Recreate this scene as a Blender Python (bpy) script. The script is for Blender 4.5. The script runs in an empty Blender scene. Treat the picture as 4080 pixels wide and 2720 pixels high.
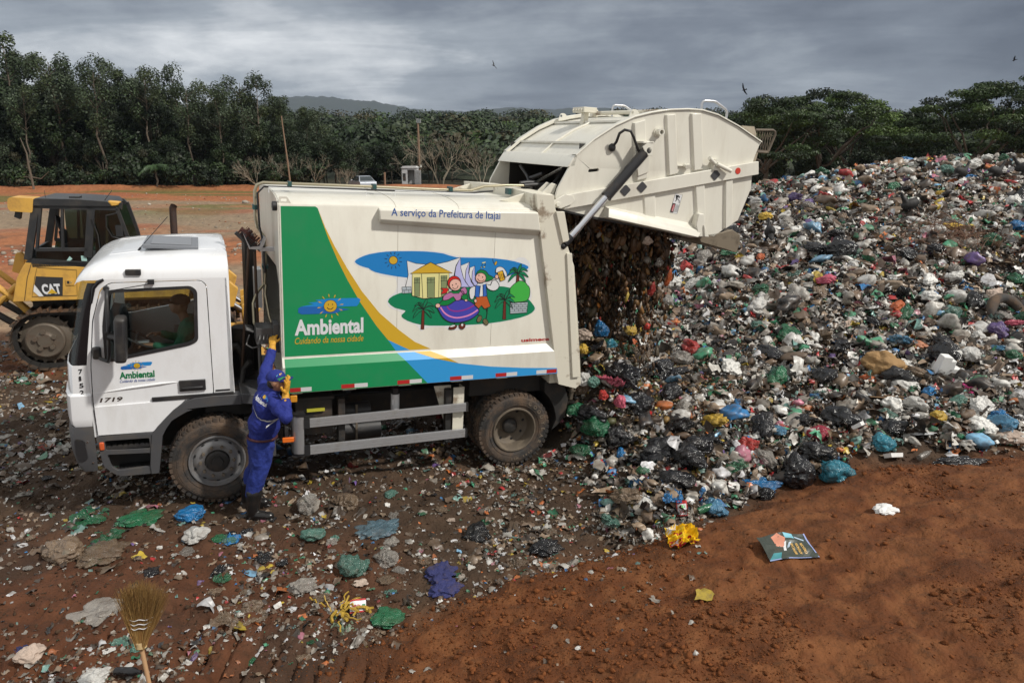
import bpy, bmesh, math, random
import numpy as np
from math import sin, cos, pi, radians, sqrt, atan2
from mathutils import Vector, Matrix, Euler, noise
from mathutils.geometry import tessellate_polygon

# ------------------------------------------------------------------ camera
scene = bpy.context.scene
C = scene.collection
cam_d = bpy.data.cameras.new('camera'); cam = bpy.data.objects.new('camera', cam_d); C.objects.link(cam)
cam.location = (0, 0, 3.9)
cam.rotation_euler = (pi / 2 - 0.255165, 0, 0)
cam_d.sensor_width = 36; cam_d.lens = 25.716; cam_d.clip_start = 0.05; cam_d.clip_end = 9000
scene.camera = cam

# ------------------------------------------------------------------ exposure
scene.view_settings.view_transform = 'Standard'; scene.view_settings.look = 'None'
scene.view_settings.exposure = EXPOSURE = 0.05
scene.view_settings.gamma = 1.0
scene.cycles.max_bounces = 6; scene.cycles.diffuse_bounces = 3; scene.cycles.glossy_bounces = 3
scene.cycles.transmission_bounces = 4; scene.cycles.transparent_max_bounces = 8; scene.cycles.volume_bounces = 0
scene.cycles.sample_clamp_indirect = 4.0
scene.cycles.use_denoising = True

# ------------------------------------------------------------------ sky and sun
SUN_EL, SUN_AZ = radians(45), Vector((0.95, -0.40))       # direction the light comes from
world = bpy.data.worlds.new('World'); scene.world = world; world.use_nodes = True
W = world.node_tree; W.nodes.clear()
def wn(t, **k):
    n = W.nodes.new(t)
    for a, b in k.items(): setattr(n, a, b)
    return n
def wl(a, b): W.links.new(a, b)
wo = wn('ShaderNodeOutputWorld'); bgn = wn('ShaderNodeBackground'); wl(bgn.outputs[0], wo.inputs[0])
tc = wn('ShaderNodeTexCoord'); sp = wn('ShaderNodeSeparateXYZ'); wl(tc.outputs['Generated'], sp.inputs[0])
def wm(op, a, b=None, c=None):
    n = wn('ShaderNodeMath', operation=op)
    for i, v in enumerate((a, b, c)):
        if v is None: continue
        if isinstance(v, (int, float)): n.inputs[i].default_value = v
        else: wl(v, n.inputs[i])
    return n.outputs[0]
zc = wm('ADD', wm('MAXIMUM', sp.outputs[2], 0.0), 0.16)     # clouds laid out on a flat layer overhead
cx_ = wm('DIVIDE', sp.outputs[0], zc); cy_ = wm('DIVIDE', sp.outputs[1], zc)
cmb = wn('ShaderNodeCombineXYZ'); wl(cx_, cmb.inputs[0]); wl(cy_, cmb.inputs[1])
def wnoise(scale, sx, sy, det, dist=0.0, rot=0.0, off=0.0):
    mp = wn('ShaderNodeMapping'); mp.inputs['Scale'].default_value = (sx, sy, 1); mp.inputs['Rotation'].default_value = (0, 0, rot)
    mp.inputs['Location'].default_value = (off, off * .7, off * .3)
    wl(cmb.outputs[0], mp.inputs[0]); n = wn('ShaderNodeTexNoise'); n.inputs['Scale'].default_value = scale
    n.inputs['Detail'].default_value = det; n.inputs['Distortion'].default_value = dist; n.inputs['Roughness'].default_value = .55
    wl(mp.outputs[0], n.inputs['Vector']); return n.outputs[0]
n1 = wnoise(0.42, 1.0, 1.2, 3, .4, .25, 3.1); n2 = wnoise(1.1, .9, 1.6, 6, .9, .35, 1.7)
cmb3 = wn('ShaderNodeMapping'); cmb3.inputs['Scale'].default_value = (1.7, 1.7, 4.6); wl(tc.outputs['Generated'], cmb3.inputs[0])
n3n = wn('ShaderNodeTexNoise'); n3n.inputs['Scale'].default_value = 2.3; n3n.inputs['Detail'].default_value = 6; n3n.inputs['Roughness'].default_value = .6
wl(cmb3.outputs[0], n3n.inputs['Vector'])
mix = wm('ADD', wm('MULTIPLY', n1, .34), wm('ADD', wm('MULTIPLY', n2, .24), wm('MULTIPLY', n3n.outputs[0], .42)))
side = wm('MULTIPLY', sp.outputs[0], -0.27)                  # thinner cloud to the left, heavier to the right
lowc = wm('MULTIPLY', wm('SUBTRACT', .22, sp.outputs[2]), .0)
val = wm('ADD', wm('ADD', mix, side), lowc)
ramp = wn('ShaderNodeValToRGB'); wl(val, ramp.inputs[0])
e = ramp.color_ramp.elements; e[0].position = .34; e[0].color = (.070, .085, .120, 1); e[1].position = .66; e[1].color = (.80, .82, .84, 1)
q = e.new(.45); q.color = (.165, .190, .235, 1)
q = e.new(.55); q.color = (.33, .365, .41, 1)
# thin bright cloud behind the photographer and overhead
back = wm('MAXIMUM', wm('MULTIPLY', sp.outputs[1], -1.0), 0.0)
up = wm('POWER', wm('MAXIMUM', sp.outputs[2], 0.0), 2.0)
boost = wm('ADD', wm('MULTIPLY', back, .45), wm('ADD', wm('MULTIPLY', up, .9), 1.0))
sky = wn('ShaderNodeTexSky'); sky.sky_type = 'NISHITA'; sky.sun_disc = False; sky.sun_elevation = SUN_EL
sky.sun_rotation = atan2(SUN_AZ.x, SUN_AZ.y)
skm = wn('ShaderNodeVectorMath', operation='SCALE'); wl(sky.outputs[0], skm.inputs[0]); skm.inputs['Scale'].default_value = 0.08
wmx = wn('ShaderNodeMix', data_type='RGBA'); wl(wm('MINIMUM', wm('ADD', wm('MULTIPLY', back, 1.1), wm('MULTIPLY', up, 1.4)), .85), wmx.inputs[0]); wl(ramp.outputs[0], wmx.inputs[6]); wmx.inputs[7].default_value = (.44, .43, .405, 1)
clm = wn('ShaderNodeVectorMath', operation='SCALE'); wl(wmx.outputs[2], clm.inputs[0]); wl(boost, clm.inputs['Scale'])
mx = wn('ShaderNodeMix', data_type='RGBA'); mx.inputs[0].default_value = 0.93; wl(skm.outputs[0], mx.inputs[6]); wl(clm.outputs[0], mx.inputs[7])
wl(mx.outputs[2], bgn.inputs[0]); bgn.inputs[1].default_value = 1.0
sun_d = bpy.data.lights.new('sun', 'SUN'); sun = bpy.data.objects.new('sun', sun_d); C.objects.link(sun)
sun_d.energy = 3.5; sun_d.angle = radians(3.0); sun_d.color = (1, .955, .88)
sd = Vector((SUN_AZ.x * cos(SUN_EL), SUN_AZ.y * cos(SUN_EL), sin(SUN_EL) * SUN_AZ.length))
sun.rotation_euler = sd.to_track_quat('Z', 'Y').to_euler(); sun.location = (20, -10, 20)

# ------------------------------------------------------------------ materials
MATS = {}
def mat(name, col, rough=.5, metal=0.0, dirt=None, dirt_amt=0.0, dirt_scale=3.0, bump=0.0, bump_scale=30.0, attr=None, alpha=None,
        coat=0.0, spec=.5, trans=0.0, dirt_lo=.5, dirt_hi=.7, vary=0.0, wrinkle=0.0, stretch=None):
    if name in MATS: return MATS[name]
    m = bpy.data.materials.new(name); MATS[name] = m; m.use_nodes = True
    N = m.node_tree; b = N.nodes['Principled BSDF']; L = N.links.new
    b.inputs['Base Color'].default_value = (*col, 1); b.inputs['Roughness'].default_value = rough; b.inputs['Metallic'].default_value = metal
    b.inputs['Specular IOR Level'].default_value = spec; b.inputs['Coat Weight'].default_value = coat
    if trans: b.inputs['Transmission Weight'].default_value = trans
    if alpha is not None: b.inputs['Alpha'].default_value = alpha
    src = None
    if attr:
        a = N.nodes.new('ShaderNodeAttribute'); a.attribute_name = attr; src = a.outputs['Color']
    co = N.nodes.new('ShaderNodeTexCoord')
    cv = co.outputs['Object']
    if stretch:
        mp = N.nodes.new('ShaderNodeMapping'); mp.inputs['Scale'].default_value = stretch; L(cv, mp.inputs[0]); cv = mp.outputs[0]
    if vary:
        hv = N.nodes.new('ShaderNodeHueSaturation'); oi = N.nodes.new('ShaderNodeObjectInfo'); mr = N.nodes.new('ShaderNodeMapRange')
        mr.inputs[3].default_value = 1 - vary; mr.inputs[4].default_value = 1 + vary; L(oi.outputs['Random'], mr.inputs[0]); L(mr.outputs[0], hv.inputs['Value'])
        if src: L(src, hv.inputs['Color'])
        else: hv.inputs['Color'].default_value = (*col, 1)
        src = hv.outputs[0]
    if dirt:
        n = N.nodes.new('ShaderNodeTexNoise'); n.inputs['Scale'].default_value = dirt_scale; n.inputs['Detail'].default_value = 7; n.inputs['Roughness'].default_value = .65
        L(cv, n.inputs['Vector'])
        r = N.nodes.new('ShaderNodeMapRange'); r.inputs[1].default_value = dirt_lo; r.inputs[2].default_value = dirt_hi; r.inputs[4].default_value = dirt_amt
        L(n.outputs[0], r.inputs[0]); x = N.nodes.new('ShaderNodeMix'); x.data_type = 'RGBA'; L(r.outputs[0], x.inputs[0])
        if src: L(src, x.inputs[6])
        else: x.inputs[6].default_value = (*col, 1)
        x.inputs[7].default_value = (*dirt, 1); src = x.outputs[2]
        rr = N.nodes.new('ShaderNodeMapRange'); rr.inputs[3].default_value = rough; rr.inputs[4].default_value = min(1, rough + .35); L(r.outputs[0], rr.inputs[0]); L(rr.outputs[0], b.inputs['Roughness'])
    if src: L(src, b.inputs['Base Color'])
    if bump or wrinkle:
        bn = N.nodes.new('ShaderNodeBump'); bn.inputs['Distance'].default_value = .02
        if wrinkle:
            n = N.nodes.new('ShaderNodeTexNoise'); n.noise_type = 'RIDGED_MULTIFRACTAL'; n.inputs['Detail'].default_value = 3; n.inputs['Distortion'].default_value = .6
            bn.inputs['Strength'].default_value = wrinkle
        else:
            n = N.nodes.new('ShaderNodeTexNoise'); n.inputs['Detail'].default_value = 6; bn.inputs['Strength'].default_value = bump
        n.inputs['Scale'].default_value = bump_scale; L(cv, n.inputs['Vector'])
        L(n.outputs[0], bn.inputs['Height']); L(bn.outputs[0], b.inputs['Normal'])
    return m

MUD = (.10, .065, .04)
cream = mat('cream_paint', (.70, .68, .60), .36, dirt=(.38, .33, .26), dirt_amt=.38, dirt_scale=1.6, dirt_lo=.48, dirt_hi=.78, coat=.15, bump=.03, bump_scale=3, stretch=(2.2, 2.2, .55))
cream_d = mat('cream_paint_scraped', (.66, .63, .53), .5, dirt=(.20, .14, .09), dirt_amt=.85, dirt_scale=3.5, dirt_lo=.56, dirt_hi=.66)
white = mat('white_cab_paint', (.76, .77, .79), .22, dirt=(.40, .36, .30), dirt_amt=.40, dirt_scale=1.7, dirt_lo=.48, dirt_hi=.8, coat=.5, bump=.02, bump_scale=2, stretch=(2, 2, .7))
green = mat('green_paint', (.006, .245, .085), .42, dirt=(.05, .2, .1), dirt_amt=.25, dirt_scale=2.5)
yellowp = mat('yellow_film', (.60, .37, .025), .42)
bluep = mat('blue_film', (.03, .30, .67), .42)
blued = mat('deep_blue_film', (.012, .12, .42), .42)
whitef = mat('white_film', (.70, .71, .72), .45)
blackp = mat('black_plastic', (.018, .018, .02), .45, dirt=(.10, .085, .065), dirt_amt=.35, dirt_scale=4)
blackg = mat('gloss_black', (.010, .010, .012), .15)
greyp = mat('grey_plastic', (.062, .063, .068), .5, dirt=(.11, .085, .06), dirt_amt=.5, dirt_scale=3)
steel = mat('steel', (.55, .56, .58), .25, 1.0, dirt=(.2, .17, .13), dirt_amt=.2)
chrome = mat('chrome_rod', (.75, .76, .80), .12, 1.0)
alu = mat('aluminium', (.52, .53, .55), .38, .65, dirt=(.25, .2, .15), dirt_amt=.35, dirt_scale=6)
galv = mat('pipe_brass', (.42, .38, .27), .35, .7, dirt=(.18, .14, .1), dirt_amt=.4)
rubber = mat('rubber', (.028, .026, .025), .75, dirt=(.13, .085, .055), dirt_amt=.9, dirt_scale=4, dirt_lo=.40, dirt_hi=.62, bump=.3, bump_scale=60)
rim_m = mat('rim_grey', (.21, .21, .215), .42, .35, dirt=(.15, .11, .08), dirt_amt=.6, dirt_scale=7)
rim_d = mat('rim_dusty', (.115, .092, .068), .7, dirt=(.25, .2, .14), dirt_amt=.5, dirt_scale=6)
darkm = mat('dark_metal', (.022, .021, .02), .6, dirt=(.09, .06, .04), dirt_amt=.7, dirt_scale=4)
redp = mat('red_film', (.42, .02, .02), .4)
orangep = mat('orange_lens', (.75, .16, .02), .3)
navy = mat('navy_lettering', (.02, .09, .33), .4)
ink = mat('ink', (.012, .012, .014), .5)
def glass_mat(name, tint, a, rough=.04):
    m = bpy.data.materials.new(name); m.use_nodes = True; N = m.node_tree; N.nodes.clear()
    o = N.nodes.new('ShaderNodeOutputMaterial'); t = N.nodes.new('ShaderNodeBsdfTransparent'); t.inputs[0].default_value = (*tint, 1)
    g = N.nodes.new('ShaderNodeBsdfGlossy'); g.inputs['Roughness'].default_value = rough; g.inputs[0].default_value = (.8, .85, .85, 1)
    x = N.nodes.new('ShaderNodeMixShader'); x.inputs[0].default_value = a
    N.links.new(t.outputs[0], x.inputs[1]); N.links.new(g.outputs[0], x.inputs[2]); N.links.new(x.outputs[0], o.inputs[0]); return m
glass = glass_mat('tinted_glass', (.80, .84, .83), .06)
glass_d = glass_mat('green_tinted_glass', (.22, .32, .29), .10)
glass_c = glass_mat('clear_glass', (.85, .88, .87), .06)

# ------------------------------------------------------------------ mesh helpers
class MB:
    def __init__(s): s.v = []; s.f = []; s.m = []; s.mi = 0
    def add(s, vs, fs, mi=None):
        b = len(s.v); s.v.extend(tuple(p) for p in vs); s.f.extend(tuple(b + i for i in f) for f in fs); s.m.extend([s.mi if mi is None else mi] * len(fs))
    def box(s, lo, hi, mi=None, M=None):
        x0, y0, z0 = lo; x1, y1, z1 = hi
        vs = [(x0, y0, z0), (x1, y0, z0), (x1, y1, z0), (x0, y1, z0), (x0, y0, z1), (x1, y0, z1), (x1, y1, z1), (x0, y1, z1)]
        if M: vs = [M @ Vector(p) for p in vs]
        s.add(vs, [(0, 3, 2, 1), (4, 5, 6, 7), (0, 1, 5, 4), (1, 2, 6, 5), (2, 3, 7, 6), (3, 0, 4, 7)], mi)
    def prism(s, poly, y0, y1, mi=None, axis='y', caps=True):
        """poly of (a, b) pairs extruded along an axis: y -> (a, y, b), x -> (y, a, b), z -> (a, b, y)"""
        f = {'y': lambda a, b, t: (a, t, b), 'x': lambda a, b, t: (t, a, b), 'z': lambda a, b, t: (a, b, t)}[axis]
        n = len(poly); vs = [f(a, b, y0) for a, b in poly] + [f(a, b, y1) for a, b in poly]
        fs = [(i, (i + 1) % n, n + (i + 1) % n, n + i) for i in range(n)]
        if caps:
            for t in tessellate_polygon([[Vector((a, b, 0)) for a, b in poly]]): fs.append(tuple(t)); fs.append(tuple(n + i for i in reversed(t)))
        s.add(vs, fs, mi)
    def tube(s, pts, r, n=8, mi=None, caps=True, closed=False):
        pts = [Vector(p) for p in pts]; k = len(pts); rs = r if hasattr(r, '__len__') else [r] * k
        rings = []; up = None
        for i, p in enumerate(pts):
            a = pts[(i - 1) % k] if (i or closed) else p; b = pts[(i + 1) % k] if (i < k - 1 or closed) else p
            t = (b - a).normalized() if (b - a).length > 1e-9 else Vector((0, 0, 1))
            if up is None: up = t.orthogonal().normalized()
            up = (up - t * up.dot(t))
            up = up.normalized() if up.length > 1e-6 else t.orthogonal().normalized()
            w = t.cross(up); rings.append([p + (up * cos(2 * pi * j / n) + w * sin(2 * pi * j / n)) * rs[i] for j in range(n)])
        vs = [p for R_ in rings for p in R_]; fs = []
        for i in range(k if closed else k - 1):
            for j in range(n): fs.append((i * n + j, i * n + (j + 1) % n, ((i + 1) % k) * n + (j + 1) % n, ((i + 1) % k) * n + j))
        if caps and not closed: fs.append(tuple(reversed(range(n)))); fs.append(tuple((k - 1) * n + j for j in range(n)))
        s.add(vs, fs, mi)
    def lathe(s, prof, c, axis=(0, -1, 0), n=40, mi=None):
        """prof of (distance along axis, radius)"""
        ax = Vector(axis).normalized(); u = ax.orthogonal().normalized(); w = ax.cross(u); c = Vector(c)
        vs = [c + ax * d + (u * cos(2 * pi * j / n) + w * sin(2 * pi * j / n)) * r for d, r in prof for j in range(n)]
        fs = [(i * n + j, i * n + (j + 1) % n, (i + 1) * n + (j + 1) % n, (i + 1) * n + j) for i in range(len(prof) - 1) for j in range(n)]
        s.add(vs, fs, mi)
    def cyl(s, a, b, r, n=16, mi=None, r2=None): s.tube([a, b], [r, r if r2 is None else r2], n, mi)
    def ball(s, c, r, n=10, m=6, mi=None, M=None):
        r = r if hasattr(r, '__len__') else (r, r, r); vs = []; fs = []
        for i in range(m + 1):
            t = pi * i / m
            for j in range(n):
                a = 2 * pi * j / n; q = Vector((sin(t) * cos(a) * r[0], sin(t) * sin(a) * r[1], cos(t) * r[2]))
                vs.append(Vector(c) + (M @ q if M else q))
        for i in range(m):
            for j in range(n): fs.append((i * n + j, (i + 1) * n + j, (i + 1) * n + (j + 1) % n, i * n + (j + 1) % n))
        s.add(vs, fs, mi)
    def grid(s, rows, mi=None):
        b = len(rows[0]); vs = [p for r in rows for p in r]
        s.add(vs, [(i * b + j, i * b + j + 1, (i + 1) * b + j + 1, (i + 1) * b + j) for i in range(len(rows) - 1) for j in range(b - 1)], mi)
    def bevelbox(s, lo, hi, mi=None, M=None): s.box(lo, hi, mi, M)
    def build(s, name, mats, parent=None, smooth=None, bevel=0.0, link=True, seg=2, weld=True):
        me = bpy.data.meshes.new(name); me.from_pydata(s.v, [], s.f)
        if not isinstance(mats, (list, tuple)): mats = [mats]
        for m in mats: me.materials.append(m)
        if len(mats) > 1: me.polygons.foreach_set('material_index', s.m)
        bm = bmesh.new(); bm.from_mesh(me)
        if weld: bmesh.ops.remove_doubles(bm, verts=bm.verts, dist=1e-5)
        bmesh.ops.recalc_face_normals(bm, faces=bm.faces); bm.to_mesh(me); bm.free()
        o = bpy.data.objects.new(name, me)
        if link: C.objects.link(o)
        if parent: o.parent = parent
        if smooth is not None:
            me.polygons.foreach_set('use_smooth', [True] * len(me.polygons)); me.set_sharp_from_angle(angle=radians(smooth))
        if bevel:
            b = o.modifiers.new('bevel', 'BEVEL'); b.width = bevel; b.segments = seg; b.limit_method = 'ANGLE'; b.angle_limit = radians(40); b.harden_normals = False
            me.polygons.foreach_set('use_smooth', [True] * len(me.polygons)); me.set_sharp_from_angle(angle=radians(50))
        return o

def np_mesh(name, V, F, material, col=None, parent=None, smooth=False, attr='tint'):
    """big meshes from numpy arrays; F is (n, k); col per face"""
    me = bpy.data.meshes.new(name); n, k = F.shape
    me.vertices.add(len(V)); me.vertices.foreach_set('co', np.asarray(V, np.float32).ravel())
    me.loops.add(n * k); me.loops.foreach_set('vertex_index', F.astype(np.int32).ravel())
    me.polygons.add(n); me.polygons.foreach_set('loop_start', np.arange(0, n * k, k, dtype=np.int32)); me.polygons.foreach_set('loop_total', np.full(n, k, np.int32))
    if smooth: me.polygons.foreach_set('use_smooth', np.ones(n, bool))
    me.update(calc_edges=True)
    if col is not None:
        if len(col) == n: a = me.color_attributes.new(attr, 'FLOAT_COLOR', 'CORNER'); d = np.ones((n * k, 4), np.float32); d[:, :3] = np.repeat(col, k, 0)
        else: a = me.color_attributes.new(attr, 'FLOAT_COLOR', 'POINT'); d = np.ones((len(V), 4), np.float32); d[:, :3] = col
        a.data.foreach_set('color', d.ravel())
    me.materials.append(material); o = bpy.data.objects.new(name, me); C.objects.link(o)
    if parent: o.parent = parent
    return o

def tag(o, label=None, cat=None, group=None, kind=None):
    if label: o['label'] = label
    if cat: o['category'] = cat
    if group: o['group'] = group
    if kind: o['kind'] = kind
    return o
def empty(name, loc=(0, 0, 0), rot=(0, 0, 0), **k):
    o = bpy.data.objects.new(name, None); C.objects.link(o); o.location = loc; o.rotation_euler = rot; o.empty_display_size = .2
    return tag(o, **k)

def text_polys(s, bold=0.0, shear=0.0):
    cu = bpy.data.curves.new('tmp', 'FONT'); cu.body = s; cu.offset = bold; cu.shear = shear; cu.resolution_u = 3
    o = bpy.data.objects.new('tmp', cu); C.objects.link(o); bpy.context.view_layer.update()
    me = o.evaluated_get(bpy.context.evaluated_depsgraph_get()).to_mesh()
    vs = [tuple(v.co) for v in me.vertices]; fs = [tuple(p.vertices) for p in me.polygons]
    o.evaluated_get(bpy.context.evaluated_depsgraph_get()).to_mesh_clear(); bpy.data.objects.remove(o); return vs, fs
def put_text(mb, s, fn, w=None, h=None, bold=0.0, shear=0.0, mi=None):
    """fn(a, b) maps the lettering's own sheet (metres from its lower left corner) onto the surface"""
    vs, fs = text_polys(s, bold, shear); x0 = min(v[0] for v in vs); x1 = max(v[0] for v in vs); y0 = 0.0; y1 = max(v[1] for v in vs)
    kx = w / (x1 - x0) if w else h / (y1 - y0); ky = h / (y1 - y0) if h else kx
    mb.add([fn((v[0] - x0) * kx, v[1] * ky) for v in vs], fs, mi)

# smooth pseudo-noise on arrays
def vnoise(x, y, seed=0):
    xi = np.floor(x).astype(np.int64); yi = np.floor(y).astype(np.int64); xf = x - xi; yf = y - yi
    def h(a, b):
        n = (a * 374761393 + b * 668265263 + seed * 974634777) & 0x7fffffff
        n = ((n ^ (n >> 13)) * 1274126177) & 0x7fffffff
        return (n ^ (n >> 16)) % 65536 / 65535.0
    u = xf * xf * (3 - 2 * xf); v = yf * yf * (3 - 2 * yf)
    return (h(xi, yi) * (1 - u) + h(xi + 1, yi) * u) * (1 - v) + (h(xi, yi + 1) * (1 - u) + h(xi + 1, yi + 1) * u) * v
def fbm(x, y, o=4, seed=0, g=.5):
    s = 0; a = 1; t = 0
    for i in range(o): s = s + a * vnoise(x * 2 ** i, y * 2 ** i, seed + i * 17); t += a; a *= g
    return s / t
def sstep(a, b, x): t = np.clip((x - a) / (b - a), 0, 1); return t * t * (3 - 2 * t)
# ------------------------------------------------------------------ ground
RNG = np.random.default_rng(11); random.seed(5)
EX = np.array([-30, -8, -3.2, -1.9, -1.15, -.1, 1.15, 2.66, 4.16, 6.55, 12, 30, 80.]); EY = np.array([2, 2.4, 3.9, 4.75, 5.25, 6.0, 6.55, 7.4, 8.25, 8.7, 10, 16, 30.])
HX = np.array([-50, -2, 0, 2, 4, 7.3, 9, 11.7, 14, 16.3, 25, 80.]); HZ = np.array([0, 0, 0, .25, 1.15, 2.60, 2.86, 3.18, 3.44, 3.58, 3.8, 3.9])
TM = Matrix.Rotation(0.394955, 3, 'Z') @ Matrix.Rotation(0.04762, 3, 'Y') @ Matrix.Rotation(0.01929, 3, 'X')
TT = Vector((-3.69938, 8.55856, 0.61129))
def tl(x, y):      # position along / across the truck
    dx, dy = x - TT.x, y - TT.y; c, s = cos(.394955), sin(.394955)
    return dx * c + dy * s, -dx * s + dy * c
def edge(x): return np.interp(x, EX, EY) + .22 * (fbm(x * .9, x * 0 + 3.3, 3, 5) - .5)
def heapness(x, y):
    e = edge(x); a = x / np.maximum(y, 1) * 24 + 5.0 * (fbm(x * 1.4 + 3, y * 1.4, 3, 71) - .5) * (1 - sstep(12, 18, y)) + .6
    yf = np.where(x < 1.0, np.maximum(e + .3, 8.6), e + .1)
    return sstep(-.15, .6, y - yf + .5 * (fbm(x * 2.3, y * 2.3, 2, 72) - .5)) * sstep(-.9, 2.6, a)
def Hh(x, y, fine=True):
    x = np.asarray(x, float); y = np.asarray(y, float)
    e = edge(x); D = e - y
    h = np.clip((-x - 1.6) * .05, -.08, .10) * (1 - sstep(10, 13, y)) * (1 - .8 * sstep(3, 5, x))
    xr = sstep(-1.6, 1.2, x)
    h = h + xr * (.26 * sstep(-.25, .5, D) + .085 * np.maximum(D, 0)) * sstep(0, 2, y + 1)
    a = x / np.maximum(y, 1) * 24; hc = np.interp(a, HX, HZ); yf = e + .3
    g = np.clip((y - yf) / (24 - yf), 0, 1) ** .9 * sstep(-.2, 1.5, y - yf)
    h = h + hc * g * (1 - sstep(25.5, 46, y))
    h = h + .26 * np.exp(-((y - e - .75) / .7) ** 2) * sstep(.8, 1.8, x) * (1 - sstep(7, 10, x))
    X, Y = tl(x, y)
    h = h + 1.25 * np.exp(-((X - 4.95) / .52) ** 2 - (Y / 1.45) ** 4) + .22 * np.exp(-((X - 5.9) / .9) ** 2 - ((Y + .9) / 1.3) ** 2)
    hp = heapness(x, y)
    h = h + hp * .5 * (fbm(x * .35 + 9, y * .3, 3, 3) - .5) * sstep(8, 14, y)
    if fine:
        near = 1 - sstep(14, 26, y)
        h = h + near * (.13 * (fbm(x * 1.1, y * 1.1, 3, 1) - .5) + .075 * (fbm(x * 4.5, y * 4.5, 3, 2) - .5) * (1 + .8 * (x < 0)))
        h = h + near * .034 * (fbm(x * 15, y * 15, 3, 4) - .5)
        for (p, q, wd, sp_) in (((-.9, 4.55), (-4.2, 5.75), .33, .19), ((-1.3, 3.85), (-4.6, 4.75), .30, .19), ((-6.5, 7.2), (-13, 9.5), .3, .2)):
            ux, uy = q[0] - p[0], q[1] - p[1]; l = math.hypot(ux, uy); ux /= l; uy /= l
            t = (x - p[0]) * ux + (y - p[1]) * uy; w = -(x - p[0]) * uy + (y - p[1]) * ux + .12 * (fbm(t * .8, t * 0, 2, 8) - .5)
            m = sstep(0, .3, t) * sstep(0, .3, l - t) * (1 - sstep(wd * .75, wd, np.abs(w))) * sstep(.32, .55, fbm(x * 1.7, y * 1.7, 2, 31))
            h = h - m * (.035 + .055 * np.exp(-((((t + w * .35) / sp_) % 1 - .5) / .13) ** 2))
        h = h + near * sstep(.5, 2.5, x) * sstep(0, .8, D) * .09 * (1 - np.abs(2 * fbm((x * .94 + y * .34) * .45, (y * .94 - x * .34) * 2.1, 3, 66) - 1))
        mid = sstep(13, 20, y) * (1 - hp); h = h + mid * .10 * (fbm(x * .9, y * .7, 4, 12) - .5)
        mid = sstep(20, 30, y)
        h = h + mid * (.25 * (fbm(x * .12, y * .12, 3, 6) - .5) * (1 - sstep(60, 75, y)))
        h = h + .45 * np.exp(-((y - 74 - 5 * fbm(x * .04, 0 * x, 2, 9)) / 2.2) ** 2) * (1 - sstep(-9, 0, x)) * (.5 + fbm(x * .25, y * .2, 3, 10))
    return h
def H(x, y): return float(Hh(np.array([x]), np.array([y]))[0])
ys = np.concatenate([[-30, -12, -4, 0, 1.5], np.exp(np.linspace(math.log(2.6), math.log(420), 760))])
us = np.linspace(-1, 1, 760)
YY = np.repeat(ys[:, None], len(us), 1); WW = np.maximum(6.0, .86 * np.maximum(YY, 0) + 2.2)
WW = np.where(YY < 2.6, 14, WW); XX = us[None, :] * WW
ZZ = Hh(XX, YY); ZZ = ZZ - .6 * sstep(84, 130, YY)
nr, nc = XX.shape; idx = np.arange(nr * nc).reshape(nr, nc)
F = np.stack([idx[:-1, :-1], idx[:-1, 1:], idx[1:, 1:], idx[1:, :-1]], -1).reshape(-1, 4)
def lerp(a, b, t): return a * (1 - t[..., None]) + np.array(b) * t[..., None]
n_a = fbm(XX * .8, YY * .8, 4, 21); n_b = fbm(XX * .14, YY * .22, 4, 22); n_c = fbm(XX * 6, YY * 6, 3, 23)
col = np.zeros(XX.shape + (3,)) + np.array((.165, .054, .0165))
col = lerp(col, (.215, .085, .030), sstep(.45, .7, n_c) * .6)
De = edge(XX) - YY
mudz = sstep(-.35, .7, -De + (n_a - .5) * 1.6) * (1 - sstep(11, 13.5, YY + (n_a - .5) * 3)) * sstep(4.1, 6.0, YY + (n_a - .5) * 3)
col = lerp(col, (.068, .046, .030), mudz * .92); col = lerp(col, (.07, .068, .052), mudz * sstep(.5, .75, n_b + .25 * (n_c - .5)) * .8)
left = (1 - sstep(-1.6, -.6, XX + (n_a - .5))) * (1 - sstep(6, 7.5, YY))
col = lerp(col, (.115, .042, .019), left * .8); col = lerp(col, (.075, .04, .024), left * sstep(.5, .62, n_a))
hp = heapness(XX, YY) * (1 - sstep(50, 60, YY)); col = lerp(col, (.05, .036, .025), hp * .95)
back = sstep(13, 17, YY) * (1 - hp)
col = lerp(col, (.36, .14, .06), back * .92)
tan_ = back * sstep(.49, .62, fbm(XX * .045 + 4, YY * .07, 3, 40) + .24 * np.exp(-((YY - 40) / 11) ** 2) - .05)
col = lerp(col, (.25, .205, .14), tan_ * .85)
col = lerp(col, (.30, .10, .05), back * sstep(.55, .7, fbm(XX * .1, YY * .3, 3, 41)) * .7)
col = lerp(col, (.085, .12, .03), sstep(40, 55, YY) * (1 - sstep(72, 76, YY)) * sstep(.54, .64, fbm(XX * .09, YY * .2, 4, 42)) * .75)
col = lerp(col, (.10, .07, .045), sstep(26, 30, YY) * (1 - sstep(33, 36, YY)) * sstep(.5, .6, n_a) * back * .5)
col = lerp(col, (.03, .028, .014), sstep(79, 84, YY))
frontd = sstep(0, .6, De) * sstep(-2, 0, XX); col = lerp(col, (.095, .038, .013), frontd * sstep(.48, .66, n_b * .4 + n_a * .6) * .75); col = lerp(col, (.20, .075, .026), frontd * sstep(.52, .7, fbm(XX * 2.2, YY * 3.1, 3, 45)) * .6)
col *= (.6 + .8 * n_c[..., None]) * np.where(YY < 15, .72, .9)[..., None]
m = mat('soil', (.2, .1, .05), .85, attr='tint', bump=1.0, bump_scale=30, dirt=(.035, .02, .011), dirt_amt=.6, dirt_scale=11, dirt_lo=.5, dirt_hi=.72, spec=.25)
ground = np_mesh('ground', np.stack([XX, YY, ZZ], -1).reshape(-1, 3), F, m, col.reshape(-1, 3), smooth=True); tag(ground, kind='structure')

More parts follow.
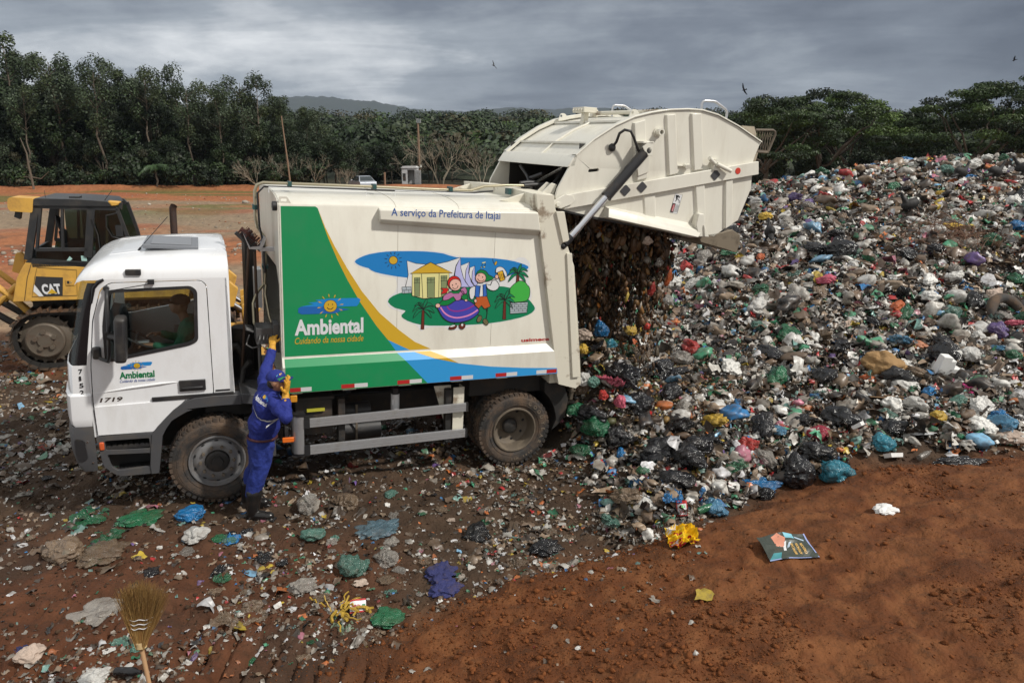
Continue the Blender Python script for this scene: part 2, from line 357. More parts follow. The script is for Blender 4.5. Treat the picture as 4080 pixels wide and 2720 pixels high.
# ------------------------------------------------------------------ loose rubbish and soil that nobody could count
PAL = np.array([(.66, .65, .62), (.50, .48, .44), (.34, .31, .27), (.72, .72, .74), (.30, .22, .15), (.15, .10, .065), (.06, .045, .035), (.022, .022, .024),
                (.03, .20, .10), (.07, .30, .17), (.16, .32, .29), (.03, .18, .42), (.45, .025, .03), (.55, .20, .28), (.55, .40, .05), (.55, .16, .04), (.14, .08, .26), (.20, .42, .62)])
PWH = np.array([15, 15, 15, 4.5, 12, 16, 14, 16, 2.6, 2.2, 3.0, 2.0, 2.4, 1.2, 1.6, 2.0, .8, 1.0]); PWH = PWH / PWH.sum()
PWM = np.array([9, 10, 14, 5, 16, 24, 14, 8, 2, 2.2, 2.6, 1.6, 1.8, 1.0, 2.0, 3.0, .5, .6]); PWM = PWM / PWM.sum()
def rotmats(n, tilt):
    az = RNG.uniform(0, 2 * pi, n); ti = RNG.uniform(0, 1, n) ** .8 * tilt; sp_ = RNG.uniform(0, 2 * pi, n)
    def rz(a): c, s, o, z = np.cos(a), np.sin(a), np.ones_like(a), np.zeros_like(a); return np.stack([c, -s, z, s, c, z, z, z, o], -1).reshape(-1, 3, 3)
    def rx(a): c, s, o, z = np.cos(a), np.sin(a), np.ones_like(a), np.zeros_like(a); return np.stack([o, z, z, z, c, -s, z, s, c], -1).reshape(-1, 3, 3)
    return rz(az) @ rx(ti) @ rz(sp_)
def scraps(P, size, weights, crump=.45, tilt=1.1):
    """crumpled bits of film and paper: a 5 x 5 patch each, bent in two directions"""
    n = len(P); g = np.linspace(-1, 1, 5); U, Vv = np.meshgrid(g, g); R2 = (U ** 2 + Vv ** 2).ravel()[None]
    base = np.stack([U, Vv, 0 * U], -1).reshape(1, 25, 3); L = np.repeat(base, n, 0) + RNG.normal(0, .15, (n, 25, 3)) * np.array([1, 1, crump * 2.6])
    k = 1 - .16 * R2 * RNG.uniform(.2, 1.3, (n, 1)); L[:, :, :2] *= k[:, :, None]
    asp = RNG.uniform(.3, 1, n); L[:, :, 1] *= asp[:, None]
    f1, f2 = RNG.uniform(-.2, .75, (n, 1)), RNG.uniform(-.3, .6, (n, 1)); L[:, :, 2] -= L[:, :, 0] ** 2 * f1 + L[:, :, 1] ** 2 * f2
    L[:, :, 2] += .25 * np.sin(L[:, :, 0] * RNG.uniform(2, 5, (n, 1)) + RNG.uniform(0, 6, (n, 1)))
    L *= size[:, None, None] * .5; L = np.einsum('nij,nkj->nki', rotmats(n, tilt), L) + P[:, None, :]
    q = np.array([(i * 5 + j, i * 5 + j + 1, (i + 1) * 5 + j + 1, (i + 1) * 5 + j) for i in range(4) for j in range(4)])
    F = (q[None] + (np.arange(n) * 25)[:, None, None]).reshape(-1, 4)
    c = PAL[RNG.choice(len(PAL), n, p=weights)] * RNG.uniform(.6, 1.2, (n, 1)); c = np.repeat(c, 16, 0) * RNG.uniform(.94, 1.06, (n * 16, 1))
    return L.reshape(-1, 3), F, c
def ico(sub):
    bm = bmesh.new(); bmesh.ops.create_icosphere(bm, subdivisions=sub, radius=1); v = np.array([p.co[:] for p in bm.verts]); f = np.array([[q.index for q in p.verts] for p in bm.faces]); bm.free(); return v, f
def lumps(P, size, cols, jit=.22, flat=.7, sub=1):
    v, f = ico(sub); n = len(P); L = np.repeat(v[None], n, 0) * (1 + RNG.normal(0, jit, (n, len(v), 1)))
    L *= np.stack([RNG.uniform(.7, 1.3, n), RNG.uniform(.6, 1, n), RNG.uniform(.6, 1, n) * flat], -1)[:, None, :] * size[:, None, None] * .5
    L = np.einsum('nij,nkj->nki', rotmats(n, .7), L) + P[:, None, :]
    F = (f[None] + (np.arange(n) * len(v))[:, None, None]).reshape(-1, 3)
    return L.reshape(-1, 3), F, np.repeat(cols, len(f), 0)
def sample(n, y0, y1, a0, a1, pw):
    t = RNG.uniform(0, 1, n); y = (y0 ** pw + t * (y1 ** pw - y0 ** pw)) ** (1 / pw); x = RNG.uniform(a0, a1, n) * y; return x, y
film = mat('film_scraps', (.5, .5, .5), .36, attr='tint', spec=.6, dirt=(.09, .06, .04), dirt_amt=.7, dirt_scale=12, dirt_lo=.42, dirt_hi=.66)
clod_m = mat('soil_clods', (.2, .08, .03), .95, attr='tint', bump=.8, bump_scale=60, spec=.15)
def under_truck(x, y):
    X, Y = tl(x, y); return (X > -1.3) & (X < 4.4) & (Y > -1.2) & (Y < 1.2)
# on the heap
x, y = sample(110000, 6.4, 30, -.06, .86, 1.15); k = heapness(x, y) > RNG.uniform(.1, .9, len(x)); x, y = x[k], y[k]
X_, Y_ = tl(x, y); k = ~((X_ < 4.35) & (X_ > -1.4) & (np.abs(Y_) < 1.25)); x, y = x[k], y[k]
s = (.038 + .0042 * y) * RNG.lognormal(0, .5, len(x)); s = np.minimum(s, .36)
z = Hh(x, y) + s * RNG.uniform(-.1, .45, len(x)) + RNG.uniform(0, .08, len(x))
V, F, c = scraps(np.stack([x, y, z], -1), s, PWH, tilt=1.35); o = np_mesh('refuse_scraps', V, F, film, c)
tag(o, 'loose crumpled scraps of plastic and paper covering the rubbish heap', 'rubbish', kind='stuff')
def crumples(P, size, cols, squash=.7):
    """small creased bags from eight worn shapes"""
    v, f = ico(3); n = len(P); shapes = []
    for k in range(8):
        w = v.copy(); r = np.ones(len(v))
        for i, p in enumerate(v):
            q = Vector(p); d = noise.voronoi(q * 1.25 + Vector((k * 7.1, 3, k)))[0]; d2 = noise.voronoi(q * 2.8 + Vector((k * 3.1, k, 5)))[0]; r[i] = 1 + .45 * noise.noise(q * 1.2 + Vector((k * 5, 1, 2))) + .34 * (d[1] - d[0] - .3) + .15 * (d2[1] - d2[0] - .3)
        shapes.append(w * r[:, None])
    S_ = np.array(shapes)[RNG.integers(0, 8, n)]; L = S_ * np.stack([RNG.uniform(.8, 1.4, n), RNG.uniform(.55, 1, n), RNG.uniform(.5, 1, n) * squash], -1)[:, None, :] * size[:, None, None] * .5
    L = np.einsum('nij,nkj->nki', rotmats(n, .8), L) + P[:, None, :]; F = (f[None] + (np.arange(n) * len(v))[:, None, None]).reshape(-1, 3); return L.reshape(-1, 3), F, np.repeat(cols, len(f), 0)
x, y = sample(7000, 6.6, 30, -.02, .86, 1.2); k = heapness(x, y) > RNG.uniform(.2, .9, len(x)); x, y = x[k], y[k]
X_, Y_ = tl(x, y); k = ~((X_ < 4.35) & (X_ > -1.4) & (np.abs(Y_) < 1.25)); x, y = x[k], y[k]
s = (.072 + .0050 * y) * RNG.lognormal(0, .45, len(x)); s = np.minimum(s, .5); z = Hh(x, y) + s * RNG.uniform(.05, .35, len(x)) + .03
c = PAL[RNG.choice(len(PAL), len(x), p=PWH)] * RNG.uniform(.7, 1.1, (len(x), 1))
V, F, c = crumples(np.stack([x, y, z], -1), s, c); o = np_mesh('refuse_lumps', V, F, film, c, smooth=True)
tag(o, 'small knotted bags and balled plastic packed over the rubbish heap', 'rubbish', kind='stuff')
# thinner litter trodden into the mud round the truck and to its left
x, y = sample(42000, 3.9, 15, -.82, .30, 1.35); e = edge(x)
pr = np.where(y > e - .1, .80 + .9 * np.exp(-((y - e - .6) / .8) ** 2) * sstep(-1.6, -.4, x), .05) * (.36 + 1.5 * sstep(.46, .66, fbm(x * .9, y * .9, 3, 77))) * np.where((y < 6) & (x < -1), .8, 1) * (1 - .6 * sstep(11.5, 14, y))
k = (RNG.uniform(0, 1, len(x)) < pr) & (heapness(x, y) < .6); x, y = x[k], y[k]
s = (.018 + .0042 * y) * RNG.lognormal(0, .55, len(x)); s = np.minimum(s, .28); z = Hh(x, y) + s * .06 + .004
V, F, c = scraps(np.stack([x, y, z], -1), s, PWM, crump=.3, tilt=.6); c = c * .8; o = np_mesh('litter_scraps', V, F, film, c)
tag(o, 'trodden litter scattered over the mud round the truck', 'litter', kind='stuff')
# soil clods
x, y = sample(120000, 2.9, 12, -.85, .80, 1.3); D = edge(x) - y
pr = np.where(D > 0, .12 + .7 * np.exp(-((D - .9) / .8) ** 2) * (x < 1.6) + .9 * sstep(.48, .66, fbm(x * 1.1, y * 1.6, 3, 88)), .22) * (heapness(x, y) < .4)
k = RNG.uniform(0, 1, len(x)) < pr; x, y = x[k], y[k]; D = edge(x) - y
s = .009 * RNG.pareto(2.3, len(x)) + .008; s = np.minimum(s, .06); z = Hh(x, y) + s * .15
base = np.where((D > -.1)[:, None], np.array([(.150, .052, .018)]), np.array([(.062, .038, .024)])) * RNG.uniform(.7, 1.25, (len(x), 1))
V, F, c = lumps(np.stack([x, y, z], -1), s, base, jit=.26, flat=.75); o = np_mesh('soil_clods', V, F, clod_m, c)
tag(o, 'crumbly red soil clods strewn over the dirt bank', 'soil', kind='stuff')
# broken stones along the far track
x = RNG.uniform(-27, 3, 900); y = 29.5 + 2.2 * (fbm(x * .12, 0 * x, 2, 50) - .5) * 2 + RNG.normal(0, 1.0, 900) + .10 * x
x2 = RNG.uniform(-40, 0, 700); y2 = RNG.uniform(20, 70, 700); x = np.concatenate([x, x2]); y = np.concatenate([y, y2])
s = np.concatenate([RNG.lognormal(-1.9, .55, 900), RNG.lognormal(-2.3, .5, 700)]); z = Hh(x, y) + s * .15
c = np.array([(.36, .31, .25), (.25, .21, .17), (.42, .38, .32), (.3, .14, .08)])[RNG.integers(0, 4, len(x))] * RNG.uniform(.7, 1.1, (len(x), 1))
V, F, c = lumps(np.stack([x, y, z], -1), np.minimum(s, .7), c, jit=.14); o = np_mesh('broken_stones', V, F, clod_m, c)
tag(o, 'broken pale stones lying along the cleared ground behind', 'rocks', kind='stuff')
# ------------------------------------------------------------------ refuse truck (truck axes: x rearward, y away from the camera, z up, origin at the front axle)
TR = empty('refuse_truck', TT, (0.01929, 0.04762, 0.394955), label='cream, green and white refuse truck tipping its load with the rear hopper raised', cat='truck')
def plate(mb, outer, holes, y0, y1, mi=None, axis='y'):
    f = {'y': lambda a, b, t: (a, t, b), 'x': lambda a, b, t: (t, a, b)}[axis]
    loops = [outer] + holes; flat = [p for l in loops for p in l]; n = len(flat)
    vs = [f(a, b, y0) for a, b in flat] + [f(a, b, y1) for a, b in flat]; fs = []
    for t in tessellate_polygon([[Vector((a, b, 0)) for a, b in l] for l in loops]): fs.append(tuple(t)); fs.append(tuple(n + i for i in reversed(t)))
    b = 0
    for l in loops:
        k = len(l); fs += [(b + i, b + (i + 1) % k, n + b + (i + 1) % k, n + b + i) for i in range(k)]; b += k
    mb.add(vs, fs, mi)
def rnd(poly, r, k=4):
    out = []; n = len(poly)
    for i in range(n):
        p, a, b = Vector(poly[i]), Vector(poly[i - 1]), Vector(poly[(i + 1) % n]); d1 = (a - p); d2 = (b - p); rr = min(r, d1.length * .45, d2.length * .45)
        s_, e_ = p + d1.normalized() * rr, p + d2.normalized() * rr
        for j in range(k + 1): t = j / k; q = s_ * (1 - t) ** 2 + p * 2 * t * (1 - t) + e_ * t * t; out.append((q.x, q.y))
    return out
YS = -1.13
win = rnd([(-.985, 1.555), (-.925, 1.92), (-.17, 1.945), (-.118, 1.90), (-.136, 1.372), (-.21, 1.335), (-.99, 1.195)], .06)
doorp = rnd([(-1.128, 1.15), (-1.075, 1.62), (-.985, 1.93), (-.90, 1.995), (-.07, 2.005), (-.02, 1.96), (-.004, .765), (-.20, .742), (-.335, .685), (-.49, .545), (-.612, .40), (-1.128, .41), (-1.14, .75)], .04, 3)
doorhole = rnd([(-1.137, 1.15), (-1.085, 1.62), (-.99, 1.94), (-.90, 2.004), (-.065, 2.014), (-.011, 1.965), (.004, .76), (-.20, .733), (-.335, .677), (-.49, .537), (-.607, .391), (-1.137, .40), (-1.149, .75)], .04, 3)
sideo = [(-1.170, 1.15), (-1.137, 1.40), (-1.091, 1.72), (-1.037, 1.965), (-.98, 2.035), (.18, 2.035), (.214, .765), (.01, .752), (-.195, .725), (-.33, .668), (-.485, .53), (-.595, .38), (-1.16, .39), (-1.165, .8)]
cb = MB()
for sgn in (1, -1):
    plate(cb, sideo, [doorhole], sgn * YS, sgn * (YS + .04))
# roof
st = [(.195, 2.262, 1.13, 2.03), (.15, 2.275, 1.13, 2.03), (-.2, 2.272, 1.13, 2.03), (-.7, 2.245, 1.13, 2.03), (-.92, 2.215, 1.13, 2.03), (-1.05, 2.165, 1.12, 2.025), (-1.14, 2.11, 1.09, 2.02), (-1.20, 2.04, 1.04, 1.99), (-1.225, 1.975, 1.0, 1.96)]
rows = []
for X, zc, hw, z0 in st:
    pr_ = [(-1.0, 0), (-.995, .22), (-.975, .45), (-.93, .68), (-.86, .84), (-.75, .93), (-.5, .975), (-.25, .99), (0, 1)]
    row = [(X, a * hw, z0 + (zc - z0) * b) for a, b in pr_] + [(X, -a * hw, z0 + (zc - z0) * b) for a, b in reversed(pr_[:-1])]
    rows.append(row)
cb.grid(rows)
for yy in (-.62, -.46, -.30, .0, .3, .46, .62):                      # pressed ribs of the roof
    cb.tube([(-.93, yy, 2.199), (-.7, yy, 2.226), (-.2, yy, 2.253), (.1, yy, 2.256)], [.012, .016, .016, .012], 6)
cb.prism([(-1.13, .765), (1.13, .765), (1.13, 2.03), (1.08, 2.15), (.86, 2.23), (0, 2.27), (-.86, 2.23), (-1.08, 2.15), (-1.13, 2.03)], .165, .205, axis='x')
cb.prism([(-1.16, .74), (1.13, .74), (1.13, .78), (-1.16, .78)], -.6, .2, axis='x', mi=1)
cab = cb.build('cab', [white, blackp], TR, smooth=35)
# lower front and bumper wrap round the corner
def wrap(mb, rows, mi_fn=None, near=True):
    out = []
    for z, x0, xf, dy in rows:
        h = [(x0, YS - dy), (x0 * .35 + (xf + .06) * .65, YS - dy), (xf + .022, YS + .012 - dy), (xf - .005, YS + .06 - dy), (xf - .04, YS + .19), (xf - .075, YS + .5), (xf - .09, 0)]
        out.append([(a, b, z) for a, b in h] + [(a, -b, z) for a, b in reversed(h[:-1])])
    mb.grid(out)
fb = MB(); wrap(fb, [(1.165, -1.168, -1.312, 0), (1.15, -1.168, -1.325, .0), (.87, -1.158, -1.338, .0), (.845, -1.156, -1.362, .018), (.6, -1.158, -1.366, .02), (.54, -1.165, -1.358, .015), (.50, -1.17, -1.34, .0)])
fb.build('front_panel', white, cab, smooth=35)
bb = MB(); wrap(bb, [(.515, -1.165, -1.352, .012), (.44, -1.16, -1.372, .02), (.23, -1.155, -1.366, .02), (.10, -1.155, -1.34, .015), (.015, -1.16, -1.30, 0)])
bb.prism(rnd([(-1.335, .40), (-1.25, .37), (-1.235, .16), (-1.30, .15), (-1.335, .22)], .03), -1.158, -1.14, mi=1)
for q in ((-1.225, .35), (-1.19, .12)): bb.lathe([(0, .012), (.006, .01), (.006, 0)], (q[0], -1.15, q[1]), n=10, mi=2)
bb.build('bumper', [greyp, blackp, steel], TR, smooth=35)
ws = MB(); zr = [(2.0, -1.01, -1.125), (1.9, -1.055, -1.158), (1.7, -1.094, -1.208), (1.4, -1.137, -1.272), (1.17, -1.168, -1.312)]
rw = []
for z, x0, xf in zr:
    h = [(x0, YS + .002), (x0 * .6 + xf * .4, YS + .003), (x0 * .25 + xf * .75, YS + .02), (xf + .008, YS + .05), (xf - .03, YS + .2), (xf - .07, YS + .5), (xf - .085, 0)]
    rw.append([(a, b, z) for a, b in h] + [(a, -b, z) for a, b in reversed(h[:-1])])
b0 = len(ws.f); ws.grid(rw)
for i in range(len(ws.f) - b0): ws.m[b0 + i] = 0 if (i % 12) in (0, 1, 10, 11) else 1
ws.build('windshield', [blackg, glass], cab, smooth=40)
# A thick black sweep above the pillar
tb = MB(); tb.tube([(-.95, YS - .004, 2.035), (-1.0, YS - .004, 2.01), (-1.045, YS - .003, 1.95), (-1.075, YS - .002, 1.80)], [.012, .02, .018, .01], 8); tb.build('pillar_trim', blackg, cab, smooth=50)
# door
db = MB(); plate(db, doorp, [win], YS - .006, YS + .035)
low = rnd([(-1.135, .722), (-.275, .737), (-.335, .680), (-.49, .54), (-.612, .402), (-1.125, .412)], .012, 2); db.prism(low, YS - .022, YS)
db.tube([(-1.12, YS - .004, .86), (-.8, YS - .010, .90), (-.5, YS - .012, .925), (-.35, YS - .008, .93)], [.004, .012, .012, .004], 6)
door = db.build('door', white, TR, bevel=.006)
wf = MB(); plate(wf, rnd([(-.999, 1.555), (-.938, 1.93), (-.165, 1.957), (-.106, 1.905), (-.123, 1.365), (-.205, 1.322), (-1.004, 1.18)], .06), [rnd([(-.965, 1.55), (-.905, 1.90), (-.18, 1.925), (-.142, 1.88), (-.158, 1.385), (-.225, 1.355), (-.97, 1.215)], .05)], YS - .012, YS + .01); wf.build('window_frame', blackp, door)
gl = MB(); gl.prism([(-.975, 1.45), (-.93, 1.905), (-.18, 1.93), (-.14, 1.885), (-.15, 1.375), (-.225, 1.345), (-.98, 1.205)], YS + .012, YS + .016); gl.build('window_glass', glass, door)
hb = MB(); hb.box((-.335, YS - .03, .825), (-.075, YS - .005, .945)); hb.box((-.31, YS - .045, .845), (-.10, YS - .03, .875)); hb.build('door_handle', blackp, door, bevel=.012)
# far door: same outline
fd = MB(); plate(fd, doorp, [win], -YS - .035, -YS + .006); d2 = fd.build('door', white, TR)
g2 = MB(); g2.prism([(-.975, 1.45), (-.93, 1.905), (-.18, 1.93), (-.14, 1.885), (-.15, 1.375), (-.225, 1.345), (-.98, 1.205)], -YS - .016, -YS - .012); g2.build('window_glass', glass_c, d2)
# cab inside
ib = MB(); ib.box((-1.1, -1.05, .72), (.15, 1.05, .78)); ib.box((.10, -1.08, .78), (.16, 1.08, 2.0)); ib.box((-1.16, -1.05, .78), (-.95, 1.05, 1.22))
ib.prism([(-1.16, 1.22), (-.95, 1.22), (-.98, 1.34), (-1.1, 1.36)], -1.02, 1.02)
for yy in (-.62, .62):
    ib.box((-.42, yy - .24, .95), (.02, yy + .24, 1.08)); M_ = Matrix.Translation((-.02, yy, 1.06)) @ Matrix.Rotation(radians(10), 4, 'Y'); ib.box((-.05, -.23, 0), (.07, .23, .55), M=M_); ib.box((-.04, -.13, .57), (.05, .13, .74), M=M_)
sc = Vector((-.74, -.62, 1.30)); ax = Vector((.5, 0, .866)); uu = Vector((0, 1, 0)); vv = ax.cross(uu)
ib.tube([sc + (uu * cos(t) + vv * sin(t)) * .21 for t in np.linspace(0, 2 * pi, 25)[:-1]], .014, 6, closed=True); ib.cyl(sc, sc - ax * .35, .02); ib.cyl(sc - uu * .2, sc + uu * .2, .014)
ib.build('cab_interior', mat('cab_trim', (.035, .035, .038), .8), cab)
# roof hatch, aerial, marker lamp
hb = MB(); M_ = Matrix.Translation((-.345, -.24, 2.268)) @ Matrix.Rotation(.04, 4, 'Y'); hb.box((-.27, -.42, 0), (.27, .42, .035), M=M_); hb.box((-.2, -.33, .035), (.2, .33, .045), M=M_, mi=1)
hb.build('roof_hatch', [mat('hatch_grey', (.16, .17, .19), .5), mat('hatch_grey_panel', (.19, .20, .22), .45)], cab, bevel=.012)
ab = MB(); ab.cyl((-.66, -.55, 2.25), (-.36, -.55, 2.60), .004, 5); ab.cyl((-.665, -.55, 2.24), (-.64, -.55, 2.27), .012, 6); ab.build('aerial', blackp, cab)
lb = MB(); lb.box((-.755, YS - .02, 2.075), (-.615, YS + .03, 2.13)); lb.box((-.765, YS - .012, 2.085), (-.754, YS + .02, 2.12), mi=1); lb.build('marker_lamp', [blackp, whitef], cab, bevel=.012)
lb = MB(); lb.box((.02, YS - .006, .795), (.165, YS, .812)); lb.build('cab_badge', blackp, cab)
# mirror
mb_ = MB(); M_ = Matrix.Translation((-.815, -1.40, 1.49)) @ Matrix.Rotation(.05, 4, 'Y'); mb_.box((-.055, -.11, -.225), (.05, .11, .225), M=M_)
mir = mb_.build('mirror', blackp, TR, bevel=.03, seg=3)
mb_ = MB(); mb_.tube([(-.93, -1.14, 1.94), (-.925, -1.22, 1.91), (-.925, -1.26, 1.85), (-.93, -1.27, 1.6), (-.945, -1.27, 1.30), (-.96, -1.25, 1.225), (-1.03, -1.20, 1.245), (-1.07, -1.14, 1.28)], .019, 8)
mb_.cyl((-.93, -1.27, 1.49), (-.84, -1.36, 1.49), .03, 8); mb_.box((-.965, -1.29, 1.46), (-.90, -1.24, 1.53)); mb_.lathe([(0, .03), (.03, .025), (.035, 0)], (-.935, -1.135, 1.945)); mb_.build('mirror_arm', blackp, mir, smooth=50)
mb_ = MB(); mb_.box((-1.105, -1.20, 1.235), (-1.025, -1.135, 1.36)); mb_.build('mirror_bracket', blackp, mir, bevel=.02)
mb_ = MB(); mb_.cyl((-.92, -1.2, 1.93), (-.53, -1.17, 1.99), .005, 6); mb_.box((-.56, -1.18, 1.985), (-.50, -1.135, 2.03)); mb_.build('stay_rod', blackp, mir)
# wheel arch and step
fo = [(-.612, .396), (-.575, .45), (-.486, .547), (-.41, .625), (-.33, .687), (-.26, .725), (-.193, .744), (-.003, .754), (.275, .748)]
fi = [(.278, .633), (.1, .637), (-.032, .635), (-.16, .63), (-.276, .596), (-.36, .55), (-.429, .507), (-.49, .42), (-.528, .343), (-.545, .2), (-.584, -.073)]
fb = MB(); fb.prism(fo + fi + [(-.66, -.075), (-.665, .03), (-.65, .19), (-.625, .38)], YS - .035, YS + .10)
for i in range(len(fi) - 1):
    (a, b), (c_, d) = fi[i], fi[i + 1]; fb.add([(a, YS + .1, b), (c_, YS + .1, d), (c_, -.55, d), (a, -.55, b)], [(0, 1, 2, 3)], 1)
fen = fb.build('wheel_arch', [greyp, blackp], TR, bevel=.012)
sb = MB(); plate(sb, rnd([(-1.15, .40), (-.62, .385), (-.61, -.075), (-.93, -.07), (-1.0, -.045), (-1.10, .06)], .03), [rnd([(-1.075, .345), (-.655, .335), (-.655, .215), (-1.065, .24)], .02), rnd([(-1.06, .19), (-.655, .165), (-.655, .01), (-.97, .0), (-1.03, .05)], .02)], YS - .02, YS + .02)
step = sb.build('step', greyp, TR, bevel=.008)
sb = MB(); sb.box((-1.09, YS - .01, .235), (-.64, -.90, .262)); sb.box((-.98, YS - .01, -.055), (-.66, -.85, -.03)); sb.box((-1.09, -.90, -.05), (-.63, -.87, .42))
for i in range(8): sb.box((-1.06 + i * .052, YS, .262), (-1.025 + i * .052, -1.0, .27)); sb.box((-.96 + i * .036, YS, -.03), (-.935 + i * .036, -1.0, -.022))
sb.build('step_tread', blackp, step)
lb = MB(); lb.box((-1.125, YS - .035, .245), (-1.078, YS + .0, .335)); lb.build('turn_signal', mat('amber_red_lens', (.55, .10, .03), .25), TR, bevel=.012)
# chassis and what hangs under it
ch = MB()
for yy in (-.42, .42): ch.box((-1.0, yy - .04, .12), (4.3, yy + .04, .40))
for xx in (-.8, .3, 1.6, 2.9, 4.2): ch.box((xx - .04, -.42, .15), (xx + .04, .42, .37))
ch.box((-.9, -.45, -.05), (.1, .45, .7)); ch.cyl((0, -1.0, 0), (0, 1.0, 0), .07); ch.cyl((3.56, -1.0, 0), (3.56, 1.0, 0), .11); ch.ball((3.56, 0, 0), .24, 16, 10)
ch.box((.85, -1.12, .18), (1.26, -.5, .60)); ch.box((.86, -1.14, .60), (1.28, -.5, .64)); ch.cyl((1.3, 0, .05), (3.5, 0, .0), .05)
ch.box((1.32, -1.16, .02), (1.40, -1.05, .60)); ch.box((2.63, -1.14, .03), (2.71, -1.05, .60)); ch.box((.3, -1.0, .28), (.8, -.45, .42))
ch.box((-.1, -.9, .42), (.7, -.3, .72)); ch.box((3.0, -.95, .42), (4.1, .95, .70)); ch.box((.8, -.9, .63), (4.0, .9, .76))
chas = ch.build('chassis', darkm, TR, bevel=.008)
tk = MB(); tk.cyl((1.41, -.88, .33), (1.74, -.88, .33), .12, 20); tk.cyl((1.41, -.85, .09), (1.87, -.85, .09), .135, 20); tk.build('air_tank', blackp, TR, smooth=40)
tk = MB(); tk.box((1.55, -1.01, -.06), (1.575, -.995, .46)); tk.build('tank_strap', rim_d, chas)
fk = MB(); fk.cyl((2.03, -1.0, .36), (2.03, -1.0, .56), .052, 16); fk.cyl((2.03, -1.0, .56), (2.03, -1.0, .64), .05, 16, mi=1); fk.box((1.98, -1.06, .44), (2.0, -1.055, .50)); fk.build('oil_filter', [whitef, blackp], TR, smooth=40)
bk = MB(); bk.prism([(2.72, .63), (2.86, .63), (2.86, .60), (2.845, .60), (2.845, .02), (2.72, .02)], -1.16, -1.145); bk.box((2.845, -1.16, .02), (2.858, -1.0, .62)); bk.prism([(2.5, .63), (2.72, .63), (2.72, .1), (2.66, .1)], -1.05, -1.04)
bk.build('guard_bracket', cream_d, TR)
sg = MB()
for z0, z1, z2, z3 in ((.309, .412, .333, .438), (-.022, .086, -.008, .099)):
    for i in range(3):
        a, b = i / 3 + .015, (i + 1) / 3 - .015
        sg.prism([(.985, z0 + (z1 - z0) * a), (2.87, z2 + (z3 - z2) * a), (2.87, z2 + (z3 - z2) * b), (.985, z0 + (z1 - z0) * b)], -1.225, -1.19)
    sg.prism([(.985, z0), (2.87, z2), (2.87, z3), (.985, z1)], -1.220, -1.192)
    sg.prism([(2.868, z2 - .003), (2.895, z2 - .003), (2.895, z3 + .004), (2.868, z3 + .004)], -1.228, -1.185, mi=1); sg.prism([(.925, z0 - .006), (.99, z0 - .006), (.99, z1 + .004), (.925, z1 + .004)], -1.229, -1.188, mi=1)
guard = sg.build('side_guard', [alu, blackp], TR)
sg = MB(); pl = [(.925, -1.222), (.86, -1.215), (.82, -1.19), (.805, -1.15), (.80, -1.05), (.81, -1.05), (.815, -1.145), (.83, -1.18), (.865, -1.205), (.925, -1.212)]
sg.prism(pl, -.005, .445, axis='z'); pl2 = [(.945, -1.228), (.86, -1.222), (.813, -1.195), (.796, -1.15), (.79, -1.05), (.92, -1.05), (.945, -1.19)]
sg.prism(pl2, .445, .475, axis='z', mi=1); sg.prism(pl2, -.03, -.005, axis='z', mi=1); sg.build('guard_end', [alu, blackp], guard, smooth=40)
yb = MB(); yb.box((.97, -1.15, .47), (1.17, -1.13, .505)); yb.build('sticker', mat('yellow_sticker', (.45, .42, .04), .5), chas)
ob = MB(); ob.box((.69, -1.2, .145), (.815, -1.17, .20)); ob.box((.72, -1.17, .15), (.76, -1.0, .32), mi=1); ob.build('side_lamp', [orangep, blackp], TR, bevel=.005)
ob = MB(); ob.box((.775, -1.305, .655), (.85, -1.285, .735)); ob.build('side_lamp', mat('orange_bracket', (.62, .26, .02), .4), TR, bevel=.008)
mf = MB(); mf.box((.50, -1.18, -.02), (.62, -.75, .60)); mf.prism([(.27, .64), (.62, .60), (.64, .70), (.27, .755)], -1.165, -.6, mi=0); mf.build('mudguard', greyp, TR, bevel=.015)
mf = MB(); arc = [(3.56 + .62 * cos(t), .0 + .62 * sin(t)) for t in np.linspace(-.05, 1.1, 9)]
mf.prism([(3.976, .585), (4.10, .72), (4.20, .60), (4.29, .46), (4.335, .33), (4.305, .10), (4.20, -.02), (4.12, -.078)] + [(a, b) for a, b in arc[1:7]], -1.12, -.55); mf.build('mud_flap', darkm, TR)
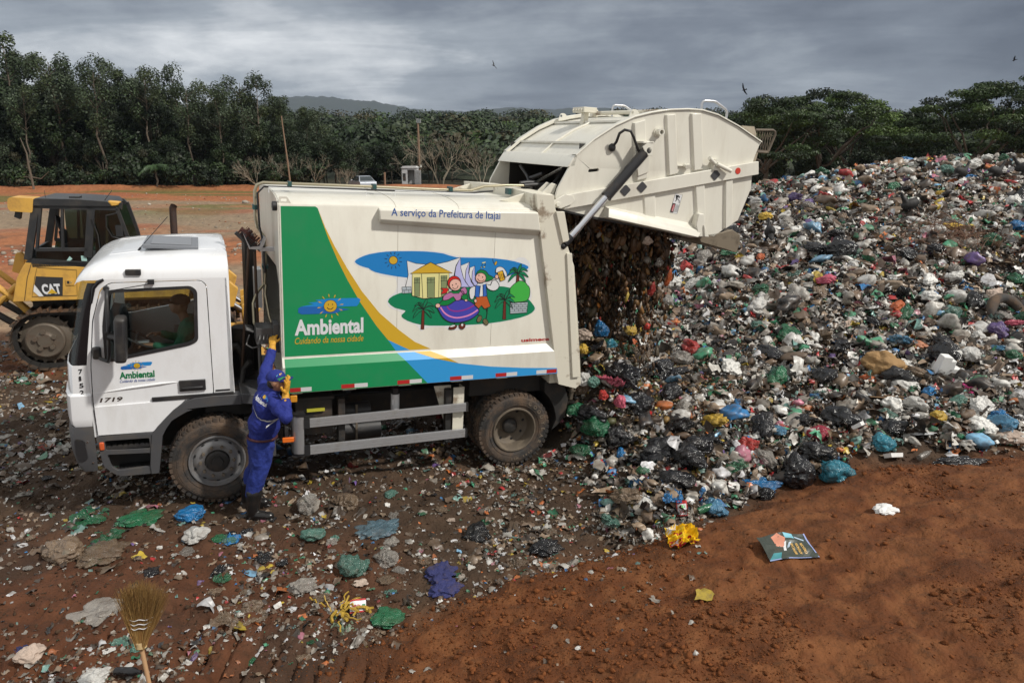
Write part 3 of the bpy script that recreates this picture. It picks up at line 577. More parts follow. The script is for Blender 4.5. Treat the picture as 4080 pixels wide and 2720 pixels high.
# wheels
def wheel(x, yout, rear):
    w = empty('wheel', (x, 0, 0)); w.parent = TR; w.location = (x, 0, 0)
    for k, yo in enumerate([yout] if not rear else [yout, yout + .33]):
        s_ = 1 if yo < 0 else -1; t = MB(); c0 = (0, yo + .14, 0)
        pf = [(.115, .300), (.128, .325), (.138, .36), (.142, .40), (.136, .435), (.120, .462), (.108, .476), (.05, .480), (0, .481), (-.05, .480), (-.108, .476), (-.12, .462), (-.142, .40), (-.128, .325), (-.115, .30)]
        t.lathe(pf, c0, (0, -1, 0), 72)
        for r_ in (.345, .41, .425): t.lathe([(.141 - abs(r_ - .39) * .12, r_ - .003), (.146 - abs(r_ - .39) * .12, r_), (.141 - abs(r_ - .39) * .12, r_ + .003)], c0, (0, -1, 0), 60)
        nb = 44
        for j in range(nb):                                           # tread blocks
            for (d0, d1, off) in ((.066, .128, 0), (.004, .058, .5), (-.058, -.004, 0), (-.128, -.066, .5)):
                a = (j + off) * 2 * pi / nb; M_ = Matrix.Translation(c0) @ Matrix.Rotation(a, 4, 'Y'); ra = .49 if abs(d0 + d1) < .15 else .487
                t.box((-.022, -d1, .455), (.022, -d0, ra), M=M_)
        if rear and k == 0:
            for txt, a0, a1, rr, hh in (('GOODYEAR', 62, -28, .372, .048), ('G686 MSS', -52, -95, .378, .030)):
                n = len(txt)
                for q_, chx in enumerate(txt):
                    if chx == ' ': continue
                    a = radians(a0 + (a1 - a0) * q_ / (n - 1))
                    def fn(u, v, a=a): # letters stand on the arc, tops outward
                        R_ = rr + v; th = a - (u - .016) / R_
                        return (R_ * cos(th), yo + .14 - .1465, R_ * sin(th))
                    put_text(t, chx, fn, h=hh, bold=.02, mi=1)
        t.build('tyre', [rubber, mat('tyre_letter', (.17, .135, .10), .8)], w, smooth=30)
        r = MB()
        if not rear:
            r.lathe([(.118, .298), (.135, .292), (.135, .280), (.112, .272), (.095, .262), (.085, .25), (.10, .235), (.118, .20), (.122, .165), (.118, .13), (.10, .125)], c0, (0, -1, 0), 60)
            r.lathe([(.10, .125), (.145, .118), (.155, .10), (.15, .06), (.175, .055), (.178, 0)], c0, (0, -1, 0), 40, mi=1)
            for j in range(10):
                a = j * 2 * pi / 10; q_ = Vector((cos(a) * .172, yo + .02, sin(a) * .172)); r.cyl(q_, q_ - Vector((0, .032, 0)), .017, 8, mi=2)
                a += pi / 10; q_ = Vector((cos(a) * .232, yo + .0395, sin(a) * .232)); M_ = Matrix.Rotation(-a, 4, 'Y')
                r.ball(q_, (.014, .004, .022), 12, 6, mi=3, M=M_.to_3x3())
        else:
            r.lathe([(.118, .300), (.135, .292), (.135, .278), (.11, .268), (.04, .262), (-.05, .25), (-.075, .22), (-.08, .12), (-.05, .11), (-.045, 0)], c0, (0, -1, 0), 60, mi=2)
            r.lathe([(-.06, .11), (-.02, .10), (-.005, .08), (0, 0)], c0, (0, -1, 0), 30, mi=1)
            for j in range(8):
                a = (j + .3) * 2 * pi / 8; q_ = Vector((cos(a) * .205, yo + .216, sin(a) * .205)); r.ball(q_, (.02, .005, .02), 12, 6, mi=3)
        r.build('rim', [rim_m, darkm, rim_d, ink], w, smooth=40)
    return w
wheel(0, -1.19, False); wheel(3.555, -1.20, True)
for x_ in (0, 3.555):
    w = empty('wheel'); w.parent = TR; w.location = (x_, 0, 0)
    t = MB(); t.lathe([(-.14, .30), (-.14, .44), (-.11, .485), (.11, .485), (.14, .44), (.14, .30), (.05, .12), (.05, 0)], (0, 1.05, 0), (0, 1, 0), 40)
    if x_: t.lathe([(-.14, .30), (-.14, .44), (-.11, .485), (.11, .485), (.14, .44), (.14, .30)], (0, .72, 0), (0, 1, 0), 40)
    t.build('tyre', rubber, w, smooth=30)

# ------------------------------------------------------------------ compactor body
def x1(z): return 3.64 + (2.8 - min(z, 2.8)) * .2
arch = [(-1.25, 2.80), (-1.242, 2.818), (-1.168, 2.85), (-1.0, 2.876), (-.829, 2.892), (-.5, 2.905), (0, 2.91)]
arch = arch + [(-a, b) for a, b in reversed(arch[:-1])]
sec = [(-1.18, .765), (-1.305, .762), (-1.31, .77), (-1.31, 1.062), (-1.252, 1.150), (-1.25, 1.17)] + arch + [(1.25, 1.16), (1.31, 1.06), (1.31, .76), (1.18, .765)]
bd = MB()
bd.grid([[(.71, y, z) for y, z in sec], [(x1(z), y, z) for y, z in sec]])
bd.prism([(-1.31, .77), (-1.31, 1.06), (-1.25, 1.16), (-1.25, 2.80)] + arch[1:-1] + [(1.25, 2.80), (1.25, 1.16), (1.15, 1.16), (1.15, 2.05), (-.9, 2.12), (-1.16, 1.95), (-1.16, .77)], .705, .725, axis='x')
bd.box((.71, -1.2, .765), (4.0, 1.2, .80))
body = bd.build('compactor_body', cream, TR, smooth=25)
bd = MB(); bd.box((.95, -1.2, .8), (.98, 1.2, 2.8)); bd.build('body_recess', ink, body)
# tapering box beam with the lettering
bm_ = MB(); A_ = [(1.753, 2.795), (3.64, 2.795), (3.69, 2.575), (1.753, 2.672)]
vs = [(1.753, -1.25, 2.80), (3.64, -1.25, 2.80), (1.753, -1.335, 2.782), (3.64, -1.335, 2.782), (1.753, -1.335, 2.672), (3.685, -1.335, 2.575), (1.77, -1.25, 2.625), (3.70, -1.25, 2.50)]
bm_.add(vs, [(0, 1, 3, 2), (2, 3, 5, 4), (4, 5, 7, 6), (0, 2, 4, 6), (1, 7, 5, 3)]); bm_.build('box_beam', cream, body, bevel=.012)
# seams, eyelet, buffer
sm = MB()
for x0_, za, zb in ((1.977, 2.62, 1.17), (3.139, 2.54, 1.17)): sm.box((x0_ - .0018, -1.2512, zb), (x0_ + .0018, -1.2502, za))
for x0_ in (1.95, 2.68):
    sm.tube([(x0_, y, z + .001) for y, z in arch], .0022, 4)
sm.build('panel_seam', mat('seam_line', (.33, .30, .24), .7), body)  # panel joints drawn as thin lines darker than the cream paint
ey = MB(); plate(ey, rnd([(.715, 2.80), (.722, 2.89), (.805, 2.89), (.845, 2.82), (.845, 2.80)], .012), [rnd([(.74, 2.84), (.74, 2.87), (.80, 2.87), (.80, 2.84)], .014)], -1.235, -1.222); ey.build('lifting_eye', cream, body)
ey = MB(); ey.cyl((.70, -1.2, 2.79), (.655, -1.2, 2.79), .05, 18); ey.build('rubber_buffer', blackp, body, bevel=.006)
# reflective tape
for i, (a, b, sw) in enumerate(((.774, 1.006, 0), (1.332, 1.631, 0), (1.977, 2.269, 0), (2.617, 2.909, 0), (3.203, 3.491, 0), (3.754, 4.036, 1))):
    rt = MB(); m_ = (a + b) / 2; z0 = .778 + .0; z1 = z0 + .048; pr_ = ((a, m_, 0), (m_, b, 1)) if not sw else ((a, m_, 1), (m_, b, 0))
    for p_, q_, mi in pr_: rt.box((p_, -1.3125, z0), (q_, -1.3105, z1), mi)
    rt.box((a + .02, -1.30, .752), (m_ + .02, -1.25, .762), 2)
    rt.build('reflective_tape', [redp, mat('silver_tape', (.6, .6, .61), .3), cream_d], body)
# painted and filmed artwork
HM = (1.991198, -0.107436, -1.528441, -0.247859, -2.318594, 4.497069, -0.103335, -0.067748, 1.0)
def sheet(u, v, lvl=1):           # artwork traced in image crop pixels, mapped to metres on the side panel
    u = (1350 + u / 2.767) / 1000; v = (950 + v / 2.767) / 1000; w = HM[6] * u + HM[7] * v + 1
    return ((HM[0] * u + HM[1] * v + HM[2]) / w, -1.2505 - lvl * .0009, (HM[3] * u + HM[4] * v + HM[5]) / w)
def smoothpoly(p, k=4, closed=True):
    n = len(p); out = []
    for i in range(n if closed else n - 1):
        p0, p1, p2, p3 = [np.array(p[(i + d) % n] if closed else p[min(max(i + d, 0), n - 1)], float) for d in (-1, 0, 1, 2)]
        for j in range(k): t = j / k; out.append(tuple(.5 * ((2 * p1) + (-p0 + p2) * t + (2 * p0 - 5 * p1 + 4 * p2 - p3) * t * t + (-p0 + 3 * p1 - 3 * p2 + p3) * t ** 3)))
    if not closed: out.append(tuple(p[-1]))
    return out
class Art:
    def __init__(s, fn): s.mb = MB(); s.mats = []; s.fn = fn
    def mi(s, m):
        if m not in s.mats: s.mats.append(m)
        return s.mats.index(m)
    def fill(s, p, m, lvl, sm=0):
        if sm: p = smoothpoly(p, sm)
        s.mb.add([s.fn(a, b, lvl) for a, b in p], [tuple(t) for t in tessellate_polygon([[Vector((a, b, 0)) for a, b in p]])], s.mi(m))
    def line(s, p, w, lvl, m=None, closed=False, sm=0):
        m = m or ink
        if sm: p = smoothpoly(p, sm, closed)
        if closed: p = list(p) + [p[0]]
        L_, R_ = [], []
        for i, q_ in enumerate(p):
            a = np.array(p[max(i - 1, 0)], float); b = np.array(p[min(i + 1, len(p) - 1)], float)
            if closed and i in (0, len(p) - 1): a = np.array(p[-2], float); b = np.array(p[1], float)
            d = b - a; l = np.hypot(*d) or 1; nn = np.array((-d[1], d[0])) / l * w / 2; L_.append(np.array(q_) + nn); R_.append(np.array(q_) - nn)
        vs = [s.fn(a, b, lvl) for a, b in L_] + [s.fn(a, b, lvl) for a, b in R_]; n = len(p)
        s.mb.add(vs, [(i, i + 1, n + i + 1, n + i) for i in range(n - 1)], s.mi(m))
    def shape(s, p, m, lvl, w=7, sm=0):
        s.fill(p, m, lvl, sm); s.line(p, w, lvl + .5, None, True, sm)
    def ell(s, c, r, m, lvl, w=6, a=0, n=24):
        p = [(c[0] + r[0] * cos(t) * cos(a) - r[1] * sin(t) * sin(a), c[1] + r[0] * cos(t) * sin(a) + r[1] * sin(t) * cos(a)) for t in np.linspace(0, 2 * pi, n + 1)[:-1]]
        s.fill(p, m, lvl)
        if w: s.line(p, w, lvl + .5, None, True)
    def build(s, name, parent): return s.mb.build(name, s.mats, parent, weld=False)
P_ = lambda n, c: mat(n, c, .42)
skyb = P_('film_sky_blue', (.010, .20, .54)); grass = P_('film_grass', (.0, .20, .085)); creamy = P_('film_house', (.72, .68, .30)); olive = P_('film_olive', (.22, .27, .13)); lilac = P_('film_lilac', (.46, .47, .78))
skin_f = P_('film_skin', (.76, .46, .38)); redf = P_('film_red', (.58, .015, .012)); mauve = P_('film_mauve', (.46, .17, .36)); indigo = P_('film_indigo', (.055, .055, .40)); pinkf = P_('film_pink', (.72, .25, .50)); plum = P_('film_plum', (.30, .03, .24))
vest = P_('film_vest', (.03, .13, .48)); rust = P_('film_rust', (.48, .10, .02)); brownf = P_('film_brown', (.14, .025, .012)); khaki = P_('film_khaki', (.15, .13, .06)); bushg = P_('film_bush', (.05, .42, .06)); stonef = P_('film_stone', (.40, .46, .50)); beer = P_('film_beer', (.72, .42, .02)); hatg = P_('film_hat', (.0, .20, .045))
A = Art(sheet)
border = [(165, 255), (220, 205), (330, 165), (500, 140), (700, 132), (950, 130), (1150, 150), (1320, 192), (1600, 200), (1900, 235), (1990, 208), (2060, 220), (2110, 290), (2100, 360), (2085, 400), (2110, 540), (2125, 640), (2110, 700), (2160, 740), (2165, 790), (2080, 850), (1900, 900), (1680, 940), (1500, 955), (1400, 985), (1330, 1010), (1210, 1005), (1150, 975), (970, 985), (905, 1020), (860, 960), (760, 920), (690, 870), (680, 810), (560, 760), (530, 690), (560, 640), (620, 590), (640, 520), (630, 450), (600, 430), (460, 410), (340, 350), (230, 315), (175, 280)]
A.fill(border, whitef, 0, 3)
A.fill([(175, 255), (230, 212), (340, 172), (520, 145), (700, 140), (940, 142), (1150, 165), (1300, 208), (1600, 212), (1850, 235), (2000, 270), (2085, 305), (2080, 335), (2020, 358), (1900, 400), (1760, 440), (1500, 420), (1000, 435), (760, 432), (560, 405), (400, 370), (335, 335), (330, 328), (235, 300)], skyb, 1, 2)
A.fill([(540, 695), (600, 630), (760, 580), (1000, 555), (1300, 540), (1700, 525), (1900, 545), (2060, 640), (2150, 740), (2155, 790), (2080, 845), (1900, 895), (1650, 935), (1350, 955), (1000, 960), (820, 930), (710, 880), (692, 840), (735, 795), (620, 765)], grass, 1, 2)
A.shape([(750, 245), (850, 275), (960, 285), (1010, 262), (1060, 285), (1200, 255), (1340, 208), (1290, 300), (1270, 400), (1240, 620), (770, 600), (735, 530), (765, 400)], whitef, 2, 6)
A.fill([(735, 440), (1270, 440), (1270, 560), (735, 560)], whitef, 2.1)
for pts in ([(1340, 210), (1345, 330), (1375, 440), (1440, 535), (1300, 535), (1275, 420), (1290, 310)], [(1440, 255), (1430, 380), (1460, 480), (1500, 535), (1440, 535), (1390, 470), (1400, 350)], [(1498, 295), (1500, 400), (1530, 500), (1500, 525), (1465, 470), (1470, 370)]): A.shape(pts, lilac, 3, 6)
A.shape([(1340, 300), (1435, 262), (1400, 350), (1392, 470), (1345, 380)], whitef, 2.4, 5); A.shape([(1445, 320), (1495, 305), (1470, 370), (1465, 465), (1432, 400)], whitef, 2.4, 5)
A.shape([(695, 535), (795, 528), (800, 600), (700, 606)], stonef, 3, 5); A.line([(697, 570), (798, 565)], 4, 3.6); A.line([(745, 533), (742, 568)], 4, 3.6); A.line([(770, 567), (772, 602)], 4, 3.6); A.line([(720, 570), (722, 604)], 4, 3.6)
A.shape([(808, 385), (1215, 375), (1210, 625), (1100, 650), (930, 662), (806, 628)], creamy, 4, 7); A.line([(910, 385), (925, 655)], 6, 4.6); A.line([(1105, 380), (1100, 650)], 6, 4.6)
for (a, b, c_, d) in ((832, 430, 892, 640), (972, 428, 1056, 655), (1125, 408, 1192, 640)):
    A.shape([(a, b), (c_, b - 3), (c_ - 3, d), (a + 3, d - 6)], olive, 5, 5); A.line([(a - 5, b + 58), (c_ + 4, b + 54)], 4, 5.6); A.line([((a + c_) / 2, b), ((a + c_) / 2, b + 56)], 4, 5.6); A.line([(a, b + 28), (c_, b + 26)], 4, 5.6)
A.shape([(785, 385), (900, 320), (1010, 262), (1130, 320), (1252, 378), (1100, 380), (950, 383)], yellowp, 5, 7)
A.ell((600, 240), (47, 45), yellowp, 2, 6)
for t in range(12):
    a = t * pi / 6 + .2; A.line([(600 + 68 * cos(a), 240 + 66 * sin(a)), (600 + 98 * cos(a), 240 + 96 * sin(a))], 6, 2)
def palm(cx, top, base, s_, lean=0):
    A.shape([(cx - 12, top), (cx + 12, top), (cx + 16 + lean, base), (cx - 18 + lean, base)], brownf, 4, 5)
    for (dx, dy, k) in ((-118, 25, -50), (-112, 95, -30), (118, -30, -45), (92, 95, -20), (-58, -75, -20), (40, -120, 0), (-95, -40, -40), (125, 40, -30)):
        dx *= s_; dy *= s_; k *= s_; tip = (cx + dx, top + dy); mid = (cx + dx * .5, top + dy * .5 + k); n_ = np.array((-(dy), dx)) / math.hypot(dx, dy) * 17 * s_
        A.shape([(cx, top), (mid[0] + n_[0], mid[1] + n_[1]), tip, (mid[0] - n_[0], mid[1] - n_[1])], grass, 6, 5, 3)
palm(930, 780, 1000, 1.0, -8); palm(1828, 680, 890, .95, -5); palm(1972, 390, 480, .95, 0)
A.shape([(1960, 480), (2000, 465), (2050, 480), (2075, 510), (2100, 540), (2105, 600), (2090, 660), (2050, 690), (1960, 700), (1900, 700), (1890, 640), (1885, 560), (1910, 520)], bushg, 5, 6, 3)
A.shape([(1885, 708), (2083, 700), (2070, 815), (1888, 828)], stonef, 6, 6)
for i, yy in enumerate((732, 756, 780, 804)):
    A.line([(1886, yy), (2078, yy - 8)], 4, 6.6)
    for j in range(4): A.line([(1915 + j * 45 + (i % 2) * 20, yy - 24), (1916 + j * 45 + (i % 2) * 20, yy - 1)], 4, 6.6)
# musical notes
A.line([(1580, 268), (1578, 315)], 6, 3); A.line([(1615, 262), (1610, 310)], 6, 3); A.line([(1578, 270), (1617, 262)], 12, 3, creamy); A.ell((1570, 318), (8, 6), creamy, 3, 3, n=10); A.ell((1603, 314), (10, 8), creamy, 3, 3, n=10)
A.line([(1695, 222), (1702, 262), (1718, 285)], 5, 3); A.ell((1730, 272), (12, 24), yellowp, 3, 4, .4, 12)
# dancing woman
A.shape([(1100, 735), (1130, 690), (1180, 655), (1260, 630), (1290, 680), (1240, 730), (1160, 752)], hatg, 6, 7, 2)
A.shape([(1090, 745), (1200, 735), (1290, 680), (1350, 672), (1440, 690), (1500, 735), (1545, 790), (1520, 840), (1440, 895), (1350, 920), (1240, 922), (1170, 890), (1120, 830)], indigo, 7, 9, 3)
A.line([(1118, 755), (1160, 815), (1220, 855), (1300, 872), (1400, 855), (1470, 825), (1530, 785)], 16, 7.8, pinkf, sm=3); A.line([(1190, 745), (1225, 785), (1300, 800), (1400, 780), (1490, 735)], 14, 7.8, plum, sm=3)
A.shape([(1180, 610), (1240, 590), (1300, 600), (1355, 575), (1380, 600), (1350, 640), (1335, 675), (1290, 682), (1260, 640), (1210, 670), (1150, 680), (1150, 640)], mauve, 8, 7, 2)
A.shape([(1340, 560), (1390, 535), (1412, 580), (1395, 615), (1360, 605)], mauve, 8, 6, 2); A.shape([(1360, 610), (1410, 615), (1420, 660), (1390, 680), (1345, 650)], hatg, 7.6, 6, 2)
A.ell((1090, 738), (27, 24), skin_f, 8.5, 6); A.ell((1400, 680), (17, 13), skin_f, 8.5, 5); A.shape([(1215, 580), (1345, 578), (1320, 602), (1260, 604)], hatg, 8.6, 5)
A.ell((1270, 487), (73, 75), redf, 9, 7); A.ell((1282, 508), (64, 64), skin_f, 10, 6); A.ell((1250, 512), (6, 8), ink, 11, 0, n=10); A.ell((1290, 498), (6, 8), ink, 11, 0, n=10); A.line([(1250, 535), (1270, 552), (1300, 545), (1312, 515)], 6, 11, sm=3)
A.shape([(1200, 545), (1120, 545), (1150, 565), (1125, 608), (1180, 600), (1205, 565)], redf, 9.4, 5, 1)
A.line([(1275, 918), (1275, 950)], 8, 6); A.line([(1345, 915), (1348, 945)], 8, 6); A.shape([(1212, 995), (1220, 970), (1260, 952), (1300, 955), (1285, 990), (1240, 1000)], brownf, 7, 6, 2); A.ell((1252, 962), (32, 12), whitef, 8, 4, -.25, 14); A.shape([(1325, 945), (1385, 935), (1388, 975), (1360, 998), (1330, 985)], brownf, 7, 6, 2); A.ell((1358, 950), (14, 16), whitef, 8, 3, n=10)
# dancing man
A.shape([(1440, 560), (1465, 535), (1500, 525), (1525, 560), (1490, 640), (1480, 665), (1450, 665), (1437, 610)], whitef, 6, 7, 2); A.shape([(1625, 500), (1670, 515), (1690, 465), (1730, 460), (1765, 510), (1750, 555), (1700, 575), (1640, 550)], whitef, 6, 7, 2)
A.line([(1622, 770), (1635, 820), (1622, 885)], 7, 5); A.line([(1640, 760), (1625, 880)], 7, 5.2); A.line([(1540, 790), (1500, 830), (1570, 850)], 7, 5.2); A.ell((1617, 918), (26, 38), khaki, 6, 6, -.5); A.ell((1548, 885), (40, 24), khaki, 6, 6, -1.1)
A.shape([(1515, 640), (1630, 635), (1670, 745), (1605, 775), (1570, 735), (1535, 775), (1495, 740)], rust, 7, 7); A.ell((1505, 685), (15, 20), skin_f, 8, 5)
A.shape([(1505, 515), (1560, 520), (1545, 645), (1498, 640)], vest, 8, 6); A.shape([(1585, 510), (1620, 498), (1632, 630), (1588, 640)], vest, 8, 6); A.shape([(1545, 522), (1590, 515), (1590, 632), (1547, 640)], whitef, 7.5, 5)
A.shape([(1515, 385), (1560, 342), (1620, 360), (1650, 400), (1710, 432), (1660, 462), (1600, 470), (1560, 430)], hatg, 8, 7, 2); A.ell((1562, 432), (58, 55), skin_f, 9, 7); A.ell((1542, 405), (6, 8), ink, 10, 0, n=10); A.ell((1583, 425), (6, 8), ink, 10, 0, n=10); A.line([(1528, 440), (1545, 465), (1580, 468), (1600, 450)], 6, 10, sm=3)
A.ell((1740, 420), (20, 24), skin_f, 7, 6); A.shape([(1745, 372), (1800, 350), (1832, 450), (1780, 470)], beer, 8, 7, 0)
A.shape([(1728, 370), (1735, 325), (1770, 310), (1810, 322), (1845, 370), (1850, 415), (1832, 420), (1810, 370), (1800, 352), (1745, 375)], whitef, 8.5, 5, 2)
for dx in (0, 18, 36): A.line([(1768 + dx, 385), (1785 + dx, 445)], 5, 9)
A.build('mural', body)
# sweeping stripes; sheet in metres on the panel
def flat(a, b, lvl=1): return (a, -1.2505 - lvl * .0009, b)
S = Art(flat)
curve_in = [(1.113, 2.774), (1.153, 2.649), (1.217, 2.462), (1.317, 2.219), (1.419, 2.006), (1.56, 1.75), (1.741, 1.476), (1.875, 1.304), (1.97, 1.170)]
S.fill([(.735, 2.795), (.735, 1.170)] + list(reversed(curve_in)) + [(1.105, 2.785), (1.085, 2.797)], green, 1)
yo = [(1.113, 2.774), (1.185, 2.581), (1.284, 2.376), (1.42, 2.13), (1.577, 1.877), (1.776, 1.623), (2.0, 1.417), (2.192, 1.264), (2.388, 1.168)]
S.fill(curve_in[:-1] + [(2.003, 1.236), (2.137, 1.168)] + list(reversed(yo)), yellowp, 1.2); S.fill([(1.875, 1.304), (2.003, 1.236), (2.137, 1.168), (1.97, 1.168)], bluep, 1.1)
S.build('stripe_film', body)
def skirt(a, b, lvl=1):            # follows the folded skirt
    if b >= 1.062: t = (b - 1.062) / (1.150 - 1.062); return (a, -1.3108 + .058 * t - lvl * .0008, b)
    return (a, -1.3108 - lvl * .0008, b)
S = Art(skirt)
def split(poly, m, l):             # cut at the fold z = 1.062
    for up_ in (0, 1):
        out = []; n = len(poly)
        for i in range(n):
            p, q_ = poly[i], poly[(i + 1) % n]; ip = (p[1] >= 1.062) == bool(up_) or abs(p[1] - 1.062) < 1e-9
            if ip: out.append(p)
            if (p[1] - 1.062) * (q_[1] - 1.062) < 0: t = (1.062 - p[1]) / (q_[1] - p[1]); out.append((p[0] + (q_[0] - p[0]) * t, 1.062))
        if len(out) > 2: S.fill(out, m, l)
split([(.73, 1.145), (1.981, 1.145), (2.07, 1.062), (2.34, .768), (.73, .768)], green, 1)
split([(1.981, 1.145), (2.186, 1.145), (2.421, 1.064), (2.722, .986), (3.136, .918), (3.567, .872), (4.04, .838), (4.05, .768), (2.34, .768), (2.07, 1.062)], bluep, 1)
split([(2.186, 1.145), (2.38, 1.145), (2.559, 1.075), (2.722, .988), (2.421, 1.066)], yellowp, 1.3)
S.build('skirt_film', body)
def logo(fn, name, parent, mw, ms, L0=1.0, sun=True):
    """the smiling sun over its two brush strokes with the firm's name; fn takes metres-like units, 1.0 wide"""
    G = Art(fn); gold = yellowp
    G.fill([(.05, .60), (.12, .64), (.28, .665), (.20, .69), (.36, .705), (.30, .73), (.5, .745), (.92, .745), (.96, .72), (.93, .65), (.90, .615), (.60, .615), (.5, .60), (.10, .59)], P_('film_stroke', (.01, .22, .58)), L0, 0)
    G.fill([(.055, .54), (.075, .535), (.10, .515), (.60, .515), (.66, .545), (.80, .57), (.62, .60), (.42, .625), (.10, .635), (.06, .61)], blued, L0 + .6, 0)
    for t in range(12):
        a = t * pi / 6 + .12; r0, r1 = .128, .195; n_ = (-sin(a) * .009, cos(a) * .009); c_ = (.515, .63)
        q_ = [(c_[0] + r0 * cos(a), c_[1] + r0 * sin(a)), (c_[0] + .17 * cos(a) + n_[0], c_[1] + .17 * sin(a) + n_[1]), (c_[0] + r1 * cos(a), c_[1] + r1 * sin(a)), (c_[0] + .17 * cos(a) - n_[0], c_[1] + .17 * sin(a) - n_[1])]
        G.fill(q_, gold, L0 + 1.6)
    G.ell((.515, .63), (.094, .094), gold, L0 + 2, .006); G.ell((.485, .655), (.006, .012), ink, L0 + 3, 0, n=8); G.ell((.545, .655), (.006, .012), ink, L0 + 3, 0, n=8); G.line([(.468, .61), (.49, .585), (.53, .583), (.558, .612)], .010, L0 + 3, sm=3)
    i = G.mi(mw); put_text(G.mb, 'Ambiental', lambda a, b: fn(a, b + .20, L0 + 1), w=1.0, h=.235, bold=.035, mi=i)
    i = G.mi(ms); put_text(G.mb, 'Cuidando da nossa cidade', lambda a, b: fn(a + .0, b + .055, L0 + 1), w=1.0, h=.10, bold=.004, shear=.25, mi=i)
    return G.build(name, parent)
letw = mat('white_lettering', (.68, .69, .72), .45)
logo(lambda a, b, l=1: (.845 + a * .748, -1.2505 - .002 - l * .0008, 1.268 + b * .72), 'lettering', body, letw, yellowp)
T_ = MB(); put_text(T_, 'A serviço da Prefeitura de Itajaí', lambda a, b: (1.88 + a, -1.3368, 2.722 + b * 1.0 - a * .016), w=1.285, h=.083, bold=.008); T_.build('lettering', mat('blue_lettering', (.03, .10, .34), .4), body)
T_ = MB(); put_text(T_, 'usimeca', lambda a, b: (3.549 + a, -1.2525, 1.192 + b), w=.385, h=.040, bold=.03); T_.build('lettering', redp, body)
T_ = MB(); put_text(T_, 'usimeca', lambda a, b: (.7035, -.55 - a, 2.72 + b), w=.42, h=.07, bold=.03); T_.build('lettering', mat('cutout_dark', (.08, .07, .06), .6), body)
navyl = mat('navy_script', (.03, .08, .30), .4); grl = mat('green_lettering', (.005, .17, .06), .4)
logo(lambda a, b, l=1: (-.885 + a * .325, YS - .0075 - l * .0007, .945 + b * .30 + a * .0), 'door_lettering', cab, grl, navyl)
T_ = MB(); put_text(T_, '1719', lambda a, b: (-1.085 + a, YS - .0085, .766 + b), w=.212, h=.045, bold=.03, shear=.2); T_.build('model_number', mat('badge_brown', (.10, .08, .07), .35, .5), cab)
T_ = MB()
for i, d in enumerate('7152'): put_text(T_, d, lambda a, b, i=i: (-1.245 - .002 * i + a, YS - .0045, 1.082 - i * .074 + b), w=(.020 if d == '1' else .036), h=.048, bold=.03)
fno = T_.build('fleet_number', ink, cab)
# rear frame, slanted
rf = MB()
for s_ in (-1, 1):
    a, b = (s_ * 1.31, s_ * 1.20)
    rf.prism([(3.608, 2.999), (3.642, 2.794), (3.70, 2.50), (4.05, .72), (4.075, .62), (4.335, .54), (4.405, .60), (4.34, 1.10), (4.18, 2.14), (3.873, 2.83), (3.84, 2.99)], min(a, b), max(a, b))
    rf.prism([(3.87, 2.80), (3.98, 2.80), (4.075, 2.45), (3.99, 2.43)], min(s_ * 1.30, s_ * 1.34), max(s_ * 1.30, s_ * 1.34)); rf.prism([(4.055, 2.30), (4.125, 2.30), (4.36, .70), (4.26, .70)], min(s_ * 1.30, s_ * 1.335), max(s_ * 1.30, s_ * 1.335))
    for yy in ((-1.0, -.96) if s_ < 0 else (.96, 1.0),): rf.prism([(3.28, 2.885), (3.62, 2.99), (3.62, 2.86)], yy[0], yy[1])
ar2 = [(-1.25, 2.995), (-1.1, 3.0), (-.6, 3.015), (0, 3.02), (.6, 3.015), (1.1, 3.0), (1.25, 2.995)]
rf.prism(ar2 + [(1.25, 2.80), (.8, 2.88), (0, 2.90), (-.8, 2.88), (-1.25, 2.80)], 3.60, 3.85, axis='x')
rf.box((4.0, -1.2, .60), (4.25, 1.2, .78))
rfo = rf.build('rear_frame', cream_d, TR, bevel=.01)
# drain tap under the frame
tp_ = MB(); tp_.tube([(4.33, -1.05, .55), (4.40, -1.05, .50), (4.42, -1.05, .40), (4.41, -1.05, .30)], .03, 8); tp_.lathe([(0, .05), (.02, .05)], (4.42, -1.05, .42), (0, 0, 1), 12); tp_.build('drain_tap', rim_d, rfo, smooth=40)
# pipes on the front face and roof
pp = MB()
for k, yy in enumerate((-.62, -.56)):
    pp.tube([(.60, yy, 1.86), (.615, yy, 2.07), (.61, yy, 2.40), (.545, yy, 2.50), (.525, yy, 2.60), (.53, yy, 2.90), (.555, yy, 2.965), (.62, yy, 2.992), (1.6, yy, 2.985), (2.6, yy, 2.975), (3.05, yy, 2.975), (3.22, yy, 3.03), (3.5, yy, 3.05), (3.75, yy, 3.055)], .0155, 8)
pp.tube([(.615, -.6, 1.86), (.60, -.62, 1.75), (.63, -.7, 1.5), (.66, -.8, 1.40)], .016, 8); pp.tube([(.60, -.56, 1.86), (.50, -.62, 1.75), (.46, -.7, 1.66), (.46, -.75, 1.45), (.50, -.8, 1.36)], .016, 8)
pipes = pp.build('hydraulic_pipe', galv, TR, smooth=60)
pc = MB()
for X_ in (.9, 1.85, 2.78, 3.55): pc.box((X_ - .02, -.65, 2.94), (X_ + .02, -.53, 3.012))
pc.box((.50, -.66, 2.70), (.56, -.52, 2.75)); pc.box((.58, -.66, 2.04), (.64, -.52, 2.08)); pc.build('pipe_clamp', mat('clamp_green', (.02, .07, .07), .5), pipes)
pc = MB(); pc.tube([(.60, -.68, 2.0), (.60, -.68, 2.3), (.56, -.68, 2.52), (.55, -.68, 2.88), (.62, -.70, 2.955), (1.3, -.7, 2.955), (2.2, -.7, 2.95), (3.0, -.7, 2.95), (3.3, -.7, 2.98)], .012, 6)
pc.build('cable', blackp, pipes, smooth=60)
pc = MB()
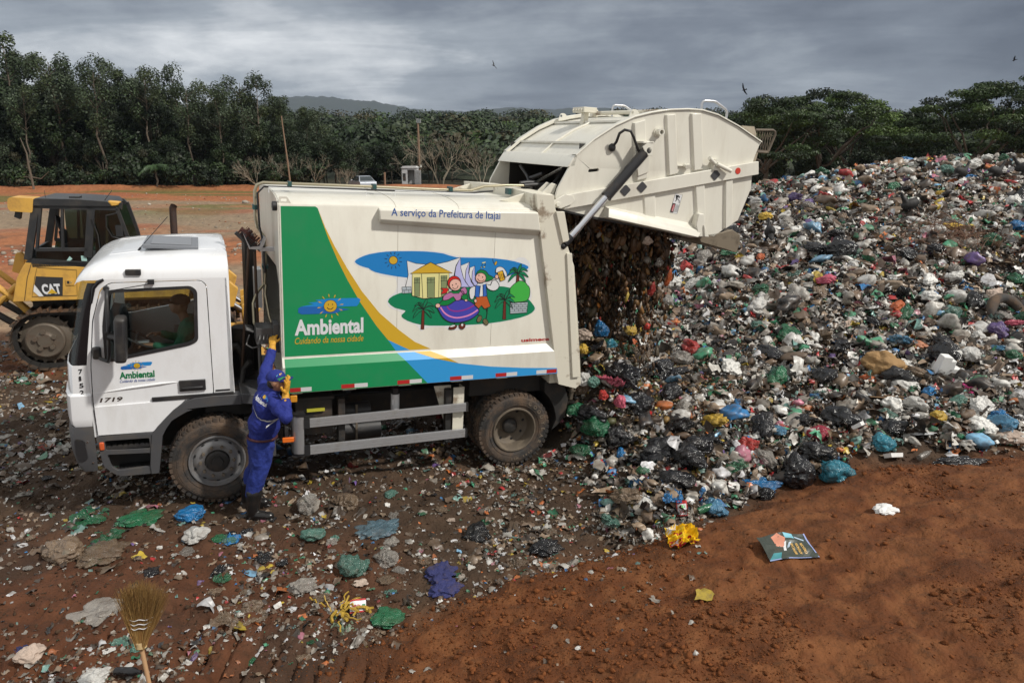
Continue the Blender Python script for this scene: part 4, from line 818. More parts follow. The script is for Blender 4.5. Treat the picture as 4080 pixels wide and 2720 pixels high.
for a, b in ((.66, 1.72), (2.05, 3.15)): pc.tube([(a, -.80, 2.90), (a, -.80, 2.955), (b, -.80, 2.945), (b, -.80, 2.89)], .005, 5)
pc.build('cable_rail', whitef, pipes)
# valve block with levers, hydraulic bits in the gap between cab and body
vb = MB(); vb.box((.46, -1.05, 1.27), (.66, -.75, 1.45)); vb.box((.64, -1.10, 1.18), (.70, -.85, 1.50))
for i in range(4): vb.cyl((.44, -1.0 + i * .07, 1.40), (.36, -1.02 + i * .07, 1.44), .014, 6); vb.cyl((.50 + i * .04, -1.06, 1.38), (.49 + i * .04, -1.10, 1.33), .008, 6)
vb.cyl((.50, -.9, .6), (.50, -.9, 1.27), .02, 8); vb.tube([(.40, -.9, 1.35), (.36, -.95, 1.25), (.42, -1.0, 1.22), (.52, -1.0, 1.24)], .01, 6)
vb.build('valve_block', mat('valve_grey', (.10, .10, .10), .4, .4, dirt=(.05, .04, .03), dirt_amt=.7), TR, bevel=.004)
gb = MB(); gb.box((.44, .2, .6), (.56, .9, 2.3)); gb.box((.50, -.45, 1.55), (.58, -.2, 2.0), mi=1); gb.cyl((.35, -.3, .5), (.35, -.3, 1.3), .12, 16)
gb.tube([(.40, -.75, 1.0), (.33, -.7, .9), (.30, -.75, .72), (.40, -.85, .68)], .03, 8); gb.cyl((.22, -.6, .62), (.45, -.6, .62), .06, 12, mi=1); gb.box((.25, -.9, .45), (.7, .9, .6))
gb.tube([(.25 + .1 * cos(t), -.5, .86 + .26 * sin(t)) for t in np.linspace(.0, 3.1, 10)], .045, 10)
gb.build('gap_equipment', [darkm, whitef], TR, smooth=40)
# tailgate raised
tg_out = [(3.935, 2.954), (3.965, 3.06), (4.172, 3.45), (4.41, 3.652), (4.69, 3.829), (4.945, 3.946), (5.188, 4.013), (5.437, 4.060), (5.716, 4.088), (5.937, 4.09), (6.192, 4.048), (6.536, 3.93), (6.949, 3.75), (6.925, 3.70), (6.856, 3.511), (6.90, 3.40), (6.872, 3.313), (6.882, 3.141), (6.731, 2.712), (6.529, 2.602), (6.355, 2.485), (6.183, 2.523), (4.708, 2.70), (4.448, 2.735), (4.003, 2.815)]
tg = MB(); slot = rnd([(4.365, 3.262), (4.365, 3.298), (4.507, 3.315), (4.507, 3.28)], .018)
plate(tg, tg_out, [slot], -1.15, -1.11); plate(tg, tg_out, [slot], 1.11, 1.15)
topc = [(4.172, 3.45), (4.41, 3.652), (4.69, 3.829), (4.945, 3.946), (5.188, 4.013), (5.437, 4.060), (5.716, 4.088), (5.937, 4.09), (6.192, 4.048), (6.536, 3.93), (6.949, 3.75)]
for s_ in (-1, 1):                                                    # rim flange along the top edge
    tg.grid([[(a, s_ * (1.17 if s_ else 0), b + .0) for a, b in topc], [(a, s_ * 1.17, b + .018) for a, b in topc], [(a, s_ * 1.06, b + .018) for a, b in topc], [(a, s_ * 1.06, b - .03) for a, b in topc]])
    tg.prism([(4.07, 2.99), (6.906, 3.504), (6.935, 3.334), (4.04, 2.815)], min(s_ * 1.15, s_ * 1.205), max(s_ * 1.15, s_ * 1.205))
inner = [(a, b - .055) for a, b in topc]
tg.grid([[(a, y, b) for a, b in inner] for y in (-1.11, 1.11)])
tg.prism([(4.165, 3.452), (4.20, 3.47), (4.17, 3.33), (4.075, 3.315)], -1.15, 1.15)       # cross beam over the opening
tg.box((4.0, -1.11, 2.86), (4.10, 1.11, 2.93)); tg.prism([(6.83, 3.13), (6.86, 3.33), (6.94, 3.72), (6.92, 3.72), (6.70, 3.2)], -1.11, 1.11)
tg.prism([(6.85, 3.1), (6.70, 2.70), (6.52, 2.60), (6.35, 2.50), (6.36, 2.54), (6.5, 2.66), (6.66, 2.76), (6.8, 3.12)], -1.11, 1.11)
for q_, w_ in ((4.55, .012), (5.0, .012)):                           # raised bars across the top skin
    k = min(range(len(inner)), key=lambda i: abs(inner[i][0] - q_)); a, b = inner[k]; tg.box((a - .02, -1.1, b), (a + .02, 1.1, b + .03))
tg.tube([(a, -.05, b + .01) for a, b in inner[:4]], .02, 6)
tailgate = tg.build('tailgate', cream, TR, bevel=.006)
def rib(x0_, x1_, zt0, zt1, zb0, zb1, y=-1.15, d=.035, lean=.0):
    for s_ in (-1, 1):
        rb = MB()
        yy = s_ * 1.15; y2 = s_ * (1.15 + d); vs = [(x0_, yy, zt0), (x1_, yy, zt1), (x1_ + lean, yy, zb1), (x0_ + lean, yy, zb0), (x0_ + .02, y2, zt0 - .005), (x1_ - .02, y2, zt1 - .005), (x1_ + lean - .02, y2, zb1), (x0_ + lean + .02, y2, zb0)]
        rb.add(vs, [(4, 5, 6, 7), (0, 1, 5, 4), (1, 2, 6, 5), (2, 3, 7, 6), (3, 0, 4, 7)]); rb.build('rib', cream, tailgate, bevel=.006)
rib(4.921, 5.103, 3.88, 3.93, 3.19, 3.225, lean=.11); rib(5.379, 5.54, 4.005, 4.025, 3.27, 3.30, lean=.125); rib(5.754, 5.93, 4.045, 4.055, 3.345, 3.37, lean=.125)
rib(5.166, 5.357, 3.02, 3.05, 2.72, 2.72, lean=.05, d=.02); rib(5.933, 6.101, 3.155, 3.185, 2.69, 2.67, lean=.09); rib(6.408, 6.548, 3.235, 3.26, 2.60, 2.66, lean=.085)
rb = MB(); rb.prism([(4.96, 3.60), (5.17, 3.68), (5.20, 3.3), (5.05, 3.24)], -1.20, -1.15); rb.build('mounting_plate', cream, tailgate, bevel=.006)
for s_ in (-1, 1):
    lp = MB()                                                    # trough-like lip along the mouth
    y_ = lambda v: s_ * v
    vs = [(4.63, y_(1.15), 2.865), (6.0, y_(1.15), 2.66), (4.63, y_(1.26), 2.845), (6.07, y_(1.26), 2.57), (4.61, y_(1.30), 2.735), (5.995, y_(1.30), 2.495), (4.61, y_(1.12), 2.71), (6.0, y_(1.12), 2.47)]
    lp.add(vs, [(0, 1, 3, 2), (2, 3, 5, 4), (4, 5, 7, 6), (0, 2, 4, 6), (1, 7, 5, 3)]); lp.prism([(5.96, 2.66), (5.99, 2.80), (6.065, 2.80), (6.11, 2.64), (6.15, 2.50), (6.02, 2.50)], min(y_(1.15), y_(1.27)), max(y_(1.15), y_(1.27)))
    lp.prism([(6.07, 2.66), (6.18, 2.50), (6.10, 2.50)], min(y_(1.15), y_(1.29)), max(y_(1.15), y_(1.29))); lp.build('mouth_lip', cream, tailgate, bevel=.008)
sl = MB(); sl.prism([(4.0, 2.815), (4.45, 2.735), (6.0, 2.50), (6.0, 2.48), (4.5, 2.70), (4.05, 2.785)], -1.16, -1.06); sl.prism([(4.0, 2.815), (4.45, 2.735), (6.0, 2.50), (6.0, 2.48), (4.5, 2.70), (4.05, 2.785)], 1.06, 1.16); sl.build('rubber_seal', blackp, tailgate)
hp_ = MB(); hp_.prism([(6.15, 2.416), (6.10, 2.50), (6.45, 2.54), (6.655, 2.585), (6.80, 2.516), (6.815, 2.40), (6.778, 2.267), (6.547, 2.328)], -1.15, 1.10); hp_.build('loading_sill', mat('bare_worn_steel', (.20, .165, .12), .6, .2, dirt=(.06, .045, .03), dirt_amt=.8, dirt_scale=5), tailgate, bevel=.008)
di = MB(); di.box((4.25, -1.10, 2.95), (6.2, -1.08, 3.6)); di.box((4.25, 1.08, 2.95), (6.2, 1.10, 3.6)); di.prism([(4.9, 2.78), (6.3, 3.1), (6.6, 3.9), (6.5, 3.9), (6.2, 3.2), (5.0, 2.95)], -1.08, 1.08); di.prism([(5.2, 3.95), (5.3, 3.95), (5.0, 3.1), (4.9, 3.1)], -.9, .9); di.build('packer_blade', darkm, tailgate)
hs = MB()
for k, (y0_, zz) in enumerate(((-.62, .0), (-.50, .02), (-.56, -.04))):
    hs.tube(smoothpoly([(3.75, 3.055 + zz), (3.95, 3.06 + zz), (4.15, 3.02 - zz), (4.30, 3.08 + zz * 2), (4.38, 3.22)], 3, False) and [(p_[0], y0_ + .12 * k * (p_[0] - 3.75), p_[1]) for p_ in smoothpoly([(3.75, 3.055 + zz), (3.95, 3.07 + zz), (4.15, 3.04 - zz), (4.30, 3.10 + zz * 2), (4.40, 3.28)], 3, False)], .028, 8)
hs.tube([(3.98, -.45, 3.06), (4.1, -.2, 3.02), (4.15, .1, 3.05), (4.2, .3, 3.15), (4.15, .45, 3.28)], .028, 8); hs.tube([(3.95, -.6, 3.02), (4.0, -.2, 3.0), (4.1, .25, 3.0), (4.2, .2, 3.12), (4.25, -.1, 3.2)], .03, 8)
hs.tube([(4.4, -.4, 3.3), (4.2, .3, 3.0)], .02, 6, mi=1); hs.build('hose', [blackp, steel], tailgate, smooth=60)
# lift cylinder
for s_ in (-1, 1):
    yy = s_ * 1.29; cy = MB(); a, b = Vector((5.045, yy, 3.53)), Vector((4.57, yy, 2.995)); cy.cyl(a, b, .066, 24); cy.cyl(b, b + (b - a) * .02, .072, 24); cy.ball(Vector((5.075, yy, 3.56)), .06, 14, 8); cy.cyl((5.075, yy + .06, 3.56), (5.075, yy - .06, 3.56), .035, 14)
    cyo = cy.build('lift_cylinder', mat('cylinder_black', (.022, .022, .024), .3, dirt=(.12, .08, .05), dirt_amt=.35), TR, smooth=40)
    cy = MB(); c_ = Vector((4.115, yy, 2.50)); cy.cyl(b, c_, .042, 24); cy.cyl(c_ + (b - c_) * .22, c_, .047, 24); cy.build('rod', chrome, cyo, smooth=40)
    cy = MB(); cy.cyl(c_, c_ + (c_ - b).normalized() * .12, .052, 20); cy.ball(Vector((4.015, yy, 2.385)), .045, 12, 8); cy.build('clevis', blackp, cyo, smooth=40)
bt = MB(); bt.prism([(4.98, 3.60), (5.06, 3.66), (5.13, 3.67), (5.13, 3.50), (5.05, 3.50)], -1.35, -1.33); bt.box((4.98, -1.35, 3.64), (5.14, -1.15, 3.665)); bt.build('cylinder_bracket', cream, tailgate, bevel=.004)
hs = MB(); hs.tube([(4.657, -1.17, 3.573), (4.68, -1.22, 3.64), (4.69, -1.26, 3.74), (4.74, -1.29, 3.785), (4.82, -1.30, 3.775), (4.88, -1.29, 3.70), (4.96, -1.28, 3.56), (5.0, -1.28, 3.52)], .017, 8); hs.ball((4.657, -1.17, 3.573), (.05, .03, .05), 12, 8); hs.build('cylinder_hose', blackp, tailgate, smooth=60)
# diamonds, pins, pipe stubs, hoops, guard
dd = MB()
for (a, b) in ((4.874, 3.065), (5.111, 3.111), (6.219, 3.301)): dd.prism(rnd([(a - .08, b - .01), (a, b + .075), (a + .08, b + .01), (a, b - .075)], .02), -1.212, -1.204)
dd.build('cover_plate', mat('cover_grey', (.05, .05, .055), .5), tailgate)
dd = MB(); dd.lathe([(0, .042), (.006, .042), (.006, 0)], (6.578, -1.204, 3.367), n=24); dd.build('reflector', mat('red_reflector', (.55, .05, .03), .3), tailgate)
dd = MB(); dd.lathe([(0, .06), (.02, .06), (.02, .045), (.10, .045), (.10, .026), (.03, .026)], (5.30, -1.15, 3.79), n=24); dd.build('pin_boss', cream, tailgate, smooth=40)
dd = MB(); dd.prism([(3.84, 2.90), (3.88, 2.84), (4.0, 2.83), (4.13, 2.88), (4.17, 2.93), (4.14, 2.985), (4.02, 2.99), (3.95, 2.95)], -1.225, -1.20); dd.cyl((3.945, -1.24, 2.876), (3.945, -1.1, 2.876), .03, 14)
for yy in (-1.05, -.9): dd.prism([(3.80, 3.0), (3.93, 3.12), (4.0, 3.1), (3.95, 2.93), (3.85, 2.93)], yy, yy + .02)
dd.build('hinge', cream, tailgate, bevel=.004)
dd = MB(); dd.cyl((6.07, -1.24, 3.51), (6.2, -1.2, 3.44), .027, 12); dd.cyl((6.2, -1.24, 3.44), (6.42, -1.26, 3.36), .027, 12); dd.box((6.17, -1.22, 3.36), (6.27, -1.15, 3.5)); dd.build('bar_holder', cream, tailgate, smooth=40); dd = MB(); dd.box((5.62, -1.18, 3.392), (5.74, -1.15, 3.402)); dd.cyl((5.76, -1.16, 3.40), (5.74, -1.25, 3.385), .028, 12); dd.cyl((5.80, -1.16, 3.405), (5.78, -1.23, 3.39), .028, 12); dd.build('bar_holder', cream, tailgate, smooth=40)
for yy in (-1.0, 1.0):
    dd = MB(); dx = 0 if yy < 0 else -.17; dd.tube([(6.035 + dx, yy, 4.06), (6.035 + dx, yy, 4.19), (6.05 + dx, yy, 4.215), (6.08 + dx, yy, 4.227), (6.22 + dx, yy, 4.229), (6.25 + dx, yy, 4.225), (6.42 + dx, yy, 4.145), (6.45 + dx, yy, 4.11), (6.445 + dx, yy, 3.99)], .017, 8); dd.build('grab_hoop', alu, tailgate, smooth=60)
for yy in (-1.0, 1.0):
    dd = MB(); plate(dd, rnd([(4.95, 3.93), (4.99, 4.05), (5.06, 4.05), (5.12, 3.98)], .03), [[(5.0 + .02 * cos(t), 4.01 + .02 * sin(t)) for t in np.linspace(0, 2 * pi, 9)[:-1]]], yy - .01, yy + .01); dd.build('lifting_eye', cream, tailgate)
dd = MB(); dd.box((4.85, .0, 4.03), (5.05, .34, 4.10)); dd.prism([(4.9, 3.87), (4.98, 3.87), (4.98, 4.03), (4.92, 4.03)], .1, .2)
for i in range(4): dd.cyl((4.84, .04 + i * .08, 4.06), (4.82, .04 + i * .08, 4.06), .015, 8)
dd.cyl((5.25, .45, 4.05), (5.60, -.75, 4.07), .028, 10); dd.box((5.22, .42, 4.0), (5.30, .52, 4.1)); dd.build('top_fitting', cream_d, tailgate, bevel=.004)
dd = MB(); gq = [(7.0, 3.915), (7.30, 3.93), (7.34, 3.91), (7.35, 3.875), (7.27, 3.65), (7.24, 3.63), (7.05, 3.63)]
for yy in (-.95,): dd.tube([(a, yy, b) for a, b in gq], .017, 8)
dd.prism([(7.05, 3.62), (7.28, 3.62), (7.285, 3.66), (7.05, 3.66)], -.95, -.35)
for i in range(6):
    dd.cyl((7.03 + i * .045, -.95, 3.9), (7.09 + i * .04, -.95, 3.66), .004, 4); dd.cyl((7.03 + i * .045, -.95, 3.66), (7.09 + i * .04, -.95, 3.9), .004, 4)
dd.prism([(6.72, 3.955), (6.93, 3.955), (6.98, 3.86), (7.0, 3.72), (6.95, 3.70)], -1.0, -.2, mi=1); dd.prism([(6.90, 3.5), (7.05, 3.62), (7.02, 3.45), (6.88, 3.38)], -1.0, -.9, mi=1)
dd.build('lamp_guard', [rim_d, mat('muddy_cream', (.38, .33, .25), .7, dirt=(.14, .09, .055), dirt_amt=.9, dirt_scale=6)], tailgate, smooth=40)
# warning sticker PERIGO
dw = MB(); X0, Z0 = 5.61, 2.80; ca, sa = cos(.22), sin(.22)
def wf_(a, b, l=1): return (X0 + a * ca + b * sa, -1.1505 - l * .001, Z0 - a * sa * .6 + b * ca)
Wg = Art(wf_); Wg.fill([(0, 0), (.115, 0), (.115, .25), (0, .25)], whitef, 1); Wg.line([(0, 0), (.115, 0), (.115, .25), (0, .25)], .004, 2, None, True)
Wg.fill([(.012, .235), (.07, .235), (.04, .17)], ink, 3); Wg.line([(.03, .15), (.06, .19), (.09, .17), (.10, .14)], .01, 3); Wg.ell((.075, .215), (.012, .012), ink, 3, 0, n=8)
Wg.fill([(.004, .006), (.05, .006), (.05, .125), (.004, .125)], ink, 3); Wg.ell((.027, .065), (.019, .052), redp, 4, 0); i = Wg.mi(letw); put_text(Wg.mb, 'PERIGO', lambda a, b: wf_(.034 - b, .018 + a, 5), w=.09, h=.014, bold=.02, mi=i)
for j in range(5): Wg.line([(.062 + j * .011, .015), (.062 + j * .011, .12 - .01 * (j % 2))], .003, 3)
Wg.build('warning_sticker', tailgate)
# broom and shovel standing in their bracket behind the cab
def gp(x, y, z): return TM @ Vector((x, y, z)) + TT
bk = MB(); bk.prism([(.38, 2.46), (.44, 2.28), (.56, 2.27), (.60, 2.33), (.62, 2.40), (.60, 2.42), (.55, 2.31), (.45, 2.30)], -.75, -.62); bk.box((.55, -.72, 2.25), (.72, -.64, 2.29)); bk.build('tool_bracket', alu, TR)
# driver and scripts for people come later
# ------------------------------------------------------------------ bulldozer
DZ = empty('bulldozer', (-8.44, 12.85, 0), (0, .022, radians(21)), label='yellow crawler bulldozer with black cab parked behind the truck cab', cat='bulldozer')
caty = mat('machine_yellow', (.62, .35, .065), .5, dirt=(.22, .11, .045), dirt_amt=.7, dirt_scale=2.5, dirt_lo=.48, dirt_hi=.72)
cabk = mat('machine_black', (.022, .023, .025), .45, dirt=(.10, .08, .06), dirt_amt=.4, dirt_scale=3)
trk = mat('track_steel', (.07, .056, .045), .5, .4, dirt=(.16, .085, .045), dirt_amt=.9, dirt_scale=5, dirt_lo=.45, dirt_hi=.6)
hubm = mat('drive_hub', (.12, .098, .075), .55, .2, dirt=(.10, .06, .04), dirt_amt=.8, dirt_scale=5)
b = MB()
pan = [(-.216, 1.995), (-.324, 1.856), (-.42, 1.72), (-.56, 1.304), (.70, 1.293), (2.9, 1.27), (2.9, 1.78), (1.6, 1.86), (.911, 1.877)]
b.prism(pan, 0, .12); b.prism(pan, 1.75, 1.87); b.prism([(-.42, 1.72), (-.56, 1.304), (-.3, 1.304), (-.15, 1.9), (-.216, 1.995), (-.324, 1.856)], .12, 1.75); b.box((1.5, .2, 1.2), (2.95, 1.67, 1.80)); b.box((-.3, .4, .5), (2.9, 1.5, 1.25), 1)
b.box((.0, .12, 1.25), (1.6, 1.75, 1.34), 1)
dbody = b.build('engine_body', [caty, darkm], DZ, bevel=.012)
b = MB(); b.tube([(-.009, -.004, 1.899), (.735, -.004, 1.834), (.687, -.004, 1.369), (-.18, -.004, 1.38), (-.08, -.004, 1.72)], .004, 4, closed=True); b.tube([(-.10, -.004, 1.98), (-.22, -.004, 1.72), (-.33, -.004, 1.32)], .006, 4); b.build('panel_gap', darkm, dbody)
b = MB(); b.box((.50, -.014, 1.56), (.67, -.001, 1.665)); b.box((.525, -.018, 1.59), (.57, -.012, 1.64), 1); b.ball((.60, -.015, 1.61), .012, 8, 6, mi=2); b.build('latch', [caty, ink, steel], dbody, bevel=.004)
def dzf(a, c, l=1): return (a, -.003 - l * .0015, c)
G = Art(dzf); G.fill([(-.056, 1.742), (.456, 1.706), (.405, 1.376), (.045, 1.38), (-.101, 1.598)], mat('badge_black', (.03, .03, .033), .45), 1); G.fill([(-.106, 1.598), (.044, 1.374), (-.04, 1.374), (-.141, 1.475)], whitef, 1.5)
i = G.mi(letw); put_text(G.mb, 'CAT', lambda a, c: (.035 + a - c * .13, -.008, 1.424 + c), w=.36, h=.175, bold=.05, mi=i); G.fill([(.115, 1.424), (.215, 1.512), (.315, 1.424)], yellowp, 6); G.build('badge', dbody)
# cab
def bar4(mb, pts, w, y0, y1, mi=None):
    for (a, b_), (c_, d_) in zip(pts, pts[1:]):
        l = math.hypot(c_ - a, d_ - b_); nx, nz = -(d_ - b_) / l * w / 2, (c_ - a) / l * w / 2; mb.prism([(a + nx, b_ + nz), (c_ + nx, d_ + nz), (c_ - nx, d_ - nz), (a - nx, b_ - nz)], y0, y1, mi)
b = MB()
for (y0, y1) in ((0, .10), (1.6, 1.7)):
    bar4(b, [(-.17, 2.03), (.12, 3.0)], .14, y0, y1); bar4(b, [(.02, 2.20), (.20, 2.95)], .05, y0, y1); bar4(b, [(.985, 2.05), (1.165, 2.95)], .15, y0, y1); bar4(b, [(1.83, 2.35), (1.66, 2.93)], .07, y0, y1); bar4(b, [(1.83, 2.35), (1.90, 1.9)], .07, y0, y1)
    bar4(b, [(.52, 2.22), (.60, 2.93)], .05, y0, y1); b.prism([(-.22, 1.99), (.93, 1.88), (.97, 1.97), (-.12, 2.06)], y0, y1); b.prism([(.0, 2.18), (1.0, 2.16), (1.0, 2.225), (.05, 2.235)], y0, y1); b.prism([(.1, 2.93), (1.7, 2.88), (1.6, 3.0), (.1, 3.0)], y0, y1)
b.box((-.1, .0, 1.9), (1.8, 1.7, 1.98)); b.prism([(.07, 2.975), (.09, 3.075), (.13, 3.10), (.9, 3.085), (1.49, 3.045), (1.60, 2.96)], -.03, 1.73); b.box((-.12, .1, 2.0), (-.06, 1.6, 2.2))
b.box((1.6, .1, 1.9), (1.8, 1.6, 2.25)); b.cyl((.25, .3, 3.09), (.25, .3, 3.22), .006, 5); b.box((.70, .3, 3.08), (.9, .6, 3.115)); b.cyl((1.40, .2, 3.04), (1.58, .2, 3.23), .008, 5)
dcab = b.build('cab', cabk, DZ, bevel=.01)
b = MB(); b.prism(rnd([(-.389, 2.946), (-.367, 3.085), (-.32, 3.12), (.105, 3.10), (.05, 2.855), (-.355, 2.885)], .03), -.04, .55); b.build('roof_housing', caty, dcab, bevel=.02); b = MB(); b.prism([(1.499, 3.056), (1.75, 3.036), (1.70, 2.975), (1.56, 2.966)], -.04, .22); b.build('roof_housing', caty, dcab, bevel=.02)
b = MB(); b.prism([(-.28, 2.88), (-.18, 2.88), (-.22, 2.74), (-.32, 2.78)], .05, .2); b.build('work_lamp', [cabk], dcab); b = MB(); b.prism([(1.72, 3.02), (1.78, 3.02), (1.76, 2.90), (1.70, 2.94)], .0, .1); b.build('work_lamp', [cabk], dcab)
for y in (.03, 1.66):
    for pn_ in ([(.62, 2.22), (1.0, 2.22), (1.12, 2.94), (.64, 2.94)], [(-.02, 2.05), (.97, 1.97), (1.0, 2.17), (.02, 2.18)], [(1.14, 2.1), (1.85, 2.1), (1.82, 2.4), (1.65, 2.9), (1.22, 2.9)]): b = MB(); b.prism(pn_, y, y + .004); b.build('window_glass', glass_d, dcab)
b = MB(); b.box((.35, .6, 1.98), (.75, 1.1, 2.25)); b.prism([(.36, 2.2), (.47, 2.2), (.42, 2.46), (.33, 2.48)], .62, 1.08); b.prism([(.33, 2.47), (.41, 2.44), (.36, 2.66), (.30, 2.76), (.27, 2.68)], .74, .98)
b.build('seat', mat('seat_black', (.02, .02, .022), .7), dcab, bevel=.03)
b = MB(); b.prism([(.56, 2.0), (.63, 2.08), (.68, 2.03), (.60, 1.98)], .02, .026, mi=0); b.prism([(.85, 1.99), (.96, 1.985), (.955, 2.07), (.85, 2.085)], .02, .026); b.build('cab_note', mat('pale_cyan_card', (.35, .55, .52), .6), dcab)
b = MB(); b.tube([(1.70, -.05, 2.85), (1.45, -.08, 2.80), (1.43, -.08, 2.6), (1.52, -.05, 2.42), (1.66, -.02, 2.38)], .013, 6); b.tube([(1.16, -.02, 2.75), (1.24, -.02, 2.45), (1.25, -.02, 2.15)], .012, 6); b.box((1.60, -.03, 2.42), (1.74, .03, 2.62)); b.build('grab_rail', cabk, dcab, smooth=50)
b = MB(); b.cyl((2.18, .9, 1.8), (2.21, .9, 2.78), .065, 16); b.tube([(2.21, .9, 2.78), (2.215, .9, 2.86), (2.24, .88, 2.91)], [.065, .066, .062], 16, caps=False); b.build('exhaust_stack', mat('stack_rust', (.06, .04, .035), .6, .3, dirt=(.12, .06, .03), dirt_amt=.6), DZ, smooth=50)
# tracks
def track(y0, y1, nm):
    r = .525; c0, c1 = (-.03, .575), (2.75, .545); pts = []; n1 = 22
    for t in np.linspace(pi / 2, 3 * pi / 2, 11): pts.append((c0[0] + r * cos(t), c0[1] + r * sin(t)))
    for t in np.linspace(.05, .95, 15): pts.append((c0[0] + (c1[0] - c0[0]) * t, .05 + 0 * t))
    for t in np.linspace(-pi / 2, pi / 2, 10): pts.append((c1[0] + .49 * cos(t), c1[1] + .49 * sin(t)))
    for t in np.linspace(.95, .05, 15): pts.append((c0[0] + (c1[0] - c0[0]) * t, 1.10 - .06 * t * (1 if t < .99 else 1)))
    b = MB(); n = len(pts)
    for i in range(n):
        (a, c_), (d_, e_) = pts[i], pts[(i + 1) % n]; l = math.hypot(d_ - a, e_ - c_) or 1; tx, tz = (d_ - a) / l, (e_ - c_) / l; nx, nz = tz * -1, tx * 1
        m_ = ((a + d_) / 2, (c_ + e_) / 2); 
        if (m_[0] - 1.3) * nx + (m_[1] - .55) * nz < 0: nx, nz = -nx, -nz
        q = [(a + tx * .008, c_ + tz * .008), (d_ - tx * .008, e_ - tz * .008), (d_ - tx * .008 + nx * .022, e_ - tz * .008 + nz * .022), (a + tx * .008 + nx * .022, c_ + tz * .008 + nz * .022)]; b.prism(q, y0, y1)
        q = [(a + tx * .012, c_ + tz * .012), (a + tx * .038, c_ + tz * .038), (a + tx * .034 + nx * .075, c_ + tz * .034 + nz * .075), (a + tx * .016 + nx * .075, c_ + tz * .016 + nz * .075)]; b.prism(q, y0, y1)
        q = [(a + tx * .0, c_ + tz * .0), (d_, e_), (d_ - nx * .075, e_ - nz * .075), (a - nx * .075, c_ - nz * .075)]; ym = (y0 + y1) / 2; b.prism(q, ym - .11, ym - .07, 1); b.prism(q, ym + .07, ym + .11, 1)
    t_ = b.build('track', [trk, darkm], DZ)
    b = MB(); ym = (y0 + y1) / 2; b.lathe([(-.10, 0), (-.10, .40), (.02, .42), (.06, .32), (.17, .315), (.185, .29), (.17, .18), (.18, .14), (.20, .12), (.20, .0)], (c0[0], ym, c0[1]), (0, -1, 0), 40)
    for i in range(5): a = i * 2 * pi / 5 + .4; b.cyl((c0[0] + .16 * cos(a), ym - .15, c0[1] + .16 * sin(a)), (c0[0] + .16 * cos(a), ym - .215, c0[1] + .16 * sin(a)), .042, 10)
    for i in range(18): a = i * 2 * pi / 18; b.prism([(c0[0] + .40 * cos(a - .1), c0[1] + .40 * sin(a - .1)), (c0[0] + .48 * cos(a), c0[1] + .48 * sin(a)), (c0[0] + .40 * cos(a + .1), c0[1] + .40 * sin(a + .1))], ym - .03, ym + .03, 0)
    b.build('sprocket', hubm, DZ, smooth=35)
    b = MB(); b.lathe([(-.1, .42), (.12, .40), (.12, .34), (.05, .30), (.08, .1), (.1, 0)], (c1[0], ym, c1[1]), (0, -1, 0), 32); b.build('idler_wheel', hubm, DZ, smooth=35)
    b = MB(); b.box((.45, ym - .12, .22), (2.3, ym + .12, .62))
    for i in range(6): b.lathe([(-.12, .10), (.12, .10), (.14, .05), (.14, 0)], (.55 + i * .33, ym, .17), (0, -1, 0), 16)
    b.prism([(.55, .15), (.60, .62), (.68, .62), (.66, .15)], ym - .17, ym - .12); b.build('track_frame', darkm, DZ, smooth=35)
track(-.12, .38, 'near'); track(1.5, 2.0, 'far')
b = MB()
for y in (.5, 1.3):
    b.tube([(-.25, y, .85), (-.65, y, 1.25), (-1.25, y, 1.75)], [.09, .07, .06], 8, mi=1); b.tube([(-.3, y, .55), (-.85, y, .88), (-1.5, y, 1.3)], [.08, .07, .07], 8); b.tube([(-.35, y, 1.45), (-.6, y, 1.50), (-1.1, y, 1.1)], .06, 8, mi=1)
    b.prism([(-.40, 1.70), (-.62, 1.78), (-.50, 2.10), (-.40, 2.12), (-.33, 2.05)], y - .06, y + .06, 1)
b.box((-1.6, .2, 1.1), (-1.35, 1.7, 1.45)); b.build('ripper', [darkm, caty], DZ, bevel=.008)
b = MB(); b.prism([(2.2, .9), (3.2, 1.0), (3.3, 1.35), (3.15, 1.5), (3.0, 1.1), (2.3, 1.1)], .1, .3); b.prism([(2.2, .9), (3.2, 1.0), (3.3, 1.35), (3.15, 1.5), (3.0, 1.1), (2.3, 1.1)], 1.6, 1.8)
b.cyl((2.4, .5, 1.55), (3.35, .5, .85), .05, 12, mi=1); b.cyl((2.0, .5, 1.8), (2.7, .5, 1.35), .075, 12); b.cyl((2.4, 1.4, 1.55), (3.35, 1.4, .85), .05, 12, mi=1); b.box((1.0, -.15, .5), (3.5, -.02, .72)); b.box((1.0, 1.9, .5), (3.5, 2.03, .72))
b.build('push_frame', [caty, chrome], DZ, bevel=.01)
b = MB(); prof = [(3.70, .02), (3.50, .25), (3.45, .6), (3.50, .95), (3.62, 1.10), (3.67, 1.08), (3.56, .92), (3.52, .6), (3.56, .28), (3.76, .04)]; b.prism(prof, -.65, 2.55)
for y in (-.3, .5, 1.4, 2.2): b.prism([(3.44, .3), (3.35, .3), (3.35, .95), (3.5, 1.0)], y - .05, y + .05)
b.build('blade', caty, DZ, bevel=.01)

for o_ in DZ.children:
    if o_.name.split('.')[0] not in ('track', 'sprocket', 'idler_wheel', 'track_frame', 'push_frame', 'blade', 'exhaust_stack'): o_.scale.x = .81
